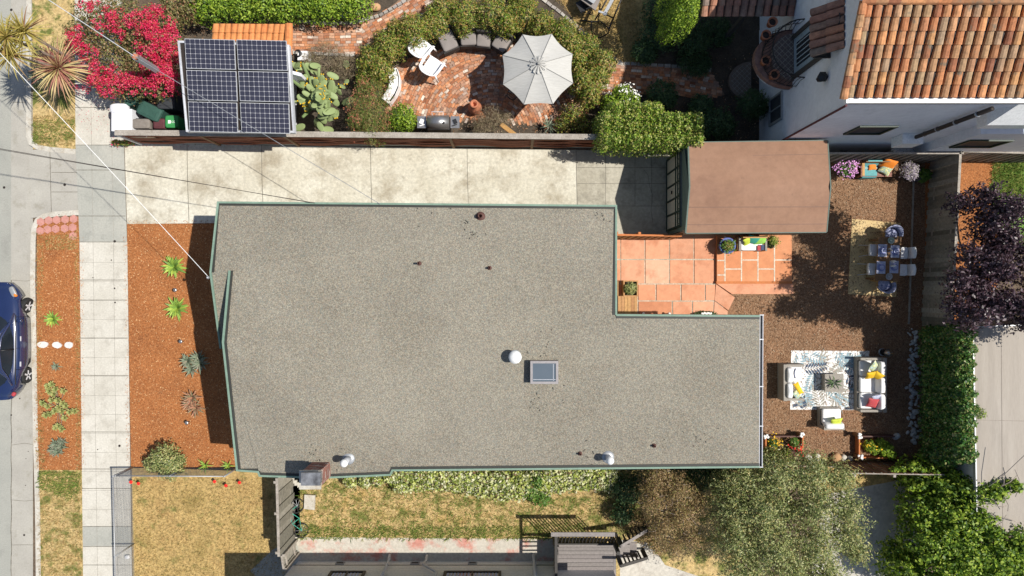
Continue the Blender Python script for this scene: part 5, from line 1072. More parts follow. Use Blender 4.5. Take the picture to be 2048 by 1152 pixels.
rosette('cordyline', 'tall yellow green cordyline leaning over the street corner', 'cordyline', 25, 80, 75, .95, .055, 'cordy', 4.4, (-.5, 1.3), 13, .55, heads=[(14, 74, 4.5), (48, 62, 4.3), (22, 110, 4.1)], lean=(pb2.x, pb2.y), trunk=.05)
rosette('cordyline', 'small green yucca under the striped cordyline', 'plant', 72, 150, 60, .5, .04, 'aloe', .8, (-.3, 1.2), 14, .4, trunk=.04)
rosette('aloe', 'grey spiky plant behind the red fence right of the dry shrub', 'plant', 1098, 252, 24, .42, .05, 'aloe', .4, (.0, 1.2), 15)
shrub('shrub', 'dark leafed bush at the corner of the chain link fences', 'shrub', [L3(322, 918, 28, 1.3), L3(335, 938, 26, 1.1), L3(300, 930, 18, .9), L3(350, 925, 16, .9)], 'olive', 4200, .08, .55, 88)
shrub('shrub', 'scrambling plant at the foot of the white corner wall', 'shrub', [L3(232, 284, 12, .4, .02, 6), L3(248, 285, 12, .4, .02, 6), L3(262, 284, 8, .3, .02, 5)], 'ring', 900, .06, .5, 89, bn=3, extra=[('flowers', G['bract'], 40, .05, .8, None)])
shrub('shrub', 'straggly bare branched bush behind the fence left of the clipped hedge', 'shrub', [L3(1150, 225, 30, 1.3), L3(1130, 250, 24, 1.0), L3(1170, 250, 22, 1.1)], 'ring', 2400, .07, .5, 90, bn=26, br=M['twig'], r0=.015, inner=.2)
shrub('grass_clump', 'dry ornamental grass between the solar shed and the brick path', 'grass', [L3(650, 115, 40, .8), L3(690, 130, 26, .9), L3(620, 120, 20, .6)], 'dryplant', 3500, .16, .06, 91, jit=1.2, bn=8)
# prickly pear: many pads
rd = random.Random(6); c0_ = P(640, 205); pc = thing('prickly_pear', 'large prickly pear cactus with many flat green pads', 'cactus', c0_); mb = MB(); fl_ = MB()
for i in range(98):
    r = abs(rd.gauss(0, 1))*31; a = rd.uniform(0, 2*pi); x = 640 + r*cos(a)*1.05; y = 195 + r*sin(a)*1.5; z = max(.4, 2.1 - r*.022) + rd.uniform(-.3, .3); x = min(max(x, 594), 696); y = min(max(y, 128), 266); c = P(x, y, z)
    R = Matrix.Rotation(rd.uniform(0, 2*pi), 3, 'Z') @ Matrix.Rotation(rd.uniform(.3, 1.4), 3, 'X'); L_ = rd.uniform(.36, .58)
    mb = MB(); mb.sq(c, L_*.52, .045, L_, .9, R, 0, 10, 7); build('pad', mb, G['cactus'], pc, True)
    if rd.random() < (.8 if y < 175 and x > 630 or y < 170 else .25):
        for k in range(3): q = c + R @ Vector((rd.uniform(-.08, .08), 0, L_*.52)); fl_.sq(q, .05, .05, .09, .8, None, 0, 6, 5)
build('flowers', fl_, M['yellow'], pc, True)['kind'] = 'stuff'
mb = MB()
for i in range(7): a = i*.9; mb.tube([c0_, c0_ + Vector((cos(a)*.4, sin(a)*.6, 1.1)), c0_ + Vector((cos(a)*.7, sin(a)*1.0, 1.7))], [.09, .07, .05], 7)
build('stem', mb, G['cactus'], pc, True)
# red poppies
for x, y, lab in ((262, 964, 'red poppy right beside the chain link corner post'), (277, 967, 'largest red poppy near the chain link corner'), (429, 963, 'red poppy left of the lowest one at the middle of the fence'), (452, 971, 'red poppy standing lowest on the lawn'), (479, 965, 'red poppy at the corner of the gravel roofed house')):
    c = P(x, y, .3); t = thing('poppy', lab, 'flower', (c.x, c.y, 0), 'red poppies along the fence'); mb = MB()
    for k in range(9): a = k*.7; mb.sq(c + Vector((cos(a)*.035, sin(a)*.035, .01*(k % 3))), .07, .045, .03, .8, Matrix.Rotation(a, 3, 'Z'), 0, 8, 5)
    build('petals', mb, M['redpetal'], t, True); mb = MB(); mb.tube([(c.x, c.y, 0), (c.x+.02, c.y, .15), c], .006, 4); build('stem', mb, G['weedgreen'], t)
# ================================================================ OBJECTS
RX = lambda a: Matrix.Rotation(a, 3, 'X')
RY = lambda a: Matrix.Rotation(a, 3, 'Y')
RZ = lambda a: Matrix.Rotation(a, 3, 'Z')
# ---- hexagonal pavers, white stones, pebbles, boulders, garden lights
hexes = [(82, 444), (98, 441), (114, 440), (131, 439), (148, 438), (81, 462), (96, 459), (112, 458), (130, 457), (146, 455), (147, 472)]
for i, (x, y) in enumerate(hexes):
    c = P(x, y); mb = MB(); r = .163; mb.prism([(c.x + r*cos(pi/3*k + .5), c.y + r*sin(pi/3*k + .5)) for k in range(6)], 0, .03)
    nn_ = ('nearest the street', 'second from the street', 'in the middle', 'second from the sidewalk', 'nearest the sidewalk')[i % 5]; lab = 'single pink hexagonal paver laid below the two rows' if i == 10 else ('pink hexagonal paver of the upper row, ' + nn_ if i < 5 else 'pink hexagonal paver of the lower row, ' + nn_)
    solo('hexagonal_paver', mb, M['hexp'], lab, 'paver', 'pink hexagonal pavers' if i == 10 else ('hexagonal pavers, first row' if i < 5 else 'hexagonal pavers, second row'))
for (x, y, w, lab) in ((87, 689, .46, 'long white stepping stone nearest the kerb'), (115, 690, .38, 'white stepping stone between the two others in the mulch strip'), (139, 690, .35, 'white stepping stone nearest the sidewalk')):
    mb = MB(); c = P(x, y); rd = random.Random(x); mb.prism([(c.x + w/2*cos(a)*rd.uniform(.85, 1.05)*(1.0 if abs(cos(a)) > .5 else 1.1), c.y + .13*sin(a)*rd.uniform(.85, 1.05)) for a in [k*2*pi/9 for k in range(9)]], 0, .05); solo('stepping_stone', mb, M['stonew'], lab, 'stone', 'white stepping stones')
rd = random.Random(9); protos = []
for k in range(5):
    mb = MB(); mb.sq((0, 0, .05), .16, .12, .10, .85, None, 0, 10, 7); o = build('river_stone', mb, M['pebble'], None, True, (0, 0, 0)); tag(o, 'pale rounded river stone lying in the strip beside the ivy hedge', 'stone', 'river stones beside the ivy'); protos.append(o)
n_ = 0
for i in range(135):
    x = 1827 + rd.gauss(0, 6.5) - (2 if i % 3 else -2); y = 660 + i*(225/135) + rd.uniform(-3, 3); c = P(x, y)
    o = protos[n_] if n_ < 5 else protos[n_ % 5].copy()
    if n_ >= 5: COL.objects.link(o)
    o.location = (c.x, c.y, 0); o.rotation_euler = (0, 0, rd.uniform(0, 3)); s = rd.uniform(.5, 1.25); o.scale = (s, s*rd.uniform(.7, 1.2), s); n_ += 1
mb = MB(); c = P(1790, 872); mb.sq(c + Vector((0, 0, .08)), .32, .22, .2, .8, RZ(.6)); solo('river_stone', mb, M['pebble'], 'larger pale flat stone at the planter corner by the pebble strip', 'stone', smooth=True)
for x, y, s, m, lab in ((1632, 913, .28, 'kerb', 'greenish boulder second from the left in the boulder row'), (1669, 914, .40, 'honeyb', 'big orange boulder in the boulder row'), (1614, 914, .3, 'kerb', 'grey boulder at the left end of the row beside the dark red plant'), (1685, 915, .27, 'kerb', 'small pale boulder touching the big orange one'), (1698, 916, .22, 'kerb', 'small pale boulder near the planter post')):
    if m == 'honeyb' and 'honeyb' not in M: M['honeyb'] = mat('orange_boulder', [(.42,.24,.12), (.55,.33,.18)], 3, 6)
    c = P(x, y); mb = MB(); mb.sq((c.x, c.y, s*.3), s, s*.85, s*.7, .8, RZ(x)); solo('boulder', mb, M[m], lab, 'boulder', 'boulders in a row', True)
for x, y, lab in ((357, 580, 'small copper garden light between the two bright agaves'), (368, 682, 'small copper garden light above the grey aloe clump'), (380, 843, 'small copper garden light below the reddish aloe')):
    c = P(x, y); t = thing('garden_light', lab, 'lamp', c, 'garden lights in the mulch'); mb = MB(); mb.tube([c, c + Vector((0, 0, .28))], .012, 6); build('stake', mb, M['black'], t); mb = MB(); mb.lathe(c + Vector((0, 0, .28)), [(.03, -.08), (.075, 0), (.07, .015), (.03, .03), (.001, .035)], 12); build('lamp_cap', mb, M['steel'], t, True)
# ---- car
def car():
    c = P(8, 680, 0); cx = c.x + .24; cy = c.y; Lh = 2.22; t = thing('parked_car', 'dark blue sedan parked at the kerb with its front wheel turned', 'car', (cx, cy, -.12))
    z0 = -.12; n = 26; sec = []
    for i in range(n+1):
        u = -1 + 2*i/n; y = cy + u*Lh; e = (1-abs(u)**3.2)**.42; w = .885*max(.30, e); w = w*(1 - .05*max(0, u)); 
        hood = .98 if -.55 < u < .35 else (.98 - (u-.35)*.36 if u >= .35 else 1.0 - (-.55-u)*.22); hood -= .22*(abs(u)**10)
        lo = .2 + .12*abs(u)**8
        arch = max(0, 1-((u*Lh-1.33)/.36)**2) if abs(u*Lh-1.33) < .36 else (max(0, 1-((u*Lh+1.33)/.36)**2) if abs(u*Lh+1.33) < .36 else 0)
        lo2 = lo + .44*math.sqrt(arch) if arch > 0 else lo
        row = [(0, hood+.03), (w*.45, hood+.02), (w*.78, hood-.01), (w*.93, hood-.08), (w*1.0, hood-.2), (w*1.015, .62), (w*1.0, max(.42, lo2)), (w*.96, max(lo, lo2)), (w*.6, lo+.02)]
        sec.append([(cx + x, y, z+z0) for x, z in row] + [(cx - x, y, z+z0) for x, z in reversed(row[1:])])
    mb = MB(); k = len(sec[0]); mb.add([v for s in sec for v in s], [(i*k+j, i*k+(j+1) % k, (i+1)*k+(j+1) % k, (i+1)*k+j) for i in range(n) for j in range(k)] + [tuple(range(k)), tuple(range(n*k+k-1, n*k-1, -1))])
    body = build('body', mb, M['carpaint'], t, True)
    # greenhouse: belt outline and roof outline
    def outl(y0, y1, w0, w1, z, m=24, p=2.6):
        r = []
        for i in range(m):
            a = 2*pi*i/m; s = math.copysign(abs(sin(a))**(2/p), sin(a)); q = math.copysign(abs(cos(a))**(2/p), cos(a)); y = (y0+y1)/2 + (y1-y0)/2*s; w = w0 + (w1-w0)*(s+1)/2; r.append((cx + w*q, cy + y, z+z0))
        return r
    o1 = outl(-1.72, 1.02, .70, .76, .95); o2 = outl(-1.02, .28, .53, .56, 1.42); o3 = outl(-.9, .15, .40, .42, 1.465); m = 24
    mb = MB(); mb.add(o1+o2, [(i, (i+1) % m, m+(i+1) % m, m+i) for i in range(m)]); build('windows', mb, M['glass'], t, True)
    mb = MB(); mb.add(o2+o3, [(i, (i+1) % m, m+(i+1) % m, m+i) for i in range(m)] + [tuple(range(m, 2*m))]); build('roof', mb, M['carpaint'], t, True)
    for i in (3, 9, 15, 21):
        mb = MB(); mb.tube([Vector(o1[i]), Vector(o1[i]).lerp(Vector(o2[i]), .5) + Vector((0, 0, .03)), Vector(o2[i])], .05, 6); build('pillar', mb, M['carpaint'], t, True)
    for s in (1, -1):
        mb = MB(); mb.tube([(cx+s*.755, cy-.28, .98+z0), (cx+s*.58, cy-.30, 1.40+z0)], .028, 5); build('pillar', mb, M['black'], t, True)
        pts = [(cx+s*x, cy+y, z+z0) for x, y, z in ((.77, 1.05, .99), (.70, .62, 1.17), (.60, .2, 1.40), (.56, -.35, 1.46), (.58, -.95, 1.38), (.68, -1.35, 1.17), (.72, -1.62, 1.02))]
        mb = MB(); mb.tube(pts, .035, 6); build('roof_rail', mb, M['carpaint'], t, True)
        mb = MB(); mb.tube([(cx+s*.80, cy+1.0, .955+z0), (cx+s*.80, cy-1.6, .965+z0)], .018, 5); build('window_trim', mb, M['black'], t)
        for y in (1.33, -1.33):
            wh_ = thing('w', '', '', (0, 0, 0)); bpy.data.objects.remove(wh_)
            st = -.32*(1 if y > 0 else 0); R = RZ(st) @ RY(pi/2); cc = Vector((cx+s*(.725 if y < 0 else .75), cy+y, .31+z0)); mb = MB(); mb.lathe(cc, [(.215, -.10), (.28, -.10), (.305, -.06), (.305, .06), (.28, .10), (.215, .10)], 22, 0, R)
            ty = build('tyre', mb, M['tyre'], t, True); mb = MB(); mb.lathe(cc, [(.215, -.085), (.215, .085)], 20, 0, R)
            for q in range(5):
                a = q*2*pi/5
                for off in (.1,): mb.box(-.03, .03, 0, .19, .08, .105, 0, R @ RZ(a), cc); mb.box(-.03, .03, 0, .19, -.105, -.08, 0, R @ RZ(a), cc)
            build('rim', mb, M['rimalu'], ty)
        mb = MB(); mb.sq((cx+s*.60, cy+1.86, .80+z0), .20, .42, .12, .6, RZ(s*.45)); hl = build('headlight', mb, M['galv'], t, True); mb = MB(); mb.sq((cx+s*.70, cy+1.73, .81+z0), .09, .13, .13, .7, RZ(s*.45)); build('indicator', mb, M['orange'], hl, True)
        mb = MB(); mb.sq((cx+s*.66, cy-1.97, .84+z0), .13, .16, .12, .6, RZ(-s*.5)); build('tail_light', mb, M['red'], t, True)
        mb = MB(); mb.sq((cx+s*.94, cy+.78, .95+z0), .2, .12, .12, .6); build('wing_mirror', mb, M['carpaint'], t, True)
        for y in (.1, -.85): mb = MB(); mb.box(cx+s*.865-.012, cx+s*.865+.03*s, cy+y-.09, cy+y+.09, .78+z0, .81+z0) if s > 0 else mb.box(cx-.90, cx-.86, cy+y-.09, cy+y+.09, .78+z0, .81+z0); build('door_handle', mb, M['whitemetal'], t)
        mb = MB(); mb.tube([(cx+s*.885, cy+.95, .58+z0), (cx+s*.89, cy-.95, .58+z0)], .015, 5); build('side_moulding', mb, M['black'], t)
        for y in (.92, -.25, -1.05): mb = MB(); mb.tube([(cx+s*.80, cy+y, .955+z0), (cx+s*.872, cy+y, .8+z0), (cx+s*.882, cy+y, .6+z0), (cx+s*.868, cy+y, .35+z0)], .006, 4); build('door_gap', mb, M['black'], t)
car()
# ---- waste bins
def bin_(x, y, zt, w, d, m, label, rot=0, name='wheeled_bin', wheels=True, logo=False):
    c = P(x, y, zt); c.z = 0; R = RZ(rot); t = thing(name, label, 'bin', c, 'waste bins'); mb = MB()
    b = [(-w*.42, -d*.40), (w*.42, -d*.40), (w*.42, d*.40), (-w*.42, d*.40)]; tp = [(-w/2, -d/2), (w/2, -d/2), (w/2, d/2), (-w/2, d/2)]
    vs = [c + R @ Vector((p[0], p[1], .06)) for p in b] + [c + R @ Vector((p[0], p[1], zt-.07)) for p in tp]; mb.add(vs, [(3, 2, 1, 0), (0, 1, 5, 4), (1, 2, 6, 5), (2, 3, 7, 6), (3, 0, 4, 7), (4, 5, 6, 7)]); mb.cb(c + Vector((0, 0, zt-.10)), w*1.04, d*1.04, .04, rot)
    build('body', mb, M[m], t)
    mb = MB(); mb.sq(c + Vector((0, 0, zt-.03)), w*1.06, d*1.06, .10, .3, R, 0, 24, 7); l = build('lid', mb, M[m], t, True)
    mb = MB(); mb.cb(c + R @ Vector((0, -d*.1, zt+.022)), w*.7, d*.5, .02, rot); build('lid_ridge', mb, M[m], l)
    mb = MB(); mb.tube([c + R @ Vector((-w*.35, d*.56, zt-.06)), c + R @ Vector((w*.35, d*.56, zt-.06))], .018, 6); build('handle', mb, M['black'], t)
    for s in (-1, 1): mb = MB(); mb.lathe(c + R @ Vector((s*w*.42, d*.42, .11)), [(.02, -.03), (.11, -.03), (.11, .03), (.02, .03)], 14, 0, R @ RY(pi/2)); build('wheel', mb, M['tyre'], t, True)
    if logo:
        mb = MB(); o = lambda u, v: c + R @ Vector((u, v, zt+.036)); mb.cb(o(-.06, -.02), .10, .12, .004, rot)
        for k in range(2): mb.cb(o(.05+.07*k, .01), .045, .012, .004, rot); mb.cb(o(.05+.07*k, -.05), .045, .012, .004, rot); mb.cb(o(.03+.07*k, -.02), .012, .06, .004, rot)
        build('lettering', mb, M['cushion'], l)
bin_(331, 200, 1.15, .62, .62, 'binblack', 'large dark grey wheeled bin under the magenta flowers')
bin_(298, 222, 1.1, .85, .50, 'bingreen', 'dark green wheeled bin standing askew behind the others', -.45)
bin_(282, 247, 1.0, .62, .34, 'bintaupe', 'brown grey wheeled bin against the white corner wall')
bin_(318, 247, 1.0, .42, .36, 'binmaroon', 'small maroon bin between the brown grey and the bright green one')
bin_(343, 243, 1.1, .46, .44, 'binlime', 'bright green bin with white lettering beside the solar shed', 0, logo=True)
bin_(258, 198, 1.0, .5, .45, 'bingreen', 'shadowed bin half buried in the magenta bougainvillea above the white wall', .3)
# ---- umbrella, bistro set
cu = P(1076, 135, 2.35); uc = Vector((cu.x, cu.y, 0)); t = thing('patio_umbrella', 'octagonal pale grey patio umbrella over the brick patio', 'umbrella', uc); R_ = 1.34; rot0 = .41
mb = MB(); apex = Vector((cu.x, cu.y, 2.72)); n = 8; rows = 5; vs = []; fs = []
for i in range(n):
    a0, a1 = rot0 + 2*pi*i/n, rot0 + 2*pi*(i+1)/n; E0 = Vector((cu.x + R_*cos(a0), cu.y + R_*sin(a0), 2.16)); E1 = Vector((cu.x + R_*cos(a1), cu.y + R_*sin(a1), 2.16)); b = len(vs)
    for k in range(rows+1):
        u = .14 + .86*k/rows; A = apex.lerp(E0, u); B = apex.lerp(E1, u)
        for q in range(5): p = A.lerp(B, q/4); p.z -= .05*sin(pi*q/4)*u; pull = .045*sin(pi*q/4)*u if k == rows else 0; p += (Vector((cu.x, cu.y, p.z)) - p)*pull; vs.append(p)
    fs += [(b+k*5+q, b+k*5+q+1, b+(k+1)*5+q+1, b+(k+1)*5+q) for k in range(rows) for q in range(4)]
    E0b, E1b = E0 - Vector((0, 0, .12)), E1 - Vector((0, 0, .12)); 
mb.add(vs, fs); cano = build('canopy', mb, M['canvas'], t, True)
mb = MB()
for i in range(n): a = rot0 + 2*pi*i/n; mb.tube([apex.lerp(Vector((cu.x + R_*cos(a), cu.y + R_*sin(a), 2.16)), u) + Vector((0, 0, .012)) for u in (.1, .5, 1)], .010, 5)
build('seams', mb, M['canvasseam'], cano); rb_ = MB()
for i in range(n): a = rot0 + 2*pi*i/n; rb_ = MB(); rb_.tube([(cu.x, cu.y, 2.5), (cu.x + R_*cos(a)*.98, cu.y + R_*sin(a)*.98, 2.12)], .012, 5); build('rib', rb_, M['black'], t)
mb = MB(); 
for i in range(24):
    a = 2*pi*i/24; r = .29*(1 + .07*((-1)**i)); mb.add([apex + Vector((0, 0, .05)), Vector((cu.x + r*cos(a-.13), cu.y + r*sin(a-.13), 2.64 + .02*(-1)**i)), Vector((cu.x + r*cos(a+.13), cu.y + r*sin(a+.13), 2.64 - .02*(-1)**i))], [(0, 1, 2)])
build('vent_cap', mb, M['canvas'], cano); mb = MB(); mb.sq(apex + Vector((0, 0, .07)), .10, .10, .08, .8); 
for i in range(12): a = 2*pi*i/12+.2; mb.tube([apex + Vector((0, 0, .055)), Vector((cu.x + .24*cos(a), cu.y + .24*sin(a), 2.665))], .009, 4)
build('finial', mb, M['canvasseam'], t, True)
mb = MB(); mb.tube([uc, apex], .022, 8); build('pole', mb, M['black'], t, True); mb = MB(); mb.lathe(uc, [(.28, .0), (.28, .06), (.06, .12), (.05, .3)], 18); build('base', mb, M['black'], t, True)
def bistro_chair(c, a, label):
    R = RZ(a); t = thing('bistro_chair', label, 'chair', c, 'black wire bistro chairs'); mb = MB(); o = lambda x, y, z: Vector(c) + R @ Vector((x, y, z))
    for k in range(6): mb.tube([o(-.18 + .072*k, -.18, .45), o(-.18 + .072*k, .18, .45)], .008, 4)
    mb.tube([o(.2*cos(q*pi/8), .2*sin(q*pi/8), .45) for q in range(17)], .012, 5); build('seat', mb, M['black'], t)
    mb = MB(); mb.tube([o(-.19, -.18, .45), o(-.2, -.24, .8), o(0, -.26, .9), o(.2, -.24, .8), o(.19, -.18, .45)], .012, 5)
    for k in range(4): mb.tube([o(-.12+.08*k, -.19, .45), o(-.12+.08*k, -.25, .84)], .008, 4)
    build('backrest', mb, M['black'], t)
    for x in (-.17, .17):
        for y in (-.17, .17): mb = MB(); mb.tube([o(x, y, .45), o(x*1.15, y*1.15, 0)], .011, 5); build('leg', mb, M['black'], t)
tc = P(1058, 165); tc.z = .03; t = thing('bistro_table', 'round black wire table under the patio umbrella', 'table', tc); mb = MB(); mb.lathe(tc + Vector((0, 0, .72)), [(.42, 0), (.43, .015), (.42, .025), (.001, .025)], 22); build('tabletop', mb, M['black'], t)
mb = MB(); 
for k in range(3): a = k*2.1; mb = MB(); mb.tube([tc + Vector((cos(a)*.3, sin(a)*.3, 0)), tc + Vector((cos(a)*.05, sin(a)*.05, .4)), tc + Vector((cos(a)*.2, sin(a)*.2, .72))], .013, 5); build('leg', mb, M['black'], t)
bistro_chair(P(1022, 145, .03), 1.9, 'black wire chair on the upper left side under the umbrella')
bistro_chair(P(1025, 195, .03), .9, 'black wire chair on the lower left side under the umbrella')
# ---- stacked white plastic armchairs
def mono(c, a, label, z=0):
    R = RZ(a); t = thing('plastic_armchair', label, 'chair', c, 'white plastic armchairs'); o = lambda x, y, zz: Vector(c) + R @ Vector((x, y, zz+z))
    mb = MB(); mb.sq(o(0, .02, .42), .50, .50, .05, .3, R); build('seat', mb, M['plastic'], t, True)
    mb = MB(); K = 10; vs = []
    for i in range(K+1):
        f = -1 + 2*i/K; bx = .27*f; by = -.25 + .10*abs(f)**2.5; hh = .86 - .12*abs(f)**3
        for zz, oy in ((.42, 0), (.62, -.07), (hh, -.15), (hh, -.12), (.62, -.04), (.42, .03)): vs.append(o(bx, by+oy, zz))
    mb.add(vs, [(i*6+j, (i+1)*6+j, (i+1)*6+(j+1) % 6, i*6+(j+1) % 6) for i in range(K) for j in range(6)]); build('backrest', mb, M['plastic'], t, True)
    for s in (-1, 1):
        mb = MB(); mb.rail([o(s*.27, -.26, .66), o(s*.30, -.05, .66), o(s*.30, .2, .65), o(s*.28, .27, .60)], .075, .03); build('armrest', mb, M['plastic'], t)
        t.scale = (1.2, 1.2, 1.12)
        for y in (-.2, .24): mb = MB(); mb.tube([o(s*.25, y, .44), o(s*.30, y*1.25, 0)], [.03, .022], 6); mb.tube([o(s*.25, y, .42), o(s*.29, y, .65)], .022, 6); build('leg', mb, M['plastic'], t, True)
mono(P(847, 106, .3), 2.45+pi, 'white plastic armchair nearer the hedge, facing its twin'); mono(P(868, 141, .3), 2.45+pi+.1, 'white plastic armchair nearer the middle of the brick patio')
# ---- grey cushioned patio seats, curved white bench, clay pot
def wick(c, a, w, d, label, z=0, cm='greycushion', fm='darkwicker', back=True, name='cushioned_chair', cat='chair', g='grey cushioned patio seats'):
    R = RZ(a); t = thing(name, label, cat, c, g); o = lambda x, y, zz: Vector(c) + R @ Vector((x, y, zz)); mb = MB(); mb.cb(o(0, 0, .17), w, d, .28, a)
    build('frame', mb, M[fm], t); mb = MB(); mb.sq(o(0, 0, .37), w*.94, d*.94, .14, .25, R, 0, 24, 8); build('seat_cushion', mb, M[cm], t, True)
    if back: mb = MB(); mb.cb(o(0, -d*.5, .42), w, .07, .5, a); build('backrest', mb, M[fm], t)
    return t
wick(P(897, 88, .4), .42+pi, .62, .78, 'grey cushioned patio seat next to the white armchairs'); wick(P(938, 84, .4), .05+pi, .62, .55, 'grey cushioned patio seat partly under the hedge in the middle'); wick(P(968, 88, .4), pi-.1, .55, .5, 'shaded grey patio seat right of the middle one'); wick(P(1003, 92, .4), pi-.55, .6, .62, 'grey cushioned patio seat touching the umbrella edge')
cb_ = P(760, 165); t = thing('curved_bench', 'curved white plastered bench at the western side of the brick patio', 'bench', cb_); mb = MB(); pts = [P(x, y, .45) for x, y in ((793, 138), (798, 155), (797, 172), (790, 188), (780, 202))]; mb.rail([p - Vector((.18, 0, 0)) for p in pts], .36, .42); build('seat', mb, M['plastic'], t); mb = MB(); mb.rail([p + Vector((.0, 0, .0)) for p in pts], .06, .45); build('edge', mb, M['cushion'], t)
c = P(950, 216, .3); c.z = .03; t = thing('chiminea', 'terracotta chimney pot stove standing on the brick patio', 'garden stove', c); mb = MB(); mb.lathe(c, [(.15, 0), (.24, .15), (.26, .32), (.18, .52), (.12, .62), (.115, .80), (.155, .84), (.155, .90), (.10, .90), (.085, .7)], 22); build('body', mb, M['terra'], t, True)
mb = MB(); mb.lathe(c, [(.088, .68), (.001, .68)], 14); build('flue_opening', mb, M['under'], t)
# ---- barbecue
c = P(877, 245, .8); c.z = 0; t = thing('barbecue', 'stainless steel gas barbecue beside the red fence', 'barbecue', c); mb = MB(); mb.box(c.x-.42, c.x+.42, c.y-.27, c.y+.22, .1, .8); build('cabinet', mb, M['black'], t)
mb = MB(); K = 9; vs = []
for s in (-.40, .40):
    for i in range(K+1): a = pi*i/K; vs.append((c.x+s, c.y + .26*cos(a), .82 + .27*sin(a)))
mb.add(vs, [(i, i+1, K+1+i+1, K+1+i) for i in range(K)] + [tuple(range(K, -1, -1)), tuple(range(K+1, 2*K+2))]); lid = build('lid', mb, M['steel'], t, True)
mb = MB(); mb.tube([(c.x-.22, c.y+.24, .9), (c.x-.24, c.y+.36, .95), (c.x+.2, c.y+.36, .95), (c.x+.18, c.y+.24, .9)], .014, 6); build('handle', mb, M['whitemetal'], lid)
mb = MB(); mb.lathe((c.x+.22, c.y-.08, 1.06), [(.045, -.02), (.045, .03), (.03, .035), (.001, .035)], 12); build('thermometer', mb, M['black'], lid)
for s, in ((-1,), (1,)): mb = MB(); mb.cb((c.x+s*.62, c.y, .84), .33, .44, .04); sh = build('side_shelf', mb, M['steel'], t); mb = MB(); mb.cb((c.x+s*.62, c.y+.02, .875), .14, .18, .03, .4*s); mb.cb((c.x+s*.60, c.y-.12, .88), .2, .03, .03, .3); build('utensils', mb, M['plastic'] if s < 0 else M['black'], sh)
for x in (-.36, .36): mb = MB(); mb.lathe((c.x+x, c.y-.2, .08), [(.01, -.03), (.08, -.03), (.08, .03), (.01, .03)], 12, 0, RY(pi/2)); build('wheel', mb, M['tyre'], t)
mb = MB(); a_, b_2 = P(1002, 248, .9), P(1036, 274, 1.1); mb.rail([a_, b_2], .16, .05); mb.rail([a_ + Vector((.08, .02, .012)), b_2 + Vector((.08, .02, .012))], .02, .05); solo('plank', mb, M['honey'], 'honey coloured plank leaning behind the red fence', 'plank')
# glider swing at the top edge
t = thing('garden_swing', 'black tubular garden swing frame on the dry lawn at the top edge', 'swing', P(1205, 20)); mb = MB()
def PP(l): return [P(*p) for p in l]
mb.tube(PP([(1183, 42, .9), (1182, 60, .5), (1187, 72, .3), (1200, 75, .3), (1216, 67, .5), (1222, 45, .9)]), .028, 6); mb.tube(PP([(1190, 40, .9), (1225, -20, 1.2)]), .028, 6); mb.tube(PP([(1217, 60, .6), (1250, -20, 1.2)]), .03, 6); mb.tube(PP([(1160, 40, .1), (1188, 43, .1), (1200, 42, .1), (1217, 56, .1)]), .024, 6); mb.tube(PP([(1210, 28, .9), (1226, 36, .8)]), .03, 6)
build('frame', mb, M['black'], t, True); mb = MB(); mb.rail(PP([(1208, 30, 1.1), (1235, -20, 1.2)]), .12, .04); mb.rail(PP([(1197, 22, 1.12), (1214, 28, 1.12)]), .07, .03); mb.rail(PP([(1176, 0, .9), (1196, -30, .9)]), .5, .04); build('canopy_bar', mb, M['galv'], t)
mb = MB(); mb.prism([P(x, y, .75)[:2] for x, y in ((1162, 0), (1191, 21), (1204, -8), (1200, -40), (1170, -40))], .70, .76); build('seat', mb, M['greycushion'], t)
t = thing('garden_chair', 'dark wire chair in the corner of the dry lawn left of the swing', 'chair', P(1165, 22)); mb = MB(); mb.tube(PP([(1172, 18, .9), (1178, 24, .6), (1186, 27, .4), (1182, 14, .9), (1172, 18, .9)]), .02, 5); mb.tube(PP([(1166, 8, .5), (1170, 25, .2), (1186, 30, 0)]), .018, 5); mb.cb(P(1168, 10, .45), .5, .45, .03, .5); build('frame', mb, M['black'], t)
mb = MB(); c = P(752, 17); mb.sq(c + Vector((0, 0, .12)), .42, .30, .24, .8); solo('rock', mb, M['honeyb'], 'round sandy rock in the bed by the curved brick path', 'rock', smooth=True)
mb = MB(); c = P(692, 34); mb.lathe(c, [(.10, 0), (.15, .24), (.16, .24), (.13, .22), (.001, .2)], 14); solo('flower_pot', mb, M['paleblue'], 'small pale pot at the end of the laurel hedge', 'plant pot', smooth=True)
c = P(612, 118); t = thing('water_tap_box', 'small white box with coiled hose right of the solar shed', 'box', c); mb = MB(); mb.cb(c + Vector((0, 0, .2)), .4, .35, .4); build('body', mb, M['cushion'], t); mb = MB(); mb.tube([c + Vector((.12*cos(k*.6) - .15, .12*sin(k*.6)+.05, .44 + .004*k)) for k in range(34)], .014, 5); build('hose', mb, M['black'], t)
# ---- planter with deck boards against the house
pl = thing('wooden_planter', 'brown wooden planter box with board seat against the house wall', 'planter', P(1255, 595)); a, b = P(1236, 628, .45), P(1275, 592, .45); mb = MB()
for k in range(6): mb.box(a.x + (b.x-a.x)*k/6 + .005, a.x + (b.x-a.x)*(k+1)/6 - .005, a.y, b.y, .40, .45)
build('boards', mb, M['redwood'], pl); mb = MB(); a2, b2 = P(1248, 592, .45), P(1275, 562, .45); mb.rail([(a2.x, a2.y, .47), (b2.x, a2.y, .47), (b2.x, b2.y, .47), (a2.x, b2.y, .47)], .05, .45, closed=True); mb.rail([(a2.x-.22, a2.y, .40), (a2.x-.22, b2.y, .40)], .03, .4); build('box', mb, M['redwood'], pl)
mb = MB(); mb.prism([(a2.x, a2.y), (b2.x, a2.y), (b2.x, b2.y), (a2.x, b2.y)], .02, .3); build('soil', mb, M['darksoil'], pl)
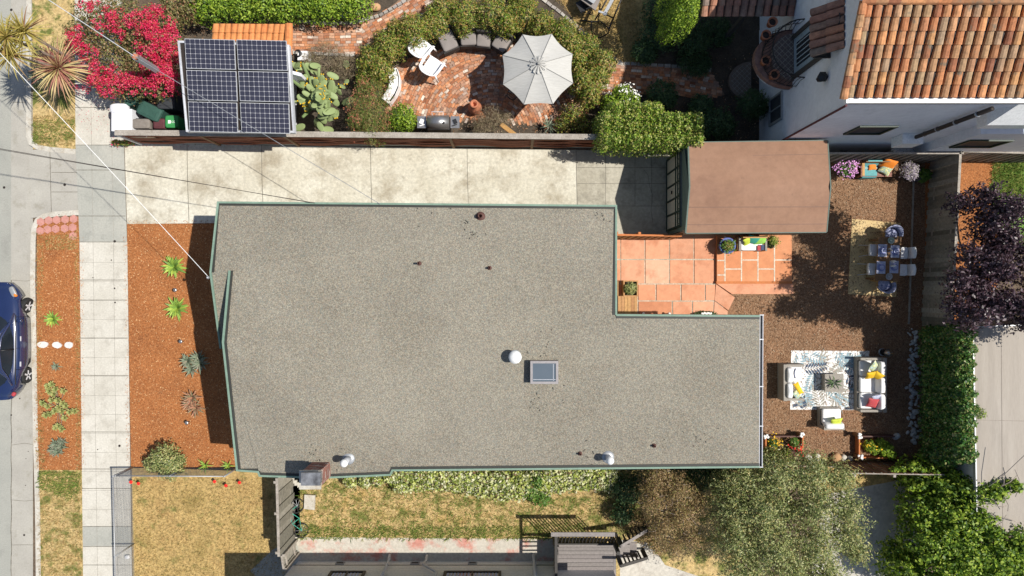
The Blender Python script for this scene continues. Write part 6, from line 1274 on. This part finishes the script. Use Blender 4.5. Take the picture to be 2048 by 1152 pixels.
shrub('sage_plant', 'grey green sage like plant growing in the wooden planter box', 'plant', [L3(1262, 577, 12, .7, .3)], 'olive', 1100, .09, .3, 101, bn=4)
# ---- pots and daybed on the patio
def pot(x, y, r, h, m, label, name='plant_pot', z0=0, rim=1.08):
    c = P(x, y, z0); t = thing(name, label, 'plant pot', c); mb = MB(); mb.lathe(c, [(r*.7, 0), (r, h*.8), (r*rim, h), (r*.88, h), (r*.85, h*.9)], 20); build('pot', mb, M[m], t, True); mb = MB(); mb.lathe(c, [(r*.86, h*.88), (.001, h*.9)], 16); build('soil', mb, M['under'], t); return c
c = pot(1447, 493, .29, .5, 'bluepot', 'round blue glazed pot on the terracotta patio', z0=.03)
shrub('pot_plant', 'leafy green plant with russet tips growing in the blue pot', 'plant', [(c.x, c.y, .58, .20, .20, .15)], 'ring', 700, .08, .35, 102, bn=0, extra=[('leaves', G['weedgreen'], 200, .09, .35, None)])
c = pot(1536, 491, .13, .3, 'under', 'small black pot at the right end of the white cushioned bench', z0=.17)
shrub('pot_plant', 'yellowing twiggy plant beside the white cushioned bench', 'plant', [L3(1550, 483, 13, .8, .3), L3(1546, 476, 8, .9, .4)], 'box', 900, .06, .4, 103, bn=8, inner=.2)
t = thing('daybed', 'wooden bench with white seat cushion on the raised patio', 'bench', P(1504, 490, .17)); a, b = P(1477, 502, .55), P(1533, 474, .55); mb = MB(); mb.box(a.x+.02, b.x-.02, a.y+.02, b.y, .30, .36)
for x, y in ((a.x, a.y), (b.x-.07, a.y), (a.x, b.y-.07), (b.x-.07, b.y-.07)): mb.box(x, x+.07, y, y+.07, .17, .56)
build('frame', mb, M['honey'], t); mb = MB(); mb.box(a.x, a.x+.07, a.y, b.y, .56, .62); build('armrest', mb, M['wicker'], t); mb = MB(); mb.box(b.x-.07, b.x, a.y, b.y, .56, .62); build('armrest', mb, M['wicker'], t); mb = MB(); mb.box(a.x+.08, b.x-.08, b.y-.06, b.y, .36, .85); build('backrest', mb, M['honey'], t)
mb = MB(); mb.sq(((a.x+b.x)/2, (a.y+b.y)/2-.02, .44), b.x-a.x-.18, b.y-a.y-.08, .16, .22, None, 0, 28, 8); build('seat_cushion', mb, M['cushion'], t, True)
def pillow(x, y, z, w, h, rz, tilt, m, label, th=.14, g=None, pat=None):
    c = P(x, y, z); R = RZ(rz) @ RX(tilt); mb = MB(); n = 12; vs = []; q = []
    for s in (1, -1):
        for i in range(n+1):
            for j in range(n+1):
                u, v = -1 + 2*i/n, -1 + 2*j/n; k = (1-abs(u)**2.4)*(1-abs(v)**2.4); pin = 1 - .10*(1-abs(u*v)**.8)*(max(abs(u), abs(v))**6)
                vs.append(c + R @ Vector((u*w/2*pin, v*h/2*pin, s*th/2*max(.03, k**.5))))
    N_ = (n+1)**2; fs = [(s*N_ + i*(n+1)+j, s*N_ + (i+1)*(n+1)+j, s*N_ + (i+1)*(n+1)+j+1, s*N_ + i*(n+1)+j+1) for s in (0, 1) for i in range(n) for j in range(n)]
    e = [i*(n+1) for i in range(n+1)]; mb.add(vs, fs)
    return solo('pillow', mb, M[m], label, 'pillow', g, True)
M['floralp'] = mat('floral_print', [(.6,.62,.58), (.2,.34,.36), (.62,.6,.2), (.7,.7,.68)], 14, 2, rough=.95)
M['redprint'] = mat('red_print', [(.36,.04,.05), (.50,.08,.08), (.40,.05,.07), (.55,.2,.15)], 16, 2, rough=.95)
M['navyprint'] = mat('indigo_print', [(.06,.08,.20), (.45,.47,.60), (.10,.12,.30)], 17, 2, rough=.95)
M['whitefloral'] = mat('white_floral_print', [(.6,.6,.62), (.35,.38,.55), (.65,.66,.7)], 18, 2, rough=.95)
pillow(1497, 481, .62, .44, .42, .5, .9, 'lime', 'lime green pillow at the left on the white cushioned bench', g='pillows on the patio bench'); pillow(1506, 479, .68, .46, .42, -.2, .9, 'teal', 'turquoise green pillow in front on the white cushioned bench', g='pillows on the patio bench'); pillow(1521, 480, .66, .46, .42, .1, .8, 'brightgreen', 'bright apple green pillow at the right on the white cushioned bench', g='pillows on the patio bench')
mb = MB(); c = P(1526, 495, .56); mb.cb(c, .30, .20, .025, .0); mb.cb(c + Vector((-.02, 0, .02)), .12, .20, .02); solo('book', mb, M['navy'], 'dark navy book on the right end of the white bench cushion', 'book')
mb = MB(); c = P(1518, 496, .56); mb.cb(c, .12, .18, .03, .0); solo('book', mb, M['red'], 'pink red book left of the navy one on the bench cushion', 'book')
mb = MB(); 
for k in range(9): a = k*.7; c = P(1412 - 8 + 2.2*k, 627 + 1.5*sin(k*2), .3); mb.sq(c, .09, .09, .07, .8, None, 0, 8, 5)
pcx = P(1408, 628); t = thing('flowering_plant', 'low plant with white flowers against the roof edge of the east wing', 'plant', (pcx.x, pcx.y, 0)); build('flowers', mb, M['whitepetal'], t, True); mb = MB(); p_, n_2 = lobe_points([(pcx.x, pcx.y, .15, .42, .12, .14)], 600, np.random.default_rng(5)); quads('foliage', leaf_quads(p_, n_2, .07, .5, np.random.default_rng(6)), G['shade'], t)
for x, lab in ((1284, 'small white path light left of the other below the patio'), (1335, 'small white path light right of the other below the patio')):
    c = P(x, 627); t = thing('path_light', lab, 'lamp', c, 'white path lights'); mb = MB(); mb.tube([c, c + Vector((0, 0, .3))], .015, 6); build('stake', mb, M['black'], t); mb = MB(); mb.lathe(c + Vector((0, 0, .3)), [(.03, -.05), (.06, 0), (.001, .04)], 10); build('shade', mb, M['cushion'], t, True)
# ---- bench with teal throw
t = thing('garden_bench', 'slatted reddish garden bench below the plank fence', 'bench', P(1751, 340)); a, b = P(1722, 353, .45), P(1784, 328, .45); mb = MB()
for k in range(9): y = a.y + (b.y-a.y)*k/9; mb.box(a.x, b.x, y, y+.035, .42, .45)
build('seat', mb, flat('pinkish_wood', (.36,.17,.13), .7), t)
for x in (a.x, b.x-.06):
    for y in (a.y, b.y-.06): mb = MB(); mb.box(x, x+.06, y, y+.06, 0, .42); build('leg', mb, M['wood'], t)
mb = MB(); mb.box(a.x-.04, a.x+.05, a.y, b.y, .60, .63); build('armrest', mb, M['honey'], t); mb = MB(); mb.box(a.x, b.x, b.y, b.y+.04, .45, .85); build('backrest', mb, M['wood'], t)
mb = MB(); x0q, x1q = P(1727, 0, .5).x, P(1755, 0, .5).x; K = 7
pts = [(a.y-.05, .12), (a.y-.04, .38), (a.y+.03, .475), (a.y+.2, .47), (b.y-.10, .475), (b.y+.0, .6), (b.y+.02, .86), (b.y+.07, .86), (b.y+.08, .6)]
mb.add([(x, y, z) for x in (x0q, x1q) for y, z in pts], [(i, i+1, len(pts)+i+1, len(pts)+i) for i in range(len(pts)-1)]); tw = solo('throw', mb, M['tealdull'], 'teal throw draped over the left half of the slatted bench', 'blanket')
mb = MB()
for y, w, m_ in ((b.y-.02, .03, 0), (b.y-.18, .035, 0)): mb.box(x0q, x1q, y, y+w, .484 if y < b.y-.1 else .565, .49 if y < b.y-.1 else .57)
build('stripes', mb, M['paleblue'], tw)
pillow(1778, 328, .72, .5, .42, -.35, .75, 'orange', 'orange pillow leaning on the fence end of the slatted bench', g='bench pillows'); pillow(1772, 338, .60, .44, .4, -.5, .35, 'floralp', 'green floral pillow in front of the orange pillow', g='bench pillows'); pillow(1745, 333, .52, .3, .26, .1, .1, 'orange', 'small coral pillow lying on the teal throw', .07, 'bench pillows')
c = pot(1695, 340, .2, .32, 'terra', 'terracotta pot of pink flowers beside the garage roof')
shrub('flowering_plant', 'pink flowering plant left of the slatted bench', 'plant', [L3(1695, 337, 16, .65, .25), L3(1703, 334, 10, .7, .3)], 'weedgreen', 1000, .08, .5, 104, bn=0, extra=[('flowers', M['pinkpetal'], 500, .06, .9, None)])
c = pot(1818, 352, .26, .42, 'purplepot', 'dark pot of lavender in front of the plank fence corner'); shrub('lavender', 'pale purple lavender bush in the fence corner pot', 'plant', [L3(1823, 340, 17, .95, .4), L3(1828, 350, 10, .85, .4)], 'lav', 1700, .06, .45, 105, bn=6, jit=1.0)
shrub('shrub', 'fresh green potted shrub right of the lavender', 'plant', [L3(1853, 348, 12, .6, .1), L3(1848, 356, 8, .5, .1)], 'weedgreen', 700, .09, .7, 106, bn=3)
mb = MB(); a, b = P(1783, 302, 1.0), P(1892, 299, 1.0); mb.rail([a, b], .13, .04); mb.rail([a + Vector((0, .08, .03)), b + Vector((-.3, .08, .03))], .02, .1); lad = solo('plastic_trim', mb, M['plastic'], 'long perforated white plastic strip lying on the gravel behind the fence', 'strip'); mb = MB()
for k in range(16): p = a.lerp(b, (k+.5)/16); mb.lathe(p + Vector((0, (-1)**k*.03, .001)), [(.012, 0), (.012, .003)], 8)
build('holes', mb, M['black'], lad)
rd = random.Random(12)
for k in range(9):
    mb = MB(); x = 1662 + 78*rd.random(); p = P(x, rd.uniform(292, 301), .15+.02*k); a = rd.uniform(-.25, .25); d = Vector((cos(a), sin(a), 0))*rd.uniform(.3, .6); mb.rail([p-d, p+d], .05, .03); solo('scrap_board', mb, M['weather'], 'grey scrap board in the jumbled pile between fence and white house', 'board', 'scrap boards behind the fence')
mb = MB(); c = P(1685, 285, .3); mb.lathe((c.x, c.y, 0), [(.28, 0), (.36, .4), (.38, .42), (.34, .40), (.26, .05), (.001, .04)], 20); solo('metal_tub', mb, M['black'], 'black round tub at the foot of the white house wall', 'tub', smooth=True)
# ---- dining set
mb = MB(); q_ = [P(x, y, .012) for x, y in ((1705, 439), (1800, 447), (1791, 593), (1697, 587))]; mb.prism([(p.x, p.y) for p in q_], .004, .02); mb.rail([Vector((p.x, p.y, .024)) for p in q_], .04, .02, closed=True); solo('jute_rug', mb, M['jute'], 'tan jute rug under the dining table', 'rug')
tz = .76; A, B, Cq, D = P(1757, 474, tz), P(1803, 474, tz), P(1799, 563, tz), P(1750, 561, tz)
t = thing('dining_table', 'brown wooden dining table laid for a meal in the shade', 'table', ((A.x+Cq.x)/2, (A.y+Cq.y)/2, 0)); mb = MB()
for k in range(7):
    f0, f1 = k/7+.003, (k+1)/7-.003; mb.prism([A.lerp(B, f0)[:2], A.lerp(B, f1)[:2], D.lerp(Cq, f1)[:2], D.lerp(Cq, f0)[:2]], tz-.035, tz)
build('tabletop', mb, M['wood'], t)
for p in (A, B, Cq, D): q2 = p.lerp((A+Cq)/2, .1); mb = MB(); mb.box(q2.x-.035, q2.x+.035, q2.y-.035, q2.y+.035, .02, tz-.035); build('leg', mb, M['wood'], t)
cen = (A+Cq)/2
def place(x, y, lab):
    c = P(x, y, tz+.003); mb = MB(); mb.cb(c, .33, .46, .006, -.03); solo('placemat', mb, M['whitefloral'], 'pale printed placemat ' + lab, 'placemat', 'placemats')
    t = thing('plate', 'blue plate with a bowl on it, ' + lab, 'plate', c, 'table settings'); mb = MB(); mb.lathe(c + Vector((0, 0, .006)), [(.08, 0), (.145, .015), (.14, .018), (.08, .008), (.001, .008)], 22); build('dish', mb, M['plate'], t, True)
    mb = MB(); mb.lathe(c + Vector((.01, .0, .016)), [(.04, 0), (.085, .05), (.08, .052), (.04, .012), (.001, .01)], 18); build('bowl', mb, M['bluecloth'], t, True)
for x, y, l in ((1765, 501, 'before the upper left chair'), (1790, 503, 'before the upper right chair'), (1762, 535, 'before the lower left chair'), (1788, 534, 'before the lower right chair')): place(x, y, l)
for x, y, l in ((1781, 481, 'round dark serving bowl at the upper end of the table'), (1777, 553, 'round dark serving bowl at the lower end of the table')):
    c = P(x, y, tz+.003); mb = MB(); mb.lathe(c, [(.05, 0), (.13, .05), (.125, .055), (.05, .015), (.001, .012)], 20); mb.sq(c + Vector((0, 0, .035)), .12, .12, .05, .8); solo('serving_bowl', mb, M['floral'] if y < 500 else M['galv'], l, 'bowl', smooth=True)
for x, y, l, m_ in ((1783, 523, 'white bottle standing above the other on the table', 'cushion'), (1782, 532, 'white bottle just below the other on the table', 'cushion')):
    c = P(x, y, tz+.003); mb = MB(); mb.lathe(c, [(.04, 0), (.045, .2), (.02, .26), (.018, .32), (.001, .32)], 12); solo('bottle', mb, M[m_], l, 'bottle', smooth=True)
for k, (x, y) in enumerate(((1777, 498), (1781, 501), (1777, 504))): c = P(x, y, tz+.003); mb = MB(); mb.lathe(c, [(.025, 0), (.03, .09), (.026, .09), (.022, .01), (.001, .01)], 10); solo('drinking_glass', mb, M['galv'], ('uppermost', 'middle', 'lowest')[k] + ' of the three small glasses between the two upper place settings', 'glass', 'glasses on the table')
def dchair(x, y, a, label, seat='cushion', leg='whitemetal', arm=False):
    c = P(x, y, .5); c.z = .02; R = RZ(a); o = lambda u, v, w: c + R @ Vector((u, v, w)); t = thing('dining_chair', label, 'chair', c, 'chairs at the dining table'); mb = MB()
    if not arm:
        mb.sq(o(0, 0, .45), .44, .42, .035, .3, R); build('seat', mb, M['plastic'], t, True); mb = MB(); K = 8; vs = []
        for i in range(K+1):
            f = -1+2*i/K; yb = -.20 - .03*(1-f*f)
            for zz, oo in ((.47, 0), (.83-.03*f*f, -.09), (.83-.03*f*f, -.07), (.47, .02)): vs.append(o(.21*f, yb+oo, zz))
        mb.add(vs, [(i*4+j, (i+1)*4+j, (i+1)*4+(j+1) % 4, i*4+(j+1) % 4) for i in range(K) for j in range(4)]); build('backrest', mb, M['plastic'], t, True)
    else:
        mb.lathe(o(0, 0, .44), [(.001, 0), (.27, 0), (.27, .03), (.001, .03)], 22, 0, R); build('seat', mb, M['honey'], t, True); mb = MB(); vs = []; K = 16
        for i in range(K+1):
            an_ = pi + pi*i/K
            for zz, rr in ((.46, .27), (.82 - .12*abs(cos(an_))**3, .34), (.83 - .12*abs(cos(an_))**3, .31), (.47, .24)): vs.append(o(rr*cos(an_), rr*sin(an_), zz))
        mb.add(vs, [(i*4+j, (i+1)*4+j, (i+1)*4+(j+1) % 4, i*4+(j+1) % 4) for i in range(K) for j in range(4)]); build('backrest', mb, M['navyprint'], t, True)
        mb = MB(); mb.sq(o(0, 0, .51), .46, .46, .10, .7, R); build('seat_cushion', mb, M['navyprint'], t, True)
    for u in (-.18, .18):
        for v in (-.17, .17): mb = MB(); mb.tube([o(u, v, .45), o(u*1.2, v*1.25 - (.12 if v < 0 and not arm else 0), 0)], .013 if not arm else .018, 6); build('leg', mb, M['honey' if arm else 'whitemetal'], t)
dchair(1748, 500, -pi/2, 'white dining chair on the left side nearer the garage'); dchair(1745, 538, -pi/2, 'white dining chair on the left side farther from the garage')
dchair(1806, 506, pi/2, 'white dining chair at the fence side, upper of the two'); dchair(1805, 540, pi/2, 'white dining chair at the fence side, lower of the two')
dchair(1782, 469, pi-.25, 'wooden chair with blue patterned cushion at the upper end of the table', arm=True); dchair(1768, 569, .25, 'wooden chair with blue patterned cushion at the lower end of the table', arm=True)
# ---- lounge set
mb = MB(); q_ = [P(x, y) for x, y in ((1582, 701), (1738, 702), (1736, 820), (1580, 819))]; mb.prism([(p.x, p.y) for p in q_], .004, .02)
def frond(x, y, a, L, m, n=9, curl=.0, w=.05, fan=False):
    c = P(x, y); z = .0235; d = Vector((cos(a), sin(a), 0)); s = Vector((-sin(a), cos(a), 0))
    if fan:
        for k in range(n): b = a + (k-(n-1)/2)*2.6/n; e = Vector((cos(b), sin(b), 0)); f = Vector((-sin(b), cos(b), 0)); mb.poly([Vector((c.x, c.y, z+.0003*k)), *(Vector((c.x, c.y, z+.0003*k)) + v for v in (e*L*.5 - f*w*.5, e*L, e*L*.5 + f*w*.5))], m)
        return
    bx0, bx1, by0, by1 = q_[0].x+.02, q_[1].x-.02, q_[2].y+.02, q_[0].y-.02; okp = lambda vs: all(bx0 < v.x < bx1 and by0 < v.y < by1 for v in vs)
    for k in range(n):
        u = (k+.5)/n; p = Vector((c.x, c.y, z+.0004*k)) + d*L*u + s*curl*u*u*L; ll = L*.42*(1-.75*abs(u-.35))
        for sg in (-1, 1):
            e = (d*.75 + s*sg).normalized(); f = Vector((-e.y, e.x, 0)); vs = [p, p + e*ll*.5 - f*w*.5, p + e*ll, p + e*ll*.5 + f*w*.5]; (mb.poly(vs, m) if okp(vs) else None)
    if okp([Vector((c.x, c.y, z)) + d*L + s*curl*L]): mb.poly([Vector((c.x, c.y, z)) + s*.008, Vector((c.x, c.y, z)) - s*.008, Vector((c.x, c.y, z)) + d*L + s*curl*L], m)
fr = [(1590, 735, 1.0, .75, 1, 0), (1600, 705, -.4, .8, 1, 0), (1606, 738, .05, .75, 3, 0), (1636, 722, 0, .5, 2, 1), (1680, 735, 1.1, .7, 1, 0), (1672, 705, -.9, .8, 1, 0), (1720, 740, 2.3, .75, 1, 0), (1600, 770, -1.2, .85, 1, 0), (1628, 745, -2.0, .6, 1, 0), (1650, 800, .6, .8, 2, 0), (1640, 815, 1.7, .75, 2, 0), (1625, 790, 3.6, .5, 1, 0), (1670, 790, -.7, .7, 2, 1), (1693, 750, -.85, .95, 3, 0), (1700, 815, 2.4, .65, 1, 0), (1715, 790, 1.2, .5, 1, 1), (1584, 815, .2, .45, 3, 0), (1645, 745, -1.2, .8, 1, 0), (1610, 815, 1.5, .5, 2, 1), (1690, 725, -2.6, .6, 2, 0), (1665, 770, 2.6, .5, 2, 1), (1728, 712, 3.6, .5, 1, 0)]
for x, y, a, L, m_, fan in fr: frond(x, y, a, L*1.15, m_, 8, .1, .075 if m_ != 3 else .09, fan)
solo('area_rug', mb, [M['rug'], M['rugblue'], M['ruggrey'], M['rugnavy']], 'white rug printed with blue and grey palm leaves under the lounge set', 'rug')
def sofa(x0, y0, x1, y1, label, back, seats, z=.02, name='sofa', arms=True):
    zt = .62; a, b = P(x0, y1, zt), P(x1, y0, zt); t = thing(name, label, 'sofa' if name != 'armchair' else 'armchair', ((a.x+b.x)/2, (a.y+b.y)/2, 0)); X0, X1, Y0, Y1 = a.x, b.x, a.y, b.y
    mb = MB(); mb.box(X0, X1, Y0, Y1, z, .28); bt = .13
    if back == 'E': bk = (X1-bt, X1, Y0, Y1)
    elif back == 'W': bk = (X0, X0+bt, Y0, Y1)
    else: bk = (X0, X1, Y0, Y0+bt)
    build('frame', mb, M['wicker'], t); mb = MB(); mb.box(*bk, .28, .64); build('backrest', mb, M['wicker'], t)
    if arms:
        for s in (0, 1):
            mb = MB()
            if back in 'EW': mb.box(X0 if back == 'E' else X0+bt, X1-bt if back == 'E' else X1, (Y0, Y1-.09)[s], (Y0+.09, Y1)[s], .28, .56)
            build('armrest', mb, M['wicker'], t)
    if back in 'EW':
        sx0, sx1 = (X0+.04, X1-bt-.02) if back == 'E' else (X0+bt+.02, X1-.04); L_ = (Y1-Y0-.2)/seats
        for k in range(seats):
            yy = Y0+.1+L_*(k+.5); mb = MB(); mb.sq(((sx0+sx1)/2, yy, .36), sx1-sx0, L_*.985, .17, .2, None, 0, 28, 8); build('seat_cushion', mb, M['cushion'], t, True)
            mb = MB(); cx_ = sx1-.08 if back == 'E' else sx0+.08; mb.sq((cx_, yy, .60), .2, L_*.97, .38, .3, RY((.22 if back == 'E' else -.22)), 0, 28, 8); build('back_cushion', mb, M['cushion'], t, True)
    else:
        mb = MB(); mb.sq(((X0+X1)/2, (Y0+Y1)/2+.07, .36), X1-X0-.06, Y1-Y0-.2, .17, .2, None, 0, 28, 8); build('seat_cushion', mb, M['cushion'], t, True)
        mb = MB(); mb.sq(((X0+X1)/2, Y0+.17, .56), X1-X0-.04, .2, .36, .3, RX(.22), 0, 28, 8); build('back_cushion', mb, M['cushion'], t, True)
    return t
sofa(1723, 716, 1773, 825, 'long white cushioned wicker sofa on the right side of the palm leaf rug', 'E', 3)
sofa(1567, 729, 1610, 802, 'two seat wicker sofa on the left side of the palm leaf rug', 'W', 2, name='loveseat')
sofa(1648, 818, 1689, 860, 'single wicker armchair with white cushions below the palm leaf rug', 'S', 1, name='armchair', arms=False)
a, b = P(1650, 784, .42), P(1687, 748, .42); t = thing('coffee_table', 'wicker coffee table in the middle of the palm leaf rug', 'table', ((a.x+b.x)/2, (a.y+b.y)/2, 0)); mb = MB(); mb.box(a.x, b.x, a.y, b.y, .36, .42); build('tabletop', mb, M['wicker'], t); mb = MB(); mb.box(a.x+.04, b.x-.04, a.y+.04, b.y-.04, .022, .36); build('base', mb, M['wicker'], t)
c = P(1667, 765, .42); t = thing('table_plant', 'dark spiky plant in a small bowl on the coffee table', 'plant', c); mb = MB(); mb.lathe(c, [(.06, .001), (.11, .06), (.10, .06), (.001, .05)], 14); build('bowl', mb, M['black'], t, True); mb = MB(); rd = random.Random(8)
for k in range(14): a = rd.choice((0, pi)) + rd.gauss(0, .6); mb.add([c + Vector((0, 0, .06)), c + Vector((cos(a)*.18 - sin(a)*.025, sin(a)*.18 + cos(a)*.025, .14)), c + Vector((cos(a)*.32, sin(a)*.32, .10)), c + Vector((cos(a)*.18 + sin(a)*.025, sin(a)*.18 - cos(a)*.025, .14))], [(0, 1, 2, 3)])
build('leaves', mb, G['shade'], t)
pillow(1747, 733, .72, .40, .40, .9, .7, 'floralp', 'floral pillow at the upper end of the long sofa', g='pillows on the long sofa'); pillow(1743, 750, .66, .42, .40, .2, .8, 'yellow', 'mustard yellow pillow below the floral one on the long sofa', g='pillows on the long sofa'); pillow(1755, 751, .70, .38, .36, -.5, .9, 'yellow', 'bright yellow pillow leaning on the back cushion of the long sofa', g='pillows on the long sofa')
pillow(1745, 806, .64, .40, .40, -.15, .45, 'redprint', 'red patterned pillow at the lower end of the long sofa', g='pillows on the long sofa'); pillow(1751, 795, .66, .36, .34, .2, .9, 'whitefloral', 'grey patterned pillow behind the red one on the long sofa', g='pillows on the long sofa')
pillow(1597, 777, .56, .20, .50, .5, .1, 'yellow', 'long yellow pillow on the two seat sofa', .16); pillow(1593, 790, .54, .24, .34, .7, .2, 'floralp', 'green patterned pillow at the lower end of the two seat sofa'); pillow(1672, 844, .60, .44, .40, .15, .75, 'lime', 'lime yellow pillow on the single armchair')
t = thing('throw_tassels', 'dark tasselled trim of a throw on the two seat sofa cushion', 'throw', P(1590, 745, .5)); mb = MB(); pp = [P(1590 + dx, 737 + 4*k, .475) for k, dx in enumerate((2, 0, -1, -1, 0, 1))]; mb.rail(pp, .03, .02); build('trim', mb, M['navy'], t)
c = P(1764, 704); t = thing('lantern', 'metal garden lantern beside the upper end of the long sofa', 'lantern', c); mb = MB(); mb.lathe(c, [(.15, 0), (.16, .03), (.13, .05)], 14); mb.lathe(c + Vector((0, 0, .42)), [(.13, 0), (.16, .03), (.06, .12), (.02, .16)], 14); build('frame', mb, M['steel'], t, True); mb = MB(); mb.lathe(c, [(.12, .05), (.12, .42)], 12); build('pane', mb, M['glass'], t); mb = MB(); mb.tube([c + Vector((.1*cos(a_*.4), 0, .58 + .1*sin(a_*.4))) for a_ in range(9)], .008, 5); build('handle', mb, M['honey'], t)
# ---- planting frames with posts
def frame(pts, label, posts):
    p0 = P(*pts[0]); t = thing('planting_frame', label, 'planter frame', p0, 'rusty planting frames'); 
    for a, b in zip(pts[:-1], pts[1:]): mb = MB(); mb.rail([P(a[0], a[1], .32), P(b[0], b[1], .32)], .05, .3); build('side_board', mb, M['rustpipe'] if a[1] == b[1] else M['rust'], t)
    for x, y in posts:
        p = P(x, y, .5); mb = MB(); mb.cb((p.x, p.y, .24), .12, .12, .48); po_ = build('post', mb, M['wood'], t); mb = MB(); rd = random.Random(x)
        for k in range(6): mb.sq((p.x + rd.uniform(-.09, .09), p.y + rd.uniform(-.09, .09), .50), .10, .08, .07, .6, RZ(k), 0, 8, 5)
        build('post_top', mb, M['cushion'], po_, True)
frame([(1532, 920), (1532, 873), (1606, 873), (1606, 912)], 'rusty planting frame with pale knobs nearest the gravel roof', [(1532, 872), (1605, 871)])
frame([(1790, 873), (1719, 873), (1719, 915), (1800, 917)], 'rusty planting frame with pale knobs near the ivy hedge', [(1720, 872), (1721, 915)])
shrub('flowering_plant', 'yellow and orange flowering plant inside the frame by the roof corner', 'plant', [L3(1548, 888, 10, .45, .05)], 'weedgreen', 450, .06, .6, 110, bn=0, extra=[('flowers', M['yellow'], 120, .055, .9, None)])
shrub('flowering_plant', 'green plant with red flowers inside the frame by the roof corner', 'plant', [L3(1590, 885, 10, .5, .05), L3(1596, 896, 8, .4, .05)], 'weedgreen', 600, .06, .6, 111, bn=0, extra=[('flowers', M['redpetal'], 90, .07, .9, (1,))])
shrub('shrub', 'dark leafy plant at the bottom of the frame touching the roof', 'plant', [L3(1545, 910, 20, .5, .02), L3(1575, 915, 18, .4, .02)], 'ring', 1800, .07, .5, 112, bn=4)
shrub('flowering_plant', 'green and yellow plant inside the frame near the ivy', 'plant', [L3(1742, 894, 12, .5, .05), L3(1752, 902, 9, .45, .05)], 'vine', 900, .07, .5, 113, bn=0, extra=[('flowers', M['yellow'], 60, .06, .9, (0,))])
shrub('shrub', 'bright pale green leafy plant right of the yellow one in the frame', 'plant', [L3(1775, 900, 15, .6, .05), L3(1765, 888, 10, .55, .05), L3(1785, 910, 10, .5, .05)], 'laurel', 1600, .09, .5, 114, bn=3)
# ---- bicycle, concrete block, climbing things in the lower lawn
def bicycle():
    c = P(612, 1032, 0); t = thing('bicycle', 'small teal bicycle leaning on the grey board fence', 'bicycle', c); R = Matrix.Rotation(-.62, 3, 'Y') @ RZ(.0); tilt = RY(-.95)
    o = lambda y, z, x=0: Vector(c) + RZ(.18) @ (tilt @ Vector((x, y, z)))
    for y in (.48, -.48):
        mb = MB(); r = .26; mb.tube([o(y + r*cos(k*pi/12), r + r*sin(k*pi/12)) for k in range(25)], .022, 6); tyre = build('tyre', mb, M['tyre'], t, True); mb = MB()
        for k in range(10): mb.tube([o(y, r), o(y + .24*cos(k*pi/5), r + .24*sin(k*pi/5))], .004, 3)
        build('spokes', mb, M['galv'], tyre)
    mb = MB(); 
    for a, b in (((.36, .62), (.48, .26)), ((.36, .62), (-.12, .55)), ((-.12, .58), (0, .26)), ((0, .26), (.36, .58)), ((0, .26), (-.48, .26)), ((-.48, .26), (-.12, .55))): mb.tube([o(*a), o(*b)], .013, 7)
    build('frame', mb, M['teal'], t, True); mb = MB(); mb.tube([o(.36, .62), o(.34, .78)], .014, 6); mb.tube([o(.28, .82, -.26), o(.34, .78, -.08), o(.34, .78, .08), o(.28, .82, .26)], .014, 6); build('handlebar', mb, M['black'], t, True)
    mb = MB(); mb.tube([o(-.12, .55), o(-.14, .68)], .012, 6); mb.sq(o(-.14, .71), .13, .24, .06, .7, RZ(.18) @ tilt); build('saddle', mb, M['black'], t, True)
bicycle()
mb = MB(); c = P(619, 1004, .12); mb.prism([(c.x + x, c.y + y) for x, y in ((-.21, -.26), (.19, -.30), (.21, .26), (-.19, .28))], 0, .14); solo('concrete_block', mb, M['kerb'], 'rough concrete block lying on the lawn right of the bicycle', 'block')
mb = MB()
for k in range(3): c = P(585+6*k, 962+4*k, .1); mb.cb((c.x, c.y, .05), .10, .2, .1, .1)
solo('brick_pile', mb, M['kerb'], 'pale bricks piled between the chimney and the grey board fence', 'bricks')
mb = MB(); c = P(258, 1112); mb.sq(c + Vector((0, 0, .09)), .2, .16, .16, .8); solo('stone', mb, M['cushion'], 'small white stone at the foot of the chain link fence', 'stone', smooth=True)
